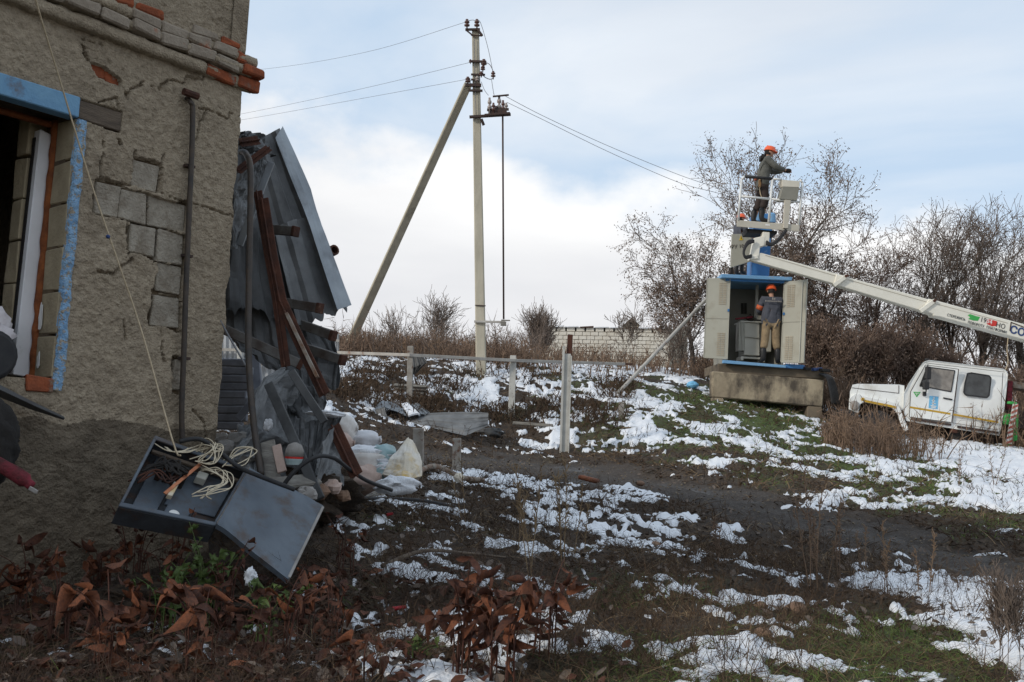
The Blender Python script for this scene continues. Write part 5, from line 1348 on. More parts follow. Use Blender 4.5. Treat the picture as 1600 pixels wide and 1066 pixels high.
# bent pipe and tube in the mud
q = [gp(565, 789), gp(648, 764), gp(655, 752), gp(680, 746), gp(722, 750), gp(755, 750)]
o = MB().tube(catmull([q[1] + Z * 0.04, q[2] + Z * 0.10, q[3] + Z * 0.10, q[4] + Z * 0.06, q[5] + Z * 0.03], 6), 0.032, 8).build('bent_tube', MT['rustpale'], smooth=True)
tag(o, 'rusty tube bent in an arc on the mud below the short posts', 'tube')
o = MB().bar(q[0] + Z * 0.04, q[1] + Z * 0.07, 0.07, 0.06).build('old_plank', MT['greywood'], bevel=0.005); tag(o, 'narrow grey plank lying in front of the sacks', 'plank')
o = MB().bar(gp(905, 752) + Z * 0.03, gp(935, 756) + Z * 0.03, 0.12, 0.06).build('wood_chunk', MT['orangeleaf'], bevel=0.02); tag(o, 'small orange-brown chunk of wood lying on the track', 'wood')

# bent sheet lying on the track edge
yb = gp(690, 678).y
sht = thing('fallen_roof_sheet', 'long bent galvanised roof sheet lying beside the track', 'metal sheet', gp(690, 680))
S_ = lambda rows: [[P(u, v, yb + dy) for u, v, dy in r] for r in rows]
link('long_sheet', sheet_mesh('long_sheet', S_([[(634, 652, 0.30), (672, 645.5, 0.30), (720, 644, .25), (763, 645, 0.15)], [(632, 660, 0.16), (668, 656, .12), (720, 659, .04), (763, 655, .08)], [(636, 668, 0.06), (672, 668, 0.02), (728, 681, -.22), (762, 666, 0.0)]]), ribs=4, amp=0.012, across='v', nu=60, nv=40, dent=0.018, seed=3), MT['zincunder'], sht)
link('left_flap', sheet_mesh('left_flap', S_([[(578, 642, 0.25), (600, 636, 0.0)], [(588, 671, 0.0), (612, 673, -.1)]]), ribs=4, amp=0.012, nu=40, nv=20, dent=0.02, seed=5), MT['zincunder'], sht)
link('ridge', sheet_mesh('ridge', S_([[(581, 640, 0.3), (597, 626, 0.5), (622, 632, 0.6)], [(602, 636, 0.0), (620, 643, 0.1), (640, 653, 0.2)]]), ribs=3, amp=0.012, across='v', nu=40, nv=24, dent=0.015, seed=7), MT['zinc'], sht)
link('top_sheet', sheet_mesh('top_sheet', S_([[(630, 634, 0.9), (652, 629, 1.0)], [(638, 652, 0.1), (672, 645, 0.3)]]), ribs=5, amp=0.03, nu=50, nv=20, dent=0.012, seed=9), MT['zinc'], sht)
link('snow_strip', sheet_mesh('snow_strip', S_([[(627, 633, .8), (637, 632, .85)], [(639, 651, .08), (656, 648, .15)]]), ribs=0, nu=14, nv=14, dent=0.02, seed=10, thick=0.03), MT['snowm'], sht)
mb = MB(); mb.prism([P(612, 640, yb + .3), P(640, 655, yb + .25), P(634, 672, yb + .3), P(612, 672, yb + .3)], (0, .3, 0)); mb.build('painted_shade_inside', MT['zincdark'], sht)  # dark slab stands in for the shade inside the bent sheet
o = link('metal_scrap', lump_mesh('metal_scrap', gp(765, 684) + Z * 0.05, 0.24, 0.16, 0.09, 6, 0.5), MT['zincdark']); tag(o, 'crumpled dark scrap at the right end of the fallen roof sheet', 'metal scrap')

# ------------------------------------------------------------------ far white block building
YB = 46.0
wbld = thing('block_building', 'long low building of white blocks with a row of joist holes', 'building', P(940, 585, YB))
h = 5.9; top = 517.0
MB().prism([P(836, 511, YB + .06), P(1046, 515, YB + .06), P(1046, 600, YB + .06), P(836, 600, YB + .06)], (0, 5, 0)).build('wall_core', MT['joint'], wbld)
MB().prism([P(1046.5, 515, YB + .02), P(1074, 513, YB + 5), P(1074, 600, YB + 5), P(1046.5, 600, YB + .02)], (-0.3, .1, 0)).build('end_wall', MT['joint'], wbld)
blk_me = None
rr_ = random.Random(3)
def far_block(u0, v0, u1, v1):
    mb = MB(); d = rr_.uniform(0, .025)
    mb.prism([P(u0, v0, YB - d), P(u1, v0, YB - d), P(u1, v1, YB - d), P(u0, v1, YB - d)], (0, .05 + d, 0))
    return mb.build('block', MT['limestone'], wbld, bevel=0.008)
for row in range(11):
    v0 = 517.2 + row * 6.2; sl = 0.018
    u = 836 - (6 if row % 2 else 0)
    while u < 1046:
        a, b = max(u, 836), min(u + 12.4, 1046)
        if b - a > 2: far_block(a + .35, v0 + (a - 836) * sl + .35, b - .35, v0 + 6.2 + (a - 836) * sl - .3)
        u += 12.4
for k in range(14):
    u0 = 836 + k * 15 + 3.2 + rr_.uniform(-1, 1)
    a, b = (836 + k * 15 + (5 if k else 2)), min(836 + (k + 1) * 15 + 2.2, 1046)
    far_block(a, 510 + (a - 836) * .018, b, 516.8 + (a - 836) * .018)
    mb = MB(); mb.prism([P(a - 3, 510.6 + (a - 836) * .018, YB + .045), P(a, 510.6 + (a - 836) * .018, YB + .045), P(a, 516 + (a - 836) * .018, YB + .045), P(a - 3, 516 + (a - 836) * .018, YB + .045)], (0, .012, 0)); mb.build('joist_hole_shade', MT['dark'], wbld)  # dark plate stands in for the shade in each joist hole
for k in range(9):
    u0 = 836 + k * 23.5; v = 509.2 + (u0 - 836) * .018
    MB().prism([P(u0, v, YB - .1), P(u0 + 21, v - rr_.uniform(-.5, 1.5), YB - .1), P(u0 + 21, v + 1, YB - .1), P(u0, v + 1.3, YB - .1)], (0, 2.5, 0)).build('roof_slab', MT['snowm'] if k % 3 else MT['rust'], wbld)
gb = thing('distant_gable', 'gabled attic of a distant house above the white building roof', 'house', P(987, 580, 62))
MB().prism([P(976, 507, 62), P(987, 498.5, 62), P(997.5, 507.5, 62), P(997.5, 600, 62), P(976, 600, 62)], (0, 6, 0)).build('wall', MT['joint'], gb)
for (u0, v0, u1, v1) in [(974, 509, 987, 497.5), (987, 497.5, 1000, 509.5)]:
    MB().prism([P(u0, v0, 61.7), P(u1, v1, 61.7), P(u1, v1 - 1.2, 61.7), P(u0, v0 - 1.2, 61.7)], (0, 6.6, 0)).build('roof', MT['roof'], gb)
MB().lathe(P(987.6, 506, 62.0), Vector((0, -1, 0)), [(0.13, 0), (0.13, 0.03), (0.001, 0.03)], 10).build('round_window', MT['dark'], gb)

# ------------------------------------------------------------------ kiosk substation
YS = 24.0
ks = YS / FPX
def S(u, v, d=0.0): return P(u, v, YS + d)
def slab(name, pts, dep, m, parent, bevel=0.0, label=None, d0=0.0):
    return MB().prism([S(u, v, d0) for u, v in pts], (0, dep, 0)).build(name, m, parent, bevel=bevel, label=label)
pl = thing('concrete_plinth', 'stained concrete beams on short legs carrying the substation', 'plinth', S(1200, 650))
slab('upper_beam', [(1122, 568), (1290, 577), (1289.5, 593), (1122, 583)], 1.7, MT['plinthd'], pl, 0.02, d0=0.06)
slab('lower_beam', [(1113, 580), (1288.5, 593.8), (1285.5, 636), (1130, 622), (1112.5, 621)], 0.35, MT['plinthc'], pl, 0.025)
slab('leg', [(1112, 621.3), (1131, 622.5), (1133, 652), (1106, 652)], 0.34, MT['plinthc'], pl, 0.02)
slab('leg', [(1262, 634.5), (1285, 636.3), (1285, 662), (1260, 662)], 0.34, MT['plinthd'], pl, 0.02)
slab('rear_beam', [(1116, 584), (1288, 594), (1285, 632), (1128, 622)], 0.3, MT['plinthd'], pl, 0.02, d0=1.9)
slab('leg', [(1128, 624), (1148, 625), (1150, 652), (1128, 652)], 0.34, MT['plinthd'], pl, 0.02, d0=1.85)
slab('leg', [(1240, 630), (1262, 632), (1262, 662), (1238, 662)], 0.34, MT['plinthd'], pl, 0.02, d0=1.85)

sub = thing('kiosk_substation', 'grey kiosk substation with blue trim and both front doors wide open', 'substation', S(1185, 573))
# shell with open front
W0, W1 = 1138, 1227
dep = 1.45
slab('side_wall', [(W0 - 1, 438), (W0 + 1.5, 438), (W0 - 1.5, 567), (W0 - 4, 567)], dep, MT['subin'], sub, label='left side wall')
slab('side_wall', [(W1 - 1, 441), (W1 + 2, 441), (W1 - 3, 570), (W1 - 6, 570)], dep, MT['subin'], sub, label='right side wall')
slab('back_wall', [(W0 - 2, 438), (W1 + 2, 441), (W1 - 4, 571), (W0 - 5, 567)], 0.04, MT['subin'], sub, d0=dep + .01)
slab('roof_slab', [(1127, 428.2), (1238, 433), (1237.5, 438.5), (1127, 434)], dep + .25, MT['subblue2'], sub, 0.01, d0=-.16)
slab('fascia', [(1134, 434.5), (1231, 439), (1231, 443), (1134, 438.8)], 0.06, MT['subblue'], sub, 0.006, d0=-.05)
slab('base_frame', [(1130, 562.5), (1228, 571), (1228, 575), (1129.5, 567.5)], 0.12, MT['subblue2'], sub, 0.006, d0=-.12)
slab('base_frame', [(1228.3, 568.5), (1256, 570.5), (1255, 576.5), (1228.3, 575)], 0.5, MT['subblue'], sub, 0.006, d0=-.06)
slab('floor', [(W0 - 4, 563), (W1 - 2, 570.5), (W1 - 2, 572), (W0 - 4, 565.5)], dep, MT['subin'], sub, d0=.005)
def door(q, label, louv, dz):
    """q four corners (u, v, dy) TL TR BR BL"""
    pts = [S(u, v, d) for u, v, d in q]
    n = (pts[1] - pts[0]).cross(pts[3] - pts[0]).normalized()
    if n.y > 0: n = -n
    o = MB().prism([p - n * 0.02 for p in pts], n * 0.04).build('door', MT['subgrey'], sub, bevel=0.006, label=label)
    def at(a, b, c=0.022): return (pts[0] * (1 - a) + pts[1] * a) * (1 - b) + (pts[3] * (1 - a) + pts[2] * a) * b + n * c
    MB().bar(at(0.02, 0.505), at(0.98, 0.505), 0.014, 0.01, up=n).build('fold_seam', MT['subin'], o)
    for (a0, a1, b0, b1) in louv:
        nn = 13
        for cpart in (0, 1):
            mb = MB()
            x0 = a0 + (a1 - a0) * (0.0 if cpart == 0 else 0.54); x1 = x0 + (a1 - a0) * 0.44
            for k in range(nn):
                b = b0 + (b1 - b0) * k / nn
                mb.prism([at(x0, b, .0205), at(x1, b, .0205), at(x1, b + (b1 - b0) / nn * .5, .0205), at(x0, b + (b1 - b0) / nn * .5, .0205)], n * 0.012)
            lo_ = mb.build('louvre_panel', MT['joint'], o); lo_['kind'] = 'stuff'
    for a, b0, b1 in ((0.01, 0, 1), (0.985, 0, 1)):
        MB().bar(at(a, 0.01, .024), at(a, 0.99, .024), 0.02, 0.01, up=n).build('edge_fold', MT['subgrey'], o)
    MB().box(at(dz, 0.40, .03), (0.02, 0, 0), (0, 0.02, 0), (0, 0, 0.03)).build('latch', MT['subblue'], o)
    return at
door([(1105, 435, 0.12), (1141.5, 434.5, -.03), (1137, 562, -.03), (1099, 559.5, 0.12)], 'left door leaf', [(0.54, 0.86, 0.06, 0.34), (0.54, 0.86, 0.68, 0.97)], 0.96)
atR = door([(1226, 440.5, -.03), (1262, 437, -0.45), (1256.5, 567.5, -0.45), (1220.5, 567, -.03)], 'right door leaf', [(0.16, 0.5, 0.05, 0.33), (0.16, 0.5, 0.68, 0.97)], 0.05)
MB().tube([atR(0.82, 0.02, .04), atR(0.82, 0.98, .04)], 0.012, 6).build('locking_rod', MT['tank'], sub)
mb = MB()
for k in range(12):
    for c0 in (0, 1):
        u0 = 1158 + c0 * 5; v = 474 + k * 1.4
        mb.prism([S(u0, v, dep - .03), S(u0 + 4, v, dep - .03), S(u0 + 4, v + .7, dep - .03), S(u0, v + .7, dep - .03)], (0, .02, 0))
mb.build('rear_louvre', MT['dark'], sub)['kind'] = 'stuff'
# blue upper duct and top housing
slab('blue_duct', [(1176, 365), (1205, 366), (1202, 431), (1174, 430)], 0.5, MT['subblue'], sub, 0.01, d0=.5)
slab('blue_duct', [(1178, 333), (1208, 334), (1206, 366), (1177, 365)], 0.5, MT['subblue'], sub, 0.02, d0=.55)
MB().lathe(S(1183, 346, .6), S(1183, 330, .6) - S(1183, 346, .6), [(0.11, 0), (0.11, 0.2), (0.08, 0.24), (0.001, 0.25)], 14).build('bushing', MT['subblue2'], sub)
MB().lathe(S(1205, 348, .6), S(1205, 331, .6) - S(1205, 348, .6), [(0.11, 0), (0.11, 0.2), (0.08, 0.24), (0.001, 0.25)], 14).build('bushing', MT['subblue2'], sub)
pan = slab('upper_panel', [(1143.5, 366), (1175, 365), (1172, 409), (1141.5, 418.5)], 0.05, MT['subgrey'], sub, 0.006, d0=-.1)
text_on('panel_lettering', 'РУ 10', 0.125, S(1152.5, 385.5, -.106), S(1166, 385, -.106) - S(1146, 386.5, -.106), Z, MT['iron'], pan, 0.002)
tri = MB().prism([S(1158, 367.8, -.108), S(1161, 375.4, -.108), S(1155, 375.6, -.108)], (0, .006, 0)).build('warning_triangle', MT['yellow'], pan)
MB().prism([S(1158.3, 370.0, -.112), S(1157.4, 372.6, -.112), S(1158.2, 372.5, -.112), S(1157.8, 374.6, -.112), S(1158.9, 372.0, -.112), S(1158.1, 372.1, -.112)], (0, .003, 0)).build('lightning_mark', MT['ink'], tri)
slab('panel_leg', [(1141.5, 418.7), (1146, 417.5), (1145.5, 430), (1141, 430)], 0.05, MT['dark'], sub, d0=-.08)
# power transformer inside
tf = thing('power_transformer', 'pale grey finned transformer standing inside the open substation', 'transformer', S(1175, 562, .5))
slab('tank', [(1163.5, 503), (1187, 504), (1187, 556), (1162.5, 555)], 0.6, MT['tank'], tf, 0.012, d0=.42)
slab('tank', [(1187.4, 504), (1206, 505), (1205, 550), (1187.4, 549)], 0.5, MT['tank'], tf, 0.012, d0=.5, label='rear half of the tank')
for k in range(4):
    slab('radiator', [(1155.5 + k * 2.2, 503), (1156.9 + k * 2.2, 503), (1155.6 + k * 2.2, 548), (1154.2 + k * 2.2, 548)], 0.36, MT['tank'], tf, 0.004, d0=.38)
slab('lid', [(1157, 501), (1207, 503.5), (1207, 505), (1157, 503)], 0.7, MT['tank'], tf, 0.004, d0=.36)
slab('stiffener', [(1164, 526), (1187, 527.5), (1187, 528.7), (1164, 527.2)], 0.03, MT['subin'], tf, d0=.385)
slab('skid', [(1158, 556.5), (1162, 556.5), (1162, 563), (1157, 563)], 0.5, MT['tank'], tf, 0.004, d0=.4)
slab('skid', [(1191, 558), (1195, 558), (1195, 566), (1191, 566)], 0.5, MT['tank'], tf, 0.004, d0=.4)
slab('cross_member', [(1157, 557), (1196, 559), (1196, 562), (1157, 560)], 0.06, MT['tank'], tf, 0.004, d0=.45)
MB().lathe(S(1172, 501, .6), Z, [(0.07, 0), (0.1, 0.03), (0.05, 0.06), (0.09, 0.09), (0.04, 0.13), (0.001, 0.16)], 12).build('bushing', MT['iron'], tf, smooth=True)
MB().bar(S(1149, 498.5, .5), S(1176, 495.5, .5), 0.05, 0.04).build('busbar', MT['redcloth'], tf, bevel=0.004)
MB().bar(S(1181, 497, .7), S(1183.5, 441, .7), 0.07, 0.05, up=Vector((0, 1, 0))).build('cable_duct', MT['tank'], tf, bevel=0.004)
slab('indicator', [(1183, 493), (1190, 493.5), (1190, 500), (1183, 499.5)], 0.08, MT['tank'], tf, 0.01, d0=.45)
# rubble and cables at the right end of the plinth
o = thing('cable_bundle', 'bundle of thick black cables hanging down the right end of the plinth', 'cables', S(1300, 630))
for k in range(6):
    MB().tube(catmull([S(1280 + k, 584, -.05 + .05 * k), S(1291 + k * 1.5, 590, -.1), S(1296 + k * 2, 606, -.12 + .04 * k), S(1301 + k * 2.0, 632, -.1 + .05 * k)], 5), 0.028, 7).build('cable', MT['blackrub'], o, smooth=True)
for k, (u, v) in enumerate([(1249, 574), (1262, 576), (1276, 577.5), (1288, 578)]):
    oo = MB().bar(S(u - 6, v, -.03 - .03 * (k % 2)), S(u + 7, v + (1.5 if k % 2 else -1), .2), 0.09, 0.07).build('dark_block', MT['dark'] if k % 2 else MT['navy'], bevel=0.01)
    tag(oo, ['dark block on the plinth right beside the blue base frame', 'second dark block along the plinth top', 'third dark block along the plinth top', 'dark block at the far right end of the plinth top'][k], 'block', 'dark blocks on the plinth')

# ------------------------------------------------------------------ lift truck
YT = 23.2
def T(u, v, d=0.0): return P(u, v, YT + d)
truck = thing('lift_truck', 'white crew-cab lift truck with its boom raised to the left', 'truck', T(1480, 690))
def tslab(name, pts, dep, m, parent, bevel=0.0, label=None, d0=0.0, seg=1):
    return MB().prism([T(u, v, d0) for u, v in pts], (0, dep, 0)).build(name, m, parent, bevel=bevel, label=label, seg=seg)
CW = 2.05
# cab shell: side profile lofted across, sides tucked in at the roof
prof = [(1419, 600.5), (1436, 575), (1443.5, 565.5), (1452, 562.8), (1562, 575.5), (1571, 578), (1575, 584.5), (1573, 610), (1568, 650), (1562, 681), (1495, 671), (1416, 658), (1411, 640), (1412, 615)]
def ringp(d, tuck):
    cx, cy = 1495, 640
    out_ = []
    for u, v in prof:
        dd = d + (0.10 if v < 590 else 0.0) * (1 if d < CW / 2 else -1)
        out_.append(T(cx + (u - cx) * tuck, cy + (v - cy) * tuck, dd))
    return out_
cab = MB().loft([ringp(0.05, .985), ringp(0.0, .975) if False else ringp(0.02, .995), ringp(0.08, 1.0), ringp(CW - .08, 1.0), ringp(CW, .985)]).build('cab', MT['truck'], truck, bevel=0.02, seg=2)
for p_ in cab.data.polygons: p_.use_smooth = False
# bonnet and wing
hood = [(1332, 601.5), (1340, 599.8), (1405, 601), (1413, 602.5), (1412.5, 640), (1409, 640), (1396, 633), (1350, 624), (1340, 626), (1336, 640), (1327.5, 636), (1328, 612)]
MB().loft([[T(u, v + .8, 0.13) for u, v in hood], [T(u, v, 0.22) for u, v in hood], [T(u, v, CW - .22) for u, v in hood], [T(u, v + .8, CW - .13) for u, v in hood]]).build('bonnet', MT['truck'], truck)
mb = MB(); mb.bar(T(1331, 606, 0.125), T(1404, 614.5, 0.125), 0.01, 0.012, up=Vector((0, 1, 0))); mb.bar(T(1404.5, 602, .125), T(1404.2, 615, .125), 0.01, .012, up=Vector((0, 1, 0))); mb.build('bonnet_seam', MT['iron'], truck)
wing = [(1327, 622), (1336, 615), (1350, 619), (1400, 629), (1407, 638), (1413, 655), (1420, 671), (1416, 674), (1411, 673), (1401, 645), (1393, 637), (1350, 628.5), (1344, 632), (1341, 646), (1326, 640)]
MB().loft([[T(u, v, 0.0) for u, v in wing], [T(u, v, .3) for u, v in wing]]).build('wing', MT['truck'], truck, bevel=0.012)
am = MB()
ar = [(1350.5, 624.5), (1372, 629), (1390, 632.5), (1400, 635.2)]
for a, b in zip(ar[:-1], ar[1:]): am.prism([T(a[0], a[1], -.006), T(b[0], b[1], -.006), T(b[0], b[1] + 3.6, -.006), T(a[0], a[1] + 3.6, -.006)], (0, .004, 0))
am.build('arch_stripe', MT['amber'], truck)
MB().lathe(T(1335, 634, -.01), Vector((-.25, -1, 0)), [(0.11, -.12), (0.12, 0), (0.09, 0.03), (0.001, 0.04)], 14).build('headlight', MT['rubble'], truck, smooth=True)
MB().lathe(T(1348, 624, -.002), Vector((0, -1, 0)), [(0.04, 0), (0.04, 0.02), (0.001, 0.03)], 10).build('side_lamp', MT['amber'], truck)
tslab('bumper', [(1322, 640), (1340, 644), (1340, 656), (1322, 650)], CW, MT['blackrub'], truck, 0.02, d0=.02)
# doors and glass: seams stand as thin recessed strips, panes slightly proud rubber frames
def tframe(name, pts, w, m, parent, d):
    mb = MB(); P_ = [T(u, v, d) for u, v in pts]; c = sum(P_, Vector()) / len(P_)
    for a, b in zip(P_, P_[1:] + P_[:1]): mb.bar(a + (a - c).normalized() * w * .2, b + (b - c).normalized() * w * .2, w, 0.016, up=Vector((0, 1, 0)))
    return mb.build(name, m, parent, bevel=0.002)
fd = [(1423, 612), (1446, 570.5), (1497.5, 577), (1493, 610), (1486.5, 660), (1421, 651.5)]
mb = MB()
for a, b in [((1447, 567.5), (1570, 581.5)), ((1498, 577.5), (1488, 661)), ((1489, 661), (1560, 672)), ((1567, 583), (1562, 676))]:
    mb.bar(T(*a, -.001), T(*b, -.001), .009, .012, up=Vector((0, 1, 0)))
mb.build('panel_seam', MT['iron'], truck)
mb = MB(); mb.bar(T(1496, 667, .02), T(1560, 676.5, .02), .05, .03, up=Vector((0, 1, 0))); mb.bar(T(1424, 655, .02), T(1486, 664, .02), .05, .03, up=Vector((0, 1, 0))); mb.build('sill_rail', MT['iron'], truck)
dro = MB().prism([T(u, v, -.004) for u, v in fd], (0, .03, 0)).build('front_door', MT['truck'], truck, bevel=0.004)
tframe('door_seam', fd, 0.011, MT['iron'], truck, 0.0)
gl = [(1437.5, 603), (1449, 573.8), (1491.5, 579.5), (1486, 612)]
gg = MB().prism([T(u, v, -.012) for u, v in gl], (0, .008, 0)).build('side_window', MT['glass_painted_scrub'], dro)
tframe('window_rubber', gl, 0.022, MT['blackrub'], dro, -.012)
gl2 = [(1436.8, 604), (1447, 577), (1451, 574), (1452, 606)]
MB().prism([T(u, v, -.018) for u, v in gl2], (0, .005, 0)).build('quarter_light', MT['glass'], dro)
mb = MB(); mb.bar(T(1474, 622, -.02), T(1488, 624.6, -.02), 0.03, 0.03, up=Vector((0, 1, 0))); mb.build('door_handle', MT['blackrub'], dro, bevel=0.005)
rw = [(1512, 584), (1518, 583.2), (1545, 587.5), (1548, 591), (1545, 618), (1541.5, 621), (1509, 617), (1506.3, 613), (1508, 600)]
MB().prism([T(u, v, 0.0) for u, v in rw], (0, .05, 0)).build('rear_window', MT['glass'], truck)
tframe('window_rubber', rw, 0.03, MT['blackrub'], truck, 0.0)
ws = [(1420.5, 601), (1437, 576.5), (1443, 567)]
mb = MB(); mb.prism([T(1419.2, 600.5, .16), T(1441.8, 566.5, .22), T(1441.8, 566.5, CW - .22), T(1419.2, 600.5, CW - .16)], Vector((-.012, 0, .008))); mb.build('windscreen', MT['glass'], truck)
mi = MB(); mi.prism([T(1448, 572, -.2), T(1456, 573.5, -.2), T(1455, 593, -.2), T(1446.5, 592, -.2)], (0, .1, 0)); mi.build('mirror', MT['blackrub'], truck, bevel=0.015)
mi = MB(); mi.prism([T(1444, 596, -.2), T(1453, 597, -.2), T(1452, 609, -.2), T(1443.5, 608.5, -.2)], (0, .1, 0)); mi.build('mirror', MT['blackrub'], truck, bevel=0.015)
MB().tube([T(1450, 570, -.05), T(1449.5, 572, -.2), T(1447, 612, -.18), T(1445, 616, 0)], 0.014, 6).build('mirror_arm', MT['blackrub'], truck)
MB().box(T(1444.5, 615.5, -.03), (0.035, 0, 0), (0, .03, 0), (0, 0, .05)).build('mirror_foot', MT['blackrub'], truck, bevel=0.006)
MB().box(T(1448, 562, .3), (0.04, 0, 0), (0, .03, 0), (0, 0, .025)).build('roof_lamp', MT['blackrub'], truck, bevel=0.006)
for a, b in [((1422, 636.3), (1485.3, 646.8)), ((1489.5, 647.6), (1560, 660))]:
    tslab('amber_stripe', [(a[0], a[1] - 1.4), (b[0], b[1] - 1.4), (b[0] - .3, b[1] + 1.5), (a[0] - .3, a[1] + 1.5)], .004, MT['amber'], truck, d0=-.009)
bd = tslab('blue_badge', [(1452.5, 618.5), (1466.5, 620), (1465, 639.5), (1451, 637.5)], .004, MT['badge'], truck, d0=-.01)
mb = MB()
for (u0, v0, u1, v1) in [(1456, 630, 1462, 631), (1458.6, 623, 1457.6, 634), (1454, 634, 1463, 635.3), (1456, 626, 1461, 626.8), (1459.5, 620.5, 1459.2, 624), (1455, 636.3, 1462, 637.4)]:
    mb.bar(T(u0, v0, -.012), T(u1, v1, -.012), .022, .003, up=Vector((0, 1, 0)))
mb.build('badge_emblem', MT['white'], bd)
tg = tslab('green_triangle', [(1427, 612.4), (1438.8, 612.6), (1432.4, 621)], .004, MT['green'], truck, d0=-.01)
mb = MB(); mb.bar(T(1429.6, 614.4, -.012), T(1436, 614.5, -.012), .014, .003, up=Vector((0, 1, 0))); mb.bar(T(1432.6, 615, -.012), T(1432.4, 618, -.012), .014, .003, up=Vector((0, 1, 0))); mb.build('triangle_mark', MT['white'], tg)
# wheel, chassis, steps
def wheel(u, v, r, d, lab=None):
    c = T(u, v, d)
    w = MB().lathe(c + Vector((0, .26, 0)), Vector((0, -1, 0)), [(r * .6, 0), (r * .95, 0.0), (r, .04), (r, .22), (r * .95, .26), (r * .62, .26)], 28).build('wheel', MT['blackrub'], truck, bevel=0.008)
    MB().lathe(c + Vector((0, .2, 0)), Vector((0, -1, 0)), [(r * .6, 0), (r * .58, .05), (r * .3, .02), (r * .22, .08), (.001, .09)], 20).build('rim', MT['truck'], w)
wheel(1372, 672, 0.47, 0.08); wheel(1372, 672, 0.47, CW - .34); wheel(1680, 712, 0.47, 0.08); wheel(1680, 712, 0.47, CW - .34)
mb = MB(); mb.bar(T(1345, 662, .7), T(1760, 716, .7), 0.1, 0.2); mb.bar(T(1345, 662, 1.4), T(1760, 716, 1.4), 0.1, 0.2); mb.build('chassis', MT['iron'], truck)
tslab('step_box', [(1488, 672), (1514, 676), (1514, 692), (1487, 688)], .4, MT['dark'], truck, .02, d0=.12)
tslab('step_bracket', [(1487, 669.5), (1497, 671), (1496, 677), (1486, 676)], .1, MT['rust'], truck, .008, d0=.04)
tslab('under_panel', [(1514, 676), (1562, 683), (1561, 694), (1514, 690)], .3, MT['iron'], truck, .02, d0=.3)
tslab('cab_rear_post', [(1576, 595), (1583, 596), (1581, 640), (1573, 640)], .3, MT['redcloth'], truck, .01, d0=.4)
tslab('load_beam', [(1584, 596), (1640, 604), (1640, 614), (1583, 606)], .5, MT['rustpale'], truck, .01, d0=.5)
tslab('load_bed', [(1580, 640), (1770, 665), (1768, 690), (1576, 668)], CW - .2, MT['iron'], truck, .02, d0=.12)
tslab('outrigger', [(1571, 646), (1592, 649), (1590, 688), (1583, 690), (1581, 664), (1569, 663)], .1, MT['green'], truck, .01, d0=-.02)
tslab('outrigger', [(1577, 627), (1590, 629), (1589, 633), (1576, 631)], .1, MT['green'], truck, .01, d0=-.02)
bb_ = tslab('warning_board', [(1583, 631), (1591.5, 631.5), (1579.5, 703), (1570, 702.5)], .02, MT['white'], truck, .003, d0=-.07)
for k in range(9):
    f = (k + .25) / 9; f2 = f + .055
    L_ = lambda f: (1583 + (1570 - 1583) * f, 631 + 71.5 * f); R_ = lambda f: (1591.5 + (1579.5 - 1591.5) * f, 631.5 + 71.5 * f)
    a, b, c, d_ = L_(f + .03), R_(f - .03), R_(f2 - .03), L_(f2 + .03)
    MB().prism([T(*a, -.075), T(*b, -.075), T(*c, -.075), T(*d_, -.075)], (0, .004, 0)).build('red_stripe', MT['redstripe'], bb_)
tslab('board_tip', [(1571, 693), (1581, 694), (1579.5, 704), (1569.5, 703.5)], .024, MT['grass'], truck, .003, d0=-.072)
# boom
BD = -0.75
def B(u, v, d=0.0): return P(u, v, YT + BD + d)
def bslab(name, pts, dep, m, parent, bevel=0.0, d0=0.0):
    return MB().prism([B(u, v, d0) for u, v in pts], (0, dep, 0)).build(name, m, parent, bevel=bevel)
bslab('boom_section', [(1172, 404), (1189, 395), (1320, 431), (1312, 446), (1174, 407)], .17, MT['boom'], truck, .012, d0=.06)
bslab('boom_section', [(1307, 428.5), (1456, 469), (1448, 488), (1303, 444.5)], .23, MT['boom'], truck, .014, d0=.03)
bm3 = bslab('boom_section', [(1452, 466.6), (1600, 506.5), (1745, 545), (1740, 574), (1600, 531), (1470, 495.5), (1459, 494), (1458, 490.5), (1441, 485)], .30, MT['boom'], truck, .016)
mb = MB(); mb.bar(B(1196, 399, .055), B(1312, 433, .055), .012, .008, up=Vector((0, 1, 0))); mb.bar(B(1325, 437, .025), B(1452, 473, .025), .012, .008, up=Vector((0, 1, 0))); mb.bar(B(1460, 474, -.004), B(1575, 505, -.004), .012, .008, up=Vector((0, 1, 0)))
mb.build('boom_weld', MT['basket'], truck)
for (a, b) in [((1323, 431), (1303, 446)), ((1461, 469.5), (1438, 486.5))]:
    mb = MB(); mb.bar(B(*a, -.02), B(*b, -.02), .09, .05, up=Vector((0, 1, 0))); mb.build('boom_collar', MT['boom'], truck, bevel=.006)
    mb = MB(); mb.lathe(B(a[0] - 1, a[1] + .5, -.04), Vector((0, -1, 0)), [(.035, 0), (.035, .03), (.001, .035)], 10); mb.build('pin', MT['rust'], truck)
bx_ = (B(1600, 507) - B(1460, 469)).normalized()
def btext(name, s, u, v, size, m, wide_px=None, **k):
    c = B(u, v, -.006)
    return text_on(name, s, size, c, bx_, Z, m, bm3, .002, wide=None if wide_px is None else wide_px * (YT + BD) / FPX, **k)
btext('lettering', 'СТЕРЕЖИСЬ', 1494, 496, .085, MT['ink'], 29)
btext('lettering', 'ПОВОРОТУ', 1525, 507, .085, MT['ink'], 26)
btext('lettering', 'ПЛАТФОРМИ', 1557, 515.5, .085, MT['ink'], 32)
btext('lettering', '19', 1536.5, 500.5, .15, MT['ink'])
btext('lettering', '84', 1545.6, 502.8, .15, MT['white'])
btext('lettering', 'НО', 1563.5, 509.5, .15, MT['ink'])
btext('lettering', 'СОЮЗ', 1603, 521.5, .24, MT['navy'], bold=.008)
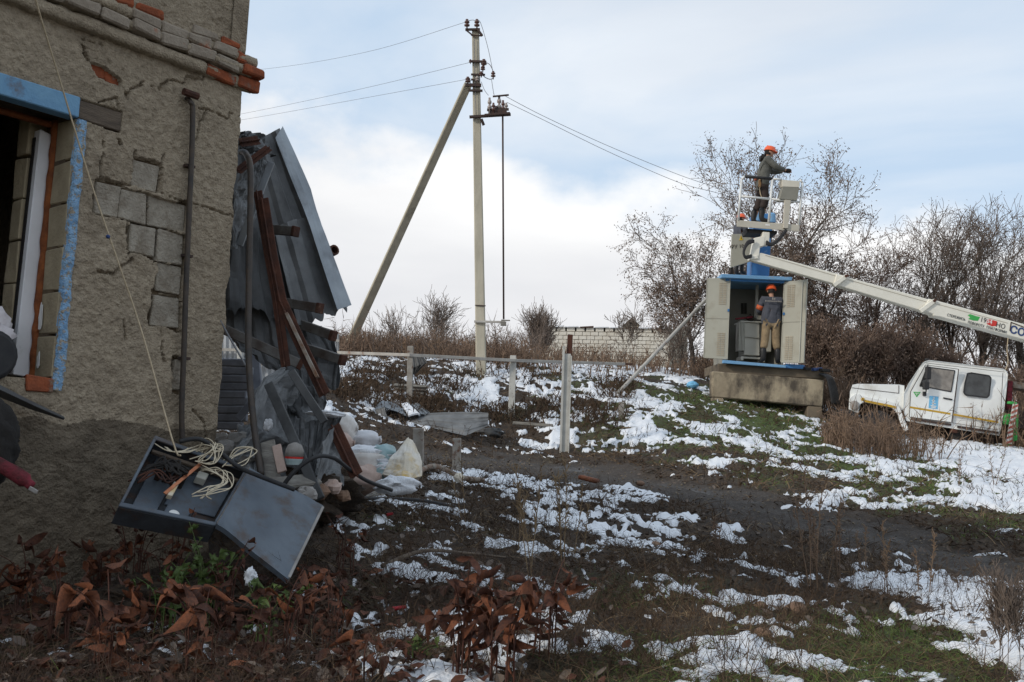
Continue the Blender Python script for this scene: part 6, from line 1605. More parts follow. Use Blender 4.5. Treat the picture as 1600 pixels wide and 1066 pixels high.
gp_ = [(1512, 492.5), (1516, 491), (1525, 494), (1531.5, 495.5), (1528, 501.5), (1521, 501), (1513, 498.5), (1516, 496)]
MB().prism([B(u, v, -.005) for u, v in gp_], (0, .004, 0)).build('green_mark', MT['green'], bm3)
rp_ = [(1541, 500), (1544, 498.5), (1552, 500.5), (1558.5, 502.5), (1557, 509.5), (1550, 510), (1542, 506.5)]
MB().prism([B(u, v, -.005) for u, v in rp_], (0, .004, 0)).build('red_mark', MT['redpaint'], bm3)
mb = MB(); mb.bar(B(1580, 503.5, -.006), B(1578, 517, -.006), .02, .012, up=Vector((0, 1, 0))); mb.bar(B(1580, 503.8, -.006), B(1600, 511.5, -.006), .02, .012, up=Vector((0, 1, 0))); mb.build('sign_bracket', MT['iron'], truck)
tslab('turret', [(1715, 560), (1765, 570), (1765, 665), (1712, 660)], .9, MT['boom'], truck, .03, d0=-.2)
MB().tube(catmull([B(1575, 528), B(1573.5, 548), B(1575, 566), B(1571, 578)], 5), .01, 6).build('hanging_cord', MT['rope'], truck, smooth=True)
# jib knuckle and basket
kn = MB(); kn.prism([B(1172, 403, .04), B(1178, 372, .04), (B(1196, 368, .04)), B(1195, 384, .04), B(1188, 386, .04), B(1186, 402, .04)], (0, .16, 0)); kn.build('knuckle', MT['boom'], truck, bevel=.015)
bslab('knuckle', [(1171, 401), (1184, 398), (1185, 404), (1172, 406)], .22, MT['boom'], truck, .01, d0=.02)
bslab('pivot_block', [(1192, 362), (1203, 363), (1202, 383), (1190, 382)], .2, MT['boom'], truck, .012, d0=.05)
for k in range(3):
    MB().tube(catmull([B(1178, 376 + k, -.02), B(1168, 378 + k * 2, -.05), B(1162, 392 + k, -.05), B(1165, 403 - k, -.05), B(1174, 401 - k, 0)], 6), .028, 7).build('hydraulic_hose', MT['blackrub'], truck, smooth=True)
for k in range(3):
    MB().tube(catmull([B(1197, 377 + k * 2, -.02), B(1206, 381 + k, -.04), B(1218, 372 + k, -.04), B(1228, 359 + k, -.02)], 6), .03, 7).build('hydraulic_hose', MT['blackrub'], truck, smooth=True)
bslab('under_frame', [(1166, 357), (1215, 361), (1214, 366), (1168, 364)], .5, MT['blackrub'], truck, .01, d0=.15)
BB = 0.8
fl_ = MB().loft([[B(1151.5, 344), B(1249.5, 351.5), B(1248.5, 362), B(1151, 354.5)], [B(1151.5, 344, BB), B(1249.5, 351.5, BB), B(1248.5, 362, BB), B(1151, 354.5, BB)]]).build('basket_floor', MT['basket'], truck, bevel=.01)
MB().prism([B(1196, 350, -.004), B(1203, 350.5, -.004), B(1203, 353, -.004), B(1196, 352.5, -.004)], (0, .004, 0)).build('rating_plate', MT['white'], fl_)
bk = MB()
def rail(a, b, r=.02, da=0.0, db=0.0): bk.tube([B(*a, da), B(*b, db)], r * 1.5, 7)
for d_ in (0.02, BB - .02):
    rail((1153.5, 345), (1158.8, 281), .02, d_, d_); rail((1158.8, 281), (1163.5, 275.6), .02, d_, d_)
    rail((1201, 348), (1207, 279.5), .02, d_, d_); rail((1248, 352), (1253.8, 286), .02, d_, d_)
    rail((1156, 306.8), (1204, 311), .018, d_, d_); rail((1204, 311), (1251, 316), .018, d_, d_)
    rail((1207, 279.5), (1222, 281), .018, d_, d_); rail((1250, 281), (1253.8, 286), .018, d_, d_)
rail((1155.5, 306.8), (1155.5, 306.8 + .01), .018, 0.02, BB - .02); rail((1158.8, 281), (1158.8, 281.01), .018, .02, BB - .02)
rail((1251, 316), (1251, 316.01), .018, .02, BB - .02); rail((1253.8, 287), (1253.8, 287.01), .018, .02, BB - .02)
bko = bk.build('basket_rails', MT['rails'], truck, smooth=True)
for da_, ua in ((.02, 1163.5), (BB - .02, 1161)):
    MB().tube([B(ua, 275.8, da_), B(1207, 279.5, da_)], .035, 8).build('rail_padding', MT['blackrub'], bko, smooth=True)
cbx = MB(); cbx.prism([B(1221.7, 281, -.02), B(1249.8, 283, -.02), B(1249.5, 293, -.10), B(1222.8, 291.8, -.10)], (0, .32, .03)); cbo = cbx.build('control_box_lid', MT['basket'], truck, bevel=.008)
cbx = MB(); cbx.prism([B(1222.8, 292, -.095), B(1249.3, 293.3, -.095), B(1245.5, 313.5, -.04), B(1217.8, 311, -.04)], (0, .3, 0)); cbx.build('control_box', MT['subin'], truck, bevel=.008)  # body in a darker grey than its lid, painting in the shaded front
bslab('control_post', [(1226.3, 312), (1236, 313), (1231.5, 357), (1224, 356.4)], .08, MT['basket'], truck, .006, d0=-.05)

# ------------------------------------------------------------------ the three men
def skin_mesh(pts, edges, radii, subd=2, root=0):
    me = bpy.data.meshes.new('body'); me.from_pydata([tuple(p) for p in pts], edges, [])
    o = bpy.data.objects.new('body', me); COL.objects.link(o)
    o.modifiers.new('skin', 'SKIN'); s = o.modifiers.new('sub', 'SUBSURF'); s.levels = subd; s.render_levels = subd
    for i, r in enumerate(radii):
        sv = me.skin_vertices[0].data[i]
        sv.radius = (r, r) if not isinstance(r, tuple) else r
        sv.use_root = (i == root)
    dg = bpy.context.evaluated_depsgraph_get(); dg.update()
    out_ = bpy.data.meshes.new_from_object(o.evaluated_get(dg))
    bpy.data.objects.remove(o)
    for p in out_.polygons: p.use_smooth = True
    return out_
def person(label, foot, right, fwd, scale, J, jacket, trousers, cols, collar=None):
    """J joints in body space (x right, y forward, z up, metres for a 1.75 m man)"""
    root = thing('person', label, 'person', foot)
    X = Vector(right).normalized(); Y = Vector(fwd); Y = (Y - X * Y.dot(X)).normalized(); Zv = X.cross(Y)
    foot = Vector(foot)
    w = lambda p: foot + (X * p[0] + Y * p[1] + Zv * p[2]) * scale
    names = list(J); idx = {n: i for i, n in enumerate(names)}
    def chain(defs):
        use = []; ed = []; rad = []; m_ = {}
        def g(n, r):
            if n not in m_: m_[n] = len(use); use.append(w(J[n])); rad.append(r if not isinstance(r, tuple) else r)
            return m_[n]
        for ch in defs:
            pr = None
            for n, r in ch:
                k_ = g(n, r * scale)
                if pr is not None: ed.append((pr, k_))
                pr = k_
        return use, ed, rad
    arm = lambda s, a=1.0: [('chest', .12), ('sh' + s, .055 * a), ('el' + s, .042 * a), ('wr' + s, .028 * a), ('hd' + s, .03)]
    leg = lambda s, a=1.0: [('pelvis', .11), ('hip' + s, .08 * a), ('kn' + s, .055 * a), ('an' + s, .04 * a), ('to' + s, .035)]
    body = skin_mesh(*chain([[('pelvis', .11), ('waist', .10), ('chest', .12), ('neck', .05), ('head', .06)], arm('L'), arm('R'), leg('L'), leg('R')]))
    mb = MB()
    hd = w(J['head']); hf = (w(J['face']) - hd).normalized(); hu = (Zv - hf * Zv.dot(hf)).normalized(); hr = hf.cross(hu)
    bm = bmesh.new(); bm.from_mesh(body)
    # head as part of the same body mesh: skull, jaw, nose, ears
    rings = []
    for j in range(9):
        t = math.pi * j / 8; zz_ = -math.cos(t) * .115; rr2 = max(math.sin(t), .05)
        ring = []
        for k in range(14):
            a = 2 * math.pi * k / 14; fx = math.cos(a); fy = math.sin(a)
            f_ = .095 * rr2; s_ = .074 * rr2
            bump = .022 if (abs(a) < .2 and -.035 < zz_ < .01) else 0
            jaw = .012 if (zz_ < -.06 and fx > .3) else 0
            ear = .016 if (abs(abs(fy) - 1) < .08 and abs(zz_) < .03) else 0
            ring.append(hd + (hf * (fx * f_ + bump + jaw) + hr * (fy * (s_ + ear)) + hu * (zz_ + .02)) * scale)
        rings.append(ring)
    hm = MB().loft(rings)
    vs = [bm.verts.new(v) for v in hm.v]
    for f in hm.f: bm.faces.new([vs[i] for i in f]).smooth = True
    # five fingers on each hand
    for s in 'LR':
        if ('hd' + s) not in J: continue
        p0 = w(J['hd' + s]); d_ = (p0 - w(J['wr' + s])).normalized()
        sd2 = d_.cross(Zv); sd2 = sd2.normalized() if sd2.length > .1 else X.copy()
        dn = d_.cross(sd2).normalized()
        if dn.z > 0: dn = -dn
        for k in range(5):
            if k < 4:
                b0 = p0 + sd2 * (.033 - .022 * k) * scale; L1 = (.075, .085, .08, .06)[k]
                path = [b0, b0 + (d_ * L1 * .5 + dn * .015) * scale, b0 + (d_ * L1 * .75 + dn * .05) * scale]
            else:
                sg = 1 if s == 'L' else -1
                b0 = p0 - d_ * .03 * scale + sd2 * sg * .03 * scale
                path = [b0, b0 + (sd2 * sg * .03 + d_ * .03) * scale, b0 + (sd2 * sg * .035 + d_ * .06 + dn * .02) * scale]
            fm_ = MB().tube(path, [.011 * scale, .010 * scale, .008 * scale], 6)
            vs = [bm.verts.new(v) for v in fm_.v]
            for f in fm_.f: bm.faces.new([vs[i] for i in f]).smooth = True
    bm.to_mesh(body); bm.free()
    link('body', body, MT['skin'], root)
    jk = skin_mesh(*chain([[('pelvis', .135), ('waist', .135), ('chest', .165), ('nb', .075)], [('chest', .165), ('shL', .098), ('elL', .074), ('wrL', .054)], [('chest', .165), ('shR', .098), ('elR', .074), ('wrR', .054)], [('pelvis', .135), ('jhL', .115)], [('pelvis', .135), ('jhR', .115)], [('pelvis', .135), ('hem', .125)], [('chest', .165), ('rbL', .13), ('wsL', .125), ('jhL', .115)], [('chest', .165), ('rbR', .13), ('wsR', .125), ('jhR', .115)]]))
    jko = link('jacket', jk, MT[jacket], root)
    tr = skin_mesh(*chain([[('pelvis', .12), ('hipL', .112), ('knL', .095), ('shinL', .085)], [('pelvis', .12), ('hipR', .112), ('knR', .095), ('shinR', .085)]]))
    link('trousers', tr, MT[trousers], root)
    for s in 'LR':
        bt = skin_mesh(*chain([[('bt' + s, .082), ('an' + s, .066), ('to' + s, .05)]]))
        link('boot', bt, MT['boot'], root)
    # helmet
    hc = hd + hu * .045 * scale
    hp = [(.118, 0), (.122, .01), (.116, .012), (.114, .045), (.10, .085), (.07, .112), (.03, .124), (.001, .126)]
    hm = MB()
    rr3 = []
    for r_, h_ in hp:
        rr3.append([hc + hu * h_ * scale + (hf * math.cos(2 * math.pi * k / 18) * r_ * 1.13 + hr * math.sin(2 * math.pi * k / 18) * r_) * scale for k in range(18)])
    hm.loft(rr3)
    hm.prism([hc + (hf * a + hr * b) * scale for a, b in [(.11, .08), (.165, .05), (.175, 0), (.165, -.05), (.11, -.08)]], hu * .012 * scale)
    for b in (-.03, 0, .03):
        hm.bar(hc + (hf * .09 + hr * b + hu * .088) * scale, hc + (-hf * .09 + hr * b + hu * .092) * scale, .012 * scale, .05 * scale, up=hu)
    link('helmet', hm.mesh('helmet', 0, True), MT['helmet'], root)
    hl = MB().loft([[hd + hu * zz_ * scale + (hf * (math.cos(a) * .10 - .012) + hr * math.sin(a) * .079) * scale * k_ for a in [math.pi * (.42 + 1.16 * i / 10) for i in range(11)]] for zz_, k_ in [(-.045, .86), (0, 1), (.05, 1.02)]], cap=False)
    link('hair', hl.mesh('hair', 0, True), MT['dark'], root)
    return root, w, X, Y, Zv, jko
base = dict(pelvis=(0, 0, .93), waist=(0, 0, 1.10), chest=(0, 0, 1.33), neck=(0, 0, 1.50), nb=(0, 0, 1.47), head=(0, .02, 1.62), face=(0, 1, 1.60),
            shL=(-.19, 0, 1.42), shR=(.19, 0, 1.42), hipL=(-.10, 0, .88), hipR=(.10, 0, .88), jhL=(-.12, 0, .79), jhR=(.12, 0, .79), hem=(0, 0, .79), rbL=(-.1, 0, 1.25), rbR=(.1, 0, 1.25), wsL=(-.11, 0, 1.03), wsR=(.11, 0, 1.03),
            knL=(-.12, .02, .50), knR=(.12, .02, .50), shinL=(-.13, 0, .30), shinR=(.13, 0, .30), btL=(-.13, 0, .36), btR=(.13, 0, .36), anL=(-.13, -.02, .07), anR=(.13, -.02, .07), toL=(-.14, .13, .035), toR=(.14, .13, .035))
up_t = (S(1206, 440) - S(1203, 566)).normalized()
rt = Vector((up_t.z, 0, -up_t.x))
J = dict(base, elL=(-.27, .06, 1.17), wrL=(-.16, .28, 1.14), hdL=(-.12, .37, 1.14), elR=(.25, .10, 1.18), wrR=(.12, .30, 1.16), hdR=(.08, .38, 1.16), head=(0, .05, 1.61), face=(0, 1, 1.45))
J.update(anL=(-.16, -.02, .07), toL=(-.19, .12, .035), shinL=(-.155, 0, .3), btL=(-.155, 0, .36), anR=(.17, -.02, .07), toR=(.2, .12, .035), shinR=(.16, 0, .3), btR=(.16, 0, .36))
ra, wa, Xa, Ya, Za, jka = person('worker in orange helmet, navy jacket and khaki trousers standing inside the open substation', S(1203, 567, .02), rt, (0, 1, 0), 1.08, J, 'jacket', 'khaki', None)
ob = MB()
a, b = wa((-.235, .02, 1.29)), wa((-.262, .05, 1.20))
ob.tube([a, b], [.088, .084], 10); ob.build('orange_band', MT['orangeband'], jka, smooth=True)
lg = MB()
for k in range(12):
    c = wa((-.17 + .031 * k, -.178 + .002 * abs(k - 5.5), 1.37)); lg.box(c, Xa * .009, Ya * .006, Za * (.014 + .004 * (k % 3 == 0)))
lg.box(wa((-.02, -.18, 1.43)), Xa * .012, Ya * .006, Za * .03); lg.box(wa((.02, -.18, 1.425)), Xa * .02, Ya * .006, Za * .02)
lg.build('back_print', MT['rubble'], jka)
J = dict(base, rbL=(-.1, .04, 1.25), rbR=(.1, .04, 1.25), pelvis=(0, -.02, .92), waist=(0, -.0, 1.10), chest=(0, .05, 1.33), nb=(0, .08, 1.47), neck=(0, .09, 1.50), head=(0, .14, 1.60), face=(0, 1.2, 1.40), shL=(-.18, .07, 1.41), shR=(.18, .07, 1.41),
         elR=(.24, .24, 1.22), wrR=(.14, .46, 1.20), hdR=(.12, .54, 1.20), elL=(-.22, .26, 1.24), wrL=(-.10, .48, 1.24), hdL=(-.08, .56, 1.24))
J.update(anL=(-.12, -.16, .07), toL=(-.13, -.02, .035), knL=(-.11, -.03, .49), shinL=(-.12, -.12, .3), btL=(-.12, -.13, .36), anR=(.12, -.04, .07), toR=(.13, .11, .035), knR=(.12, .04, .49), shinR=(.12, -.02, .3), btR=(.12, -.02, .36))
fb = B(1190, 350, .42)
rb, wb_, Xb, Yb, Zb, jkb = person('worker in orange helmet and olive-grey jacket standing in the lift basket facing right', fb, (0, -1, 0), (1, 0, .0), 1.06, J, 'jacketg', 'darktr', None)
MB().tube([wb_((-.12, .06, 1.01)), wb_((0, .13, 1.0)), wb_((.13, .06, 1.0)), wb_((.15, -.04, 1.0)), wb_((.1, -.14, 1.01)), wb_((-.1, -.14, 1.01))], .03, 8).build('tool_belt', MT['orangeband'], jkb, smooth=True)
hh = skin_mesh([wb_((-.1, .02, 1.48)), wb_((0, -.04, 1.50)), wb_((.1, .02, 1.48))], [(0, 1), (1, 2)], [.05, .075, .05], 2, 1); link('hood', hh, MT['dark'], rb)
MB().tube(catmull([wb_((.17, -.10, 1.0)), wb_((.18, -.11, .8)), wb_((.19, -.08, .6)), wb_((.18, -.02, .55)), wb_((.18, -.03, .8)), wb_((.17, -.06, .98))], 5), .011, 6).build('lanyard', MT['rope'], rb, smooth=True)
MB().box(wb_((.17, -.10, .86)), Xb * .02, Yb * .03, Zb * .09).build('pouch', MT['leather'], rb, bevel=.008)
for s, sg in (('L', -1), ('R', 1)):
    gl_ = skin_mesh([wb_(J['wr' + s]), wb_(J['hd' + s]), wb_(Vector(J['hd' + s]) + Vector((0, .07, -.01)))], [(0, 1), (1, 2)], [.042, .052, .04], 2, 0); link('glove', gl_, MT['dark'], rb)
J = dict(base, elL=(-.26, .02, 1.15), wrL=(-.2, .22, 1.05), hdL=(-.18, .30, 1.05), elR=(.25, .05, 1.16), wrR=(.16, .28, 1.1), hdR=(.13, .36, 1.1))
fc = S(1155, 429.5, .25)
rc, wc, Xc, Yc, Zc, jkc = person('worker in orange helmet and dark jacket standing on the substation roof behind the grey panel', fc, (.35, -.9, 0), (.9, .35, 0), 0.86, J, 'jacket', 'darktr', None)
# ------------------------------------------------------------------ trees and shrubs
def seg_mesh(name, segs, sides):
    A = np.array([s[0] for s in segs]); Bv = np.array([s[1] for s in segs]); r0 = np.array([s[2] for s in segs]); r1 = np.array([s[3] for s in segs])
    d = Bv - A; d /= np.linalg.norm(d, axis=1, keepdims=True) + 1e-9
    ref = np.where(np.abs(d[:, 2:3]) < 0.9, np.array([[0, 0, 1.0]]), np.array([[1.0, 0, 0]]))
    x = np.cross(d, ref); x /= np.linalg.norm(x, axis=1, keepdims=True) + 1e-9
    y = np.cross(d, x)
    a = np.arange(sides) * 2 * np.pi / sides
    off = x[:, None] * np.cos(a)[None, :, None] + y[:, None] * np.sin(a)[None, :, None]
    V = np.concatenate([A[:, None] + off * r0[:, None, None], Bv[:, None] + off * r1[:, None, None]], 1).reshape(-1, 3)
    i = np.arange(sides); j = (i + 1) % sides
    f = np.stack([i, j, j + sides, i + sides], 1)
    F = (f[None] + (np.arange(len(segs)) * 2 * sides)[:, None, None]).reshape(-1, 4)
    return np_mesh(name, V, F, True)
def grow_tree(seed, height, spread=0.9, trunk_frac=0.3, r0=0.14, stems=1, maxlev=4, dens=1.0, droop=0.0, lean=(0, 0), upw=0.10, minr=.0075, tilt=.35):
    r = random.Random(seed)
    thick = []; thin = []; tips = []
    def perp(d):
        v = Vector((r.gauss(0, 1), r.gauss(0, 1), r.gauss(0, 1))); v -= d * v.dot(d); return v.normalized()
    def go(p, d, ln, rad, lev):
        n = 5 if lev < 2 else (4 if lev == 2 else 3)
        pos = p.copy(); dd = d.copy(); rr = rad
        for k in range(n):
            wob = (0.10, 0.20, 0.26, 0.3, 0.3)[min(lev, 4)]
            dd = (dd + perp(dd) * wob * r.uniform(.3, 1) + Vector((0, 0, upw if lev < 4 else -droop))).normalized()
            q = pos + dd * (ln / n); r2 = rr * (0.86 if lev < 3 else 0.75)
            (thick if lev < 2 else thin).append((tuple(pos), tuple(q), max(rr, minr), max(r2, minr * .9)))
            pos = q; rr = r2
            if lev < maxlev and k >= (1 if lev else 2):
                nb = {0: 2, 1: 2, 2: 2.0, 3: 1.7}[min(lev, 3)] * dens
                nb = int(nb) + (1 if r.random() < nb % 1 else 0)
                for _ in range(nb):
                    ang = r.uniform(.45, 1.0) * spread
                    cd = (dd * math.cos(ang) + perp(dd) * math.sin(ang)).normalized()
                    go(pos, cd, ln * r.uniform(.42, .68) * (0.95 if lev else 1.15), rr * r.uniform(.45, .65), lev + 1)
        if lev >= 2: tips.append((tuple(pos), tuple(dd)))
        if lev == 0:
            for _ in range(3):
                ang = r.uniform(.15, .5) * spread
                go(pos, (dd * math.cos(ang) + perp(dd) * math.sin(ang)).normalized(), height * r.uniform(.30, .42), rr * .75, 1)
    for s in range(stems):
        a = r.uniform(0, 6.28); tilt = (0.04 if stems == 1 else r.uniform(.05, 1) * tilt)
        d = Vector((math.cos(a) * tilt + lean[0], math.sin(a) * tilt + lean[1], 1)).normalized()
        go(Vector((math.cos(a), math.sin(a), 0)) * (0 if stems == 1 else .15), d, height * trunk_frac * r.uniform(.85, 1.1), r0 * (1 if stems == 1 else .7), 0)
    top = max(t[0][2] for t in tips); k = height / top
    sc = lambda L_: [(tuple(c * k for c in a), tuple(c * k for c in b), x, y) for a, b, x, y in L_]
    return sc(thick), sc(thin), [(np.array(p) * k, np.array(d)) for p, d in tips]
def pods(tips, seed, n=3, size=0.07, prob=1.0, droop=0.6):
    r = np.random.default_rng(seed)
    P_ = []; D_ = []
    for p, d in tips:
        if r.random() > prob: continue
        for _ in range(n):
            P_.append(p + r.normal(size=3) * size * 1.3); D_.append(d * .3 + r.normal(size=3) * .6 + np.array([0, 0, -droop]))
    P_ = np.array(P_); D_ = np.array(D_); D_ /= np.linalg.norm(D_, axis=1, keepdims=True)
    ln = size * r.uniform(.7, 1.5, len(P_))
    x = np.cross(D_, r.normal(size=D_.shape)); x /= np.linalg.norm(x, axis=1, keepdims=True)
    w = (ln * .42)[:, None] * x; l = ln[:, None] * D_
    V = np.stack([P_, P_ + l * .5 - w * .5, P_ + l, P_ + l * .5 + w * .5], 1).reshape(-1, 3)
    return V, np.arange(len(V)).reshape(-1, 4)
def tree(label, u, Y, height, seed, m='twig', leaf='dryleaf', leafn=3, leafsize=.075, prob=.8, cat='tree', name='bare_tree', group='trees behind the substation', **k):
    b = on(u, Y)
    t = thing(name, label, cat, b, group)
    th, tn, tips = grow_tree(seed, height, **k)
    mv = lambda L_: [(tuple(np.array(a) + b), tuple(np.array(c) + b), x, y) for a, c, x, y in L_]
    link('trunk', seg_mesh('trunk', mv([(tuple(np.array(th[0][0]) - np.array([0, 0, .3])),) + th[0][1:]] + th[1:]), 6), MT['bark'], t)
    link('crown', seg_mesh('crown', mv(tn), 3), MT[m], t)
    if leaf:
        V, F = pods([(p + np.array(b), d) for p, d in tips], seed + 5, leafn, leafsize, prob)
        link('dry_leaves', np_mesh('dry_leaves', V, F, False), MT[leaf], t)
    return t
tree('tall tree with dry seed pods rising behind the lift basket', 1196, 30.5, 8.3, 11, spread=.82, trunk_frac=.34, r0=.14, dens=1.12, leafn=8, leafsize=.065, upw=.05)
tree('low spreading tree left of the substation full of dry pods', 1082, 32.0, 5.2, 25, spread=1.1, trunk_frac=.28, r0=.11, dens=1.12, leafn=6, leafsize=.065, upw=.05)
tree('dense reddish tree just right of the open substation door', 1285, 31.5, 6.4, 33, 'twigred', spread=1.0, trunk_frac=.3, r0=.12, dens=1.15, leafn=6, leafsize=.065, upw=.06)
tree('forked tree behind the middle of the lift boom', 1350, 33.0, 6.6, 44, 'twigred', spread=.9, trunk_frac=.3, r0=.14, dens=1.12, leafn=3, leafsize=.06, prob=.6)
tree('slim tree above the truck bonnet', 1420, 34.0, 7.2, 58, 'twig', spread=.8, trunk_frac=.3, r0=.13, dens=1.12, leafn=3, leafsize=.055, prob=.4)
tree('upright tree behind the truck cab roof', 1480, 33.5, 7.6, 63, 'twig', spread=.75, trunk_frac=.32, r0=.14, dens=1.12, leafn=3, leafsize=.055, prob=.35)
tree('tallest tree of the row above the boom lettering', 1532, 33.0, 8.2, 71, 'twig', spread=.8, trunk_frac=.32, r0=.16, dens=1.15, leafn=3, leafsize=.055, prob=.45)
tree('tree at the right end of the row behind the boom', 1592, 34.5, 7.4, 85, 'twig', spread=.85, trunk_frac=.32, r0=.14, dens=1.12, leafn=3, leafsize=.055, prob=.35)
tree('tree further right behind the boom lettering', 1655, 33.5, 7.6, 87, 'twig', spread=.85, trunk_frac=.32, r0=.12, dens=1.0, leafn=2)
sh_ = dict(leaf=None, cat='shrub', name='bare_shrub', group='bare shrubs on the crest', stems=9, trunk_frac=.34, spread=.75, upw=.05, tilt=.8)
tree('bare leafless shrub on the crest between the strut and the pole', 682, 38, 2.9, 5, r0=.03, dens=.55, maxlev=3, **dict(sh_, stems=8, tilt=.6, lean=(.12, 0)))
tree('round bare shrub at the left end of the white block building', 836, 42, 3.4, 6, r0=.035, dens=.8, maxlev=3, **dict(sh_, stems=11, tilt=.7, trunk_frac=.4, spread=.6))
tree('bare shrub behind the right end of the white building', 1012, 52, 4.6, 9, r0=.04, dens=.7, maxlev=3, **dict(sh_, stems=6, tilt=.5, trunk_frac=.45))
tree('thin bare sapling left of the leaning strut bottom', 620, 36, 2.0, 10, r0=.022, dens=.45, maxlev=3, **dict(sh_, stems=4, tilt=.5))
tree('thin bare sapling against the white building wall', 978, 36, 2.6, 13, r0=.02, dens=.6, maxlev=3, **dict(sh_, stems=3, trunk_frac=.6))
tree('bare sapling at the foot of the slanted pipe', 1055, 29, 2.1, 14, r0=.02, dens=.6, maxlev=3, **dict(sh_, stems=5))
sc2 = dict(leaf='dryleaf', leafn=1, cat='shrub', name='scrub_bush', group='twiggy scrub behind the truck', stems=9, trunk_frac=.42, spread=.6, m='twigred', maxlev=3, upw=.08, tilt=.5)
for i, (u, Y, h, lab) in enumerate([(1275, 28.5, 2.9, 'reddish scrub bush at the right end of the plinth'), (1325, 28, 2.6, 'reddish scrub bush left of the truck bonnet'), (1372, 28.5, 3.0, 'reddish scrub bush behind the truck bonnet'),
                                  (1420, 29, 3.1, 'reddish scrub bush behind the truck windscreen'), (1475, 30, 2.7, 'scrub bush behind the cab roof'), (1560, 30, 2.6, 'scrub bush behind the rear of the cab'), (1610, 29, 2.4, 'scrub bush at the right frame edge behind the truck')]):
    tree(lab, u, Y, h, 200 + i, r0=.03, dens=.95, **sc2)

# ------------------------------------------------------------------ loose vegetation that nobody could count
def scatter(n, r0, r1, a0, a1, seed, power=1.0):
    r = np.random.default_rng(seed)
    R = np.exp(r.uniform(0, 1, n) ** power * math.log(r1 / r0)) * r0; A = r.uniform(a0, a1, n)
    X = R * np.sin(A); Y = R * np.cos(A)
    return X, Y, r
def ground_z(X, Y): return gz(X, Y) + gbump(X, Y)
def tilted(n, r, ln, lean):
    v = r.normal(size=(n, 3)) * lean; v[:, 2] = 1
    return v / np.linalg.norm(v, axis=1, keepdims=True) * ln[:, None]
def stuff(name, label, V, F, m):
    return tag(link(name, np_mesh(name, V, F, False), m), label, None, None, 'stuff')
AV = ['deadgrass', 'straw', 'brush']
def grass_field(name, label, n, r0, r1, seed, L0, L1, width, lean, keepf, mats):
    X, Y, r = scatter(n, r0, r1, -.60, .60, seed)
    Zz = ground_z(X, Y); m, g, tr = cover(X, Y, Zz)
    k = keepf(X, Y, Zz, m, g, tr, r) & ~inside_house(X, Y)
    X, Y, Zz = X[k], Y[k], Zz[k]; n = len(X)
    R = np.hypot(X, Y)
    ln = r.uniform(L0, L1, n) * np.clip(.75 + R / 22, .8, 1.4)
    b = np.stack([X, Y, Zz - .01], 1)
    bend = r.normal(size=(n, 3)) * ln[:, None] * .45; bend[:, 2] = -np.abs(bend[:, 2]) * .7
    V, F = ribbons(b, tilted(n, r, ln, lean), width * np.clip(R / 4, .9, 5) * r.uniform(.7, 1.4, n), bend, 3, seed)
    o = stuff(name, label, V, F, mats)
    return o
clump = lambda X, Y, s, sd: uniformise(fbm(X * s, Y * s, sd, 4))
grass_field('dead_grass', 'matted dead brown grass and stalks over the mud', 150000, 2.7, 27, 101, .04, .17, .0034, 1.5,
            lambda X, Y, Zz, m, g, tr, r: (m < .10) & (tr < .5) & (clump(X, Y, 1.6, 7) > r.random(len(X)) * .6), MT['deadgrass'])
grass_field('straw_grass', 'pale straw blades among the dead grass', 36000, 2.7, 26, 102, .05, .2, .0026, 1.2,
            lambda X, Y, Zz, m, g, tr, r: (m < .12) & (tr < .3) & (clump(X, Y, 1.1, 17) > .5), MT['straw'])
grass_field('green_grass', 'short green grass growing in patches', 190000, 2.7, 30, 103, .03, .11, .0032, .9,
            lambda X, Y, Zz, m, g, tr, r: (m < .05) & (tr < .4) & (g > r.random(len(X)) * .42 + .05), MT['grass'])
# stiff dark weeds sticking through snow and mud
def weed_field(name, label, n, r0, r1, a0, a1, seed, L0, L1, w, keepf, m, side=3, power=1.0, lean=.25):
    X, Y, r = scatter(n, r0, r1, a0, a1, seed, power)
    Zz = ground_z(X, Y); u, v = proj(X, Y, Zz)
    k = keepf(X, Y, u, v, r) & ~inside_house(X, Y)
    X, Y, Zz = X[k], Y[k], Zz[k]; n = len(X); R = np.hypot(X, Y)
    ln = r.uniform(L0, L1, n); b = np.stack([X, Y, Zz - .02], 1)
    vec = tilted(n, r, ln, lean); bend = r.normal(size=(n, 3)) * ln[:, None] * .12
    Vs = []; Fs = []; off = 0
    wd = w * np.clip(R / 8, .8, 4)
    V, F = ribbons(b, vec, wd * r.uniform(.7, 1.3, n), bend, 3, seed); Vs.append(V); Fs.append(F); off += len(V)
    for q in range(side):
        t = r.uniform(.3, .95, n)[:, None]
        b2 = b + vec * t + bend * t * t
        l2 = ln * r.uniform(.15, .4, n)
        v2 = vec / ln[:, None] * .7 + r.normal(size=(n, 3)) * .55; v2 = v2 / np.linalg.norm(v2, axis=1, keepdims=True) * l2[:, None]
        V, F = ribbons(b2, v2, wd * .75, r.normal(size=(n, 3)) * l2[:, None] * .15, 2, seed + q + 1)
        Vs.append(V); Fs.append(F + off); off += len(V)
    return stuff(name, label, np.concatenate(Vs), np.concatenate(Fs), m)
weed_field('dry_brush', 'belt of dry brown brush along the crest in front of the white building', 17000, 25.8, 42, -.20, .24, 301, .22, .82, .009,
           lambda X, Y, u, v, r: (u > 515) & (u < 1125) & (~((u > 1000) & (Y < 29.5))) & (clump(X, Y, .35, 5) > r.random(len(X)) * .8) & ((u < 822) | (u > 1085) | (r.random(len(X)) < .3)), MT['brush'], 4)
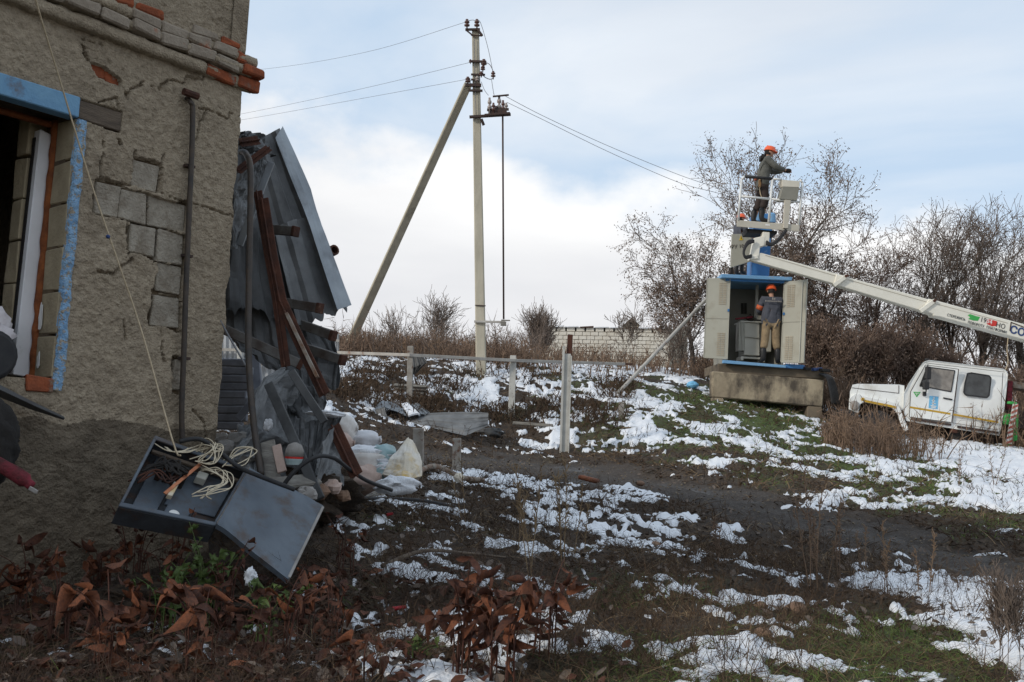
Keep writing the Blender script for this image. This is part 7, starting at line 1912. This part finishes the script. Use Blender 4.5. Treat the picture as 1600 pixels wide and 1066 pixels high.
weed_field('crest_scrub', 'thin bare scrub stems standing out of the brush belt on the crest', 1000, 27, 42, -.19, .06, 309, .4, 1.35, .007,
           lambda X, Y, u, v, r: (u > 515) & (u < 850) & (clump(X, Y, .5, 6) > .35), MT['twig'], 6, lean=.22)
weed_field('dry_brush', 'reddish dry brush under the trees behind the truck', 6500, 25.5, 36, .20, .56, 302, .35, 1.2, .009,
           lambda X, Y, u, v, r: (u > 1235), MT['brush'], 4)
weed_field('bank_weeds', 'dark brown weeds covering the bank behind the fallen roof sheet', 11000, 15.0, 25, -.20, .16, 303, .12, .42, .010,
           lambda X, Y, u, v, r: (u > 520) & (u < 990) & (v > 575) & (v < 662) & (clump(X, Y, .75, 8) > .44) & (r.random(len(X)) > np.clip((608 - v) / 45, 0, .85)), MT['deadgrass'], 4, lean=.6)
weed_field('bank_weeds', 'dark brown weeds around the foot of the posts', 1600, 17.0, 21, .0, .16, 307, .12, .4, .009,
           lambda X, Y, u, v, r: (np.hypot(u - 935, (v - 645) * 1.3) < 48) & (clump(X, Y, .9, 18) > .35), MT['deadgrass'], 4, lean=.6)
weed_field('roadside_weeds', 'thin dry weeds standing in front of the truck', 1500, 19.5, 22.6, .27, .52, 304, .4, 1.05, .009,
           lambda X, Y, u, v, r: (u > 1310) & (u < 1480) & (clump(X, Y, .8, 9) > .25) & (r.random(len(X)) > np.clip((u - 1380) / 110, 0, .93)), MT['brush'], 4)
weed_field('roadside_weeds', 'thick dry grass in front of the truck wheel', 2600, 20.6, 22.9, .26, .46, 308, .14, .52, .009,
           lambda X, Y, u, v, r: (u > 1285) & (u < 1450) & (clump(X, Y, .9, 59) > .25) & (r.random(len(X)) > np.clip((u - 1375) / 70, 0, 1)), MT['brush'], 3)
weed_field('scattered_weeds', 'scattered brown weeds standing out of the snow and mud', 11000, 4.0, 24, -.12, .56, 305, .06, .28, .0055,
           lambda X, Y, u, v, r: (trackd(u, v) ** 2 > 1.2) & (clump(X, Y, .9, 29) > .4), MT['deadgrass'], 4, lean=.4)
weed_field('near_undergrowth', 'tangle of dark red-brown twigs in the near undergrowth', 4800, 2.9, 6.6, -.56, .16, 306, .08, .36, .0042,
           lambda X, Y, u, v, r: (u < 960) & (clump(X, Y, 1.4, 39) > .30 + np.clip((u - 500) / 900, 0, .5)), MT['undertwig'], 4, lean=.9)
# fallen leaves: each a folded blade
def litter(n, seed, m, label, r0, r1, a0, a1, size, keepf):
    X, Y, r = scatter(n, r0, r1, a0, a1, seed)
    Zz = ground_z(X, Y); u, v = proj(X, Y, Zz); k = keepf(X, Y, u, v, r) & ~inside_house(X, Y)
    X, Y, Zz = X[k], Y[k], Zz[k]; n = len(X)
    c = np.stack([X, Y, Zz + r.uniform(.008, .05, n)], 1)
    a = r.uniform(0, 6.28, n); l = np.stack([np.cos(a), np.sin(a), r.normal(size=n) * .5], 1); l /= np.linalg.norm(l, axis=1, keepdims=True)
    up = r.normal(size=(n, 3)) * .5; up[:, 2] = 1
    w = np.cross(l, up); w /= np.linalg.norm(w, axis=1, keepdims=True); nn = np.cross(w, l)
    s = (size * r.uniform(.5, 1.2, n))[:, None]
    cu = (r.uniform(-.3, .5, n))[:, None]
    rows = []
    for t, ww in ((-.5, .02), (-.2, .24), (.12, .27), (.36, .14), (.5, .01)):
        cc = c + l * s * t + nn * s * cu * (4 * t * t) * .35
        rows += [cc - w * s * ww + nn * s * .12 * (ww / .27), cc, cc + w * s * ww + nn * s * .12 * (ww / .27)]
    V = np.stack(rows, 1).reshape(-1, 3)
    f = np.array([[3 * i + j, 3 * i + j + 1, 3 * i + j + 4, 3 * i + j + 3] for i in range(4) for j in range(2)])
    F = (f[None] + (np.arange(n) * 15)[:, None, None]).reshape(-1, 4)
    stuff('leaf_litter', label, V, F, MT[m])
kf = lambda X, Y, u, v, r: (u < 1000) & (r.random(len(X)) > np.clip((u - 420) / 520, 0, .93))
litter(2600, 401, 'brownleaf', 'fallen russet leaves littering the ground by the house', 2.8, 6.2, -.56, .14, .085, kf)
litter(1300, 402, 'paleleaf', 'fallen grey-brown leaves littering the ground by the house', 2.8, 6.2, -.56, .14, .075, kf)
litter(260, 403, 'orangeleaf', 'fallen orange leaves littering the ground by the house', 2.8, 6.2, -.56, .14, .08, kf)
litter(900, 404, 'paleleaf', 'small dead leaves and chips on the mud by the track', 5.5, 15, -.12, .5, .06, lambda X, Y, u, v, r: u > 560)

# ------------------------------------------------------------------ shrubs with big leaves, built leaf by leaf
def leaf_mesh(name, seed, length=1.0, width=.5, lobes=0, curl=.3, fold=.25):
    r = random.Random(seed); n = 7
    vs = []; fs = []
    for i in range(n):
        t = i / (n - 1)
        w = width * math.sin(math.pi * min(t * .93 + .05, 1)) ** .8 * .5 * (1 - .25 * t)
        if lobes: w *= 1 + .35 * math.cos(t * math.pi * 2 * lobes)
        z = curl * (t - .3) ** 2 * (1 if seed % 2 else -1) + r.uniform(-.015, .015)
        for sgn in (-1, 0, 1):
            vs.append((sgn * w + .12 * math.sin(t * 3 + seed), t * length, z * length + abs(sgn) * fold * w + r.uniform(-.045, .045)))
    for i in range(n - 1):
        for j in range(2):
            k = i * 3 + j; fs.append((k, k + 1, k + 4, k + 3))
    me = bpy.data.meshes.new(name); me.from_pydata(vs, [], fs)
    for p in me.polygons: p.use_smooth = True
    return me
LEAF = {}
for mname, w, lb in (('brownleaf', .52, 0), ('orangeleaf', .6, 0), ('paleleaf', .5, 0), ('greenleaf', .75, 2)):
    LEAF[mname] = []
    for k in range(5):
        me = leaf_mesh('leaf', 11 * k + len(mname), 1.0, w * (.75 + .12 * k), lb, .5 + .35 * k, .25 + .22 * k)
        me.materials.append(MT[mname]); LEAF[mname].append(me)
def place_leaf(root, p, d, size, kinds, r):
    me = r.choice(LEAF[r.choice(kinds)])
    o = bpy.data.objects.new('leaf', me); COL.objects.link(o); o.parent = root
    o.matrix_parent_inverse = Matrix.Translation(-root.location)
    y = Vector(d).normalized(); x = y.cross(Vector((r.uniform(-1, 1), r.uniform(-1, 1), r.uniform(-.2, 1)))).normalized(); z = x.cross(y)
    o.matrix_basis = Matrix(((x.x * size, y.x * size, z.x * size, p[0]), (x.y * size, y.y * size, z.y * size, p[1]), (x.z * size, y.z * size, z.z * size, p[2]), (0, 0, 0, 1)))
def leaf_shrub(label, u, v, stems, height, spread, nleaf, size, kinds, seed, group, lean=(0, 0), stem_m='stem', name='leafy_shrub', Y=None):
    r = random.Random(seed)
    b = gp(u, v) if Y is None else on(u, Y)
    t = thing(name, label, 'shrub', b, group)
    mb = MB(); spots = []
    for s in range(stems):
        a = r.uniform(0, 6.28); h = height * r.uniform(.6, 1.05); sp = spread * r.uniform(.3, 1)
        p0 = b + Vector((math.cos(a), math.sin(a), 0)) * .05 - Z * .03
        p1 = b + Vector((math.cos(a) * sp * .4 + lean[0] * .4, math.sin(a) * sp * .4 + lean[1] * .4, h * .6))
        p2 = b + Vector((math.cos(a) * sp + lean[0], math.sin(a) * sp + lean[1], h * r.uniform(.75, 1.0)))
        path = catmull([p0, p1, p2], 5)
        mb.tube(path, [.0042 - .0026 * i / (len(path) - 1) for i in range(len(path))], 5)
        for q in path[3:]: spots.append((q, p2 - p0))
    mb.build('stem', MT[stem_m], t, smooth=True)
    for k in range(int(nleaf * 1.25)):
        q, d = r.choice(spots)
        dd = Vector((r.uniform(-1, 1), r.uniform(-1, 1), r.uniform(-1.0, .35)))
        place_leaf(t, q + Vector((r.uniform(-1, 1), r.uniform(-1, 1), r.uniform(-.5, .5))) * .02, dd, size * r.uniform(.45, 1.05), kinds, r)
    return t
G1 = 'russet-leaved shoots in the foreground'
B1 = ['brownleaf', 'brownleaf', 'brownleaf', 'orangeleaf']
BO = ['brownleaf', 'orangeleaf']
for i, a in enumerate([
    ('russet-leaved shoot at the lower left corner of the photo', 40, 960, 8, .5, .22, 32, .1, BO),
    ('russet-leaved shoot against the wall below the red hem', 70, 900, 6, .45, .2, 22, .075, B1),
    ('orange-leaved shoot in front of the wall left of the fallen cabinet', 160, 920, 7, .48, .18, 26, .095, BO),
    ('russet shoot with drooping leaves under the open half of the cabinet', 235, 985, 6, .36, .2, 22, .085, BO),
    ('russet shoot standing against the dark plinth between the red hem and the cabinet', 120, 880, 8, .62, .22, 30, .07, B1),
    ('russet shoot climbing beside the lower left cabinet corner', 205, 930, 8, .60, .18, 24, .065, B1),
    ('russet-leaved shoot at the left frame edge under the scorched bundle', 12, 900, 8, .55, .2, 28, .075, B1),
    ('russet shoot hiding the bottom edge of the open cabinet half', 268, 950, 8, .56, .2, 30, .065, B1),
    ('dark russet shoot directly under the cabinet hinge', 345, 985, 8, .50, .2, 28, .065, B1),
    ('russet shoot with few leaves at the far lower left', 90, 1020, 8, .40, .22, 26, .08, BO),
    ('russet shoot right below the green weeds beside the snow', 430, 1040, 8, .34, .22, 26, .08, B1),
    ('orange-brown shoot rising at the foot of the debris heap', 540, 900, 6, .36, .18, 22, .06, B1),
    ('russet-leaved shoot at the bottom edge left of the green weeds', 165, 1062, 8, .38, .2, 30, .105, BO),
    ('russet-leaved shoot at the bottom edge below the green weeds', 310, 1060, 8, .36, .2, 28, .105, B1),
    ('russet-leaved shoot growing up over the right corner of the cabinet door', 480, 985, 7, .42, .16, 30, .075, B1),
    ('russet-leaved shoot in front of the snow right of the cabinet', 520, 1010, 7, .40, .2, 26, .075, B1),
    ('russet-leaved shoot at the bottom edge below the red cap', 560, 1064, 6, .24, .2, 20, .075, B1),
    ('tall russet-leaved shoot at the bottom centre', 720, 1050, 10, .50, .24, 44, .095, B1),
    ('russet-leaved shoot with the largest drooping leaves at the bottom centre', 785, 1064, 9, .48, .24, 36, .11, BO),
    ('russet-leaved shoot beside the snow right of the bottom centre', 850, 1030, 7, .42, .2, 26, .09, B1)]):
    lab, u, v, st, h, sp, nl, sz, kd = a
    leaf_shrub(lab, u, v, st, h, sp, nl, sz, kd, 600 + i, G1)
G2 = 'green weeds below the cabinet'
for i, a in enumerate([
    ('green nettle-like weed right below the cabinet opening', 318, 975, 10, .58, .26, 60, .05),
    ('green weed clump left of the white snow clot', 258, 990, 9, .42, .24, 46, .05),
    ('green weed clump below the lower cabinet corner', 402, 1005, 9, .34, .22, 44, .048),
    ('sparse green weed at the bottom edge near the centre', 640, 1040, 5, .16, .16, 16, .042)]):
    lab, u, v, st, h, sp, nl, sz = a
    leaf_shrub(lab, u, v, st, h, sp, nl, sz, ['greenleaf'], 700 + i, G2, stem_m='greenleaf', name='green_weed')

# tall dry stalks
def stalk(label, u, v, h, seed, m='straw', lean=0.0, n=1, bushy=1.0):
    r = random.Random(seed); b = gp(u, v)
    t = thing('dry_stalk', label, 'weed', b, 'tall dry weed stalks')
    for s in range(n):
        st = []; tw = []
        d = Vector((r.uniform(-.18, .18) + lean, r.uniform(-.15, .15), 1)).normalized(); p = b + Vector((r.uniform(-.04, .04), r.uniform(-.04, .04), -.03)); hh = h * r.uniform(.75, 1.05)
        N = 9
        for k in range(N):
            d = (d + Vector((r.uniform(-.06, .06), r.uniform(-.06, .06), 0))).normalized(); q = p + d * hh / N
            st.append((tuple(p), tuple(q), .0042 * (1 - k / N * .6), .0042 * (1 - (k + 1) / N * .6)))
            if k > 2:
                for _ in range(int(3 * bushy)):
                    e = (d + Vector((r.uniform(-1, 1), r.uniform(-1, 1), r.uniform(-.1, .6)))).normalized(); l = hh * r.uniform(.03, .13)
                    o_ = p + (q - p) * r.random()
                    tw.append((tuple(o_), tuple(o_ + e * l), .0026, .0016))
                    for _ in range(2): tw.append((tuple(o_ + e * l * r.random()), tuple(o_ + e * l * r.uniform(.4, 1.0) + Vector((r.uniform(-1, 1), r.uniform(-1, 1), r.uniform(-1, 1))) * .02), .0045, .002))
            p = q
        link('stem', seg_mesh('stem', st, 5), MT[m], t); link('seed_head', seg_mesh('seed_head', tw, 3), MT[m], t)['kind'] = 'stuff'
for i, (u, v, h, m, n, lab) in enumerate([
    (838, 915, .80, 'straw', 3, 'tallest pale dry stalk in the middle foreground'), (872, 905, .72, 'straw', 3, 'pale dry stalks just right of the tallest one'), (812, 870, .55, 'straw', 2, 'thin pale stalk left of the tallest one'),
    (724, 820, .62, 'straw', 2, 'pale dry stalk below the rusty short post'), (905, 880, .55, 'straw', 2, 'leaning pale stalk left of the muddy snow'), (1274, 935, .80, 'brush', 3, 'russet dock stalk rising over the track'), (1292, 930, .62, 'brush', 2, 'russet dock stalk close beside the tall one'),
    (1318, 915, .66, 'brush', 2, 'russet dock stalk over the track further right'), (1384, 930, .50, 'brush', 2, 'short russet dock stalk near the big snow patch'), (1345, 910, .4, 'brush', 2, 'small russet dock stalk between the others'), (1440, 935, .45, 'brush', 2, 'russet dock stalk standing by the large snow patch'),
    (1270, 905, .5, 'brush', 2, 'russet dock stalk at the left of the dock group'), (1120, 905, .35, 'brush', 3, 'low dry stalk beside the brown stones'), (1555, 770, .8, 'brush', 2, 'dark weed stalk on the snowy slope at the right'), (1500, 765, .6, 'brush', 2, 'weed stalk on the snowy slope below the truck')]):
    stalk(lab, u, v, h, 800 + i, m, n=n)
ds = gp(1612, 1050)
t = thing('dark_shrub', 'dark twiggy shrub at the lower right edge of the photo', 'shrub', ds)
th, tn, tips = grow_tree(91, .5, stems=8, trunk_frac=.45, spread=.6, r0=.008, maxlev=3, dens=.9, minr=.0045)
mv = lambda L_: [(tuple(np.array(a) + np.array(ds)), tuple(np.array(c) + np.array(ds)), x * .35, y * .35) for a, c, x, y in L_]
link('stem', seg_mesh('stem', mv(th), 4), MT['twig'], t)['kind'] = 'stuff'; link('twigs', seg_mesh('twigs', mv(tn), 3), MT['twig'], t)

# loose gravel on the track and clods in the mud
def gravel(name, label, n, r0, r1, seed, size, keepf, m):
    X, Y, r = scatter(n, r0, r1, -.2, .58, seed); Zz = ground_z(X, Y)
    u, v = proj(X, Y, Zz); mm, g, tr = cover(X, Y, Zz); k = keepf(u, v, mm, tr, r) & ~inside_house(X, Y)
    X, Y, Zz = X[k], Y[k], Zz[k]; n = len(X)
    # follow the flattened track surface
    Zz = gz(X, Y) + gbump(X, Y) * (1 - .6 * tr[k])
    s = size * r.uniform(.4, 1.5, n)[:, None] * np.clip(np.hypot(X, Y) / 9, .6, 1.4)[:, None]
    c = np.stack([X, Y, Zz + s[:, 0] * .1], 1)
    D = np.array([[1, 0, 0], [-.2, 1, 0], [-1, .1, 0], [.1, -1, 0], [0, 0, .7], [0, 0, -.6]], float)
    V = c[:, None] + (D[None] + r.normal(size=(n, 6, 3)) * .25) * s[:, None]
    f = np.array([[0, 1, 4], [1, 2, 4], [2, 3, 4], [3, 0, 4], [1, 0, 5], [2, 1, 5], [3, 2, 5], [0, 3, 5]])
    F = (f[None] + (np.arange(n) * 6)[:, None, None]).reshape(-1, 3)
    stuff(name, label, V.reshape(-1, 3), F, m)
gravel('gravel', 'loose grey gravel strewn along the dirt track', 9000, 5, 20, 501, .010, lambda u, v, m, tr, r: tr > r.random(len(u)) * .9 + .1, MT['plinthd'])
gravel('gravel', 'dark clods of mud along and beside the track', 14000, 4, 20, 502, .018, lambda u, v, m, tr, r: (u > 480) & (m < .05) & (tr < .4), MT['stem2'])
# ------------------------------------------------------------------ small things on the ground
def stone(label, u, v, r, m, seed):
    p = gp(u, v)
    tag(link('stone', lump_mesh('stone', p + Z * r * .35, r * 1.2, r, r * .75, seed, .25, 1.6, 16, 10), MT[m]), label, 'stone', 'stones in the mud')
for i, (u, v, r, m, lab) in enumerate([(1024, 853, .05, 'stonebrown', 'rounded brown stone in the middle of the mud'), (1188, 953, .035, 'stonebrown', 'small brown stone at the edge of the long snow streak'), (1242, 960, .055, 'stonebrown', 'larger brown stone below the dock stalks'),
                                     (1192, 993, .035, 'stonebrown', 'brown stone beside the lower snow streak'), (30, 905, .08, 'rubble', 'pale flat stone at the left edge under the shoots'), (1000, 768, .05, 'stonebrown', 'brown stone on the track edge'), (708, 770, .06, 'rubble', 'grey stone by the bent tube')]):
    stone(lab, u, v, r, m, 900 + i)
def cap(label, u, v, ln, r):
    p = gp(u, v) + Z * .04
    t = thing('red_cap', label, 'litter', p, 'red plastic litter')
    MB().tube([p - Vector((ln / 2, 0, 0)), p + Vector((ln / 2, .02, .01))], [r, r * .8], 10).build('body', MT['red'], t, bevel=.002)
    MB().tube([p + Vector((ln / 2, .02, .01)), p + Vector((ln / 2 + .012, .02, .011))], [r * .9, r * .6], 10).build('rim', MT['red'], t)
cap('red plastic cap lying on the snow in the foreground', 622, 950, .06, .012)
cap('small red scrap in the grass behind the foreground snow', 607, 815, .04, .014)
o = MB().tube(catmull([gp(596, 900) + Z * .04, gp(660, 892) + Z * .05, gp(730, 886) + Z * .05, gp(790, 884) + Z * .04], 5), [.016 - .0006 * i for i in range(16)], 7).build('fallen_branch', MT['oldwood'], smooth=True); tag(o, 'dark fallen branch lying across the foreground snow', 'branch')
o = link('blue_bag', lump_mesh('blue_bag', gp(1081, 606) + Z * .08, .16, .12, .10, 9, .4), MT['badge']); tag(o, 'small crumpled blue bag in the snow left of the plinth', 'bag')
tag(link('snow_lump', lump_mesh('snow_lump', P(392, 902, 4.75), .032, .03, .038, 12, .6, 2.6), MT['snowm']), 'white snow clot on the weeds at the cabinet corner', 'snow')
print('tris', sum(len(p.vertices) - 2 for m in {o.data for o in scene.objects if o.type == 'MESH'} for p in m.polygons), 'objects', len(scene.objects))
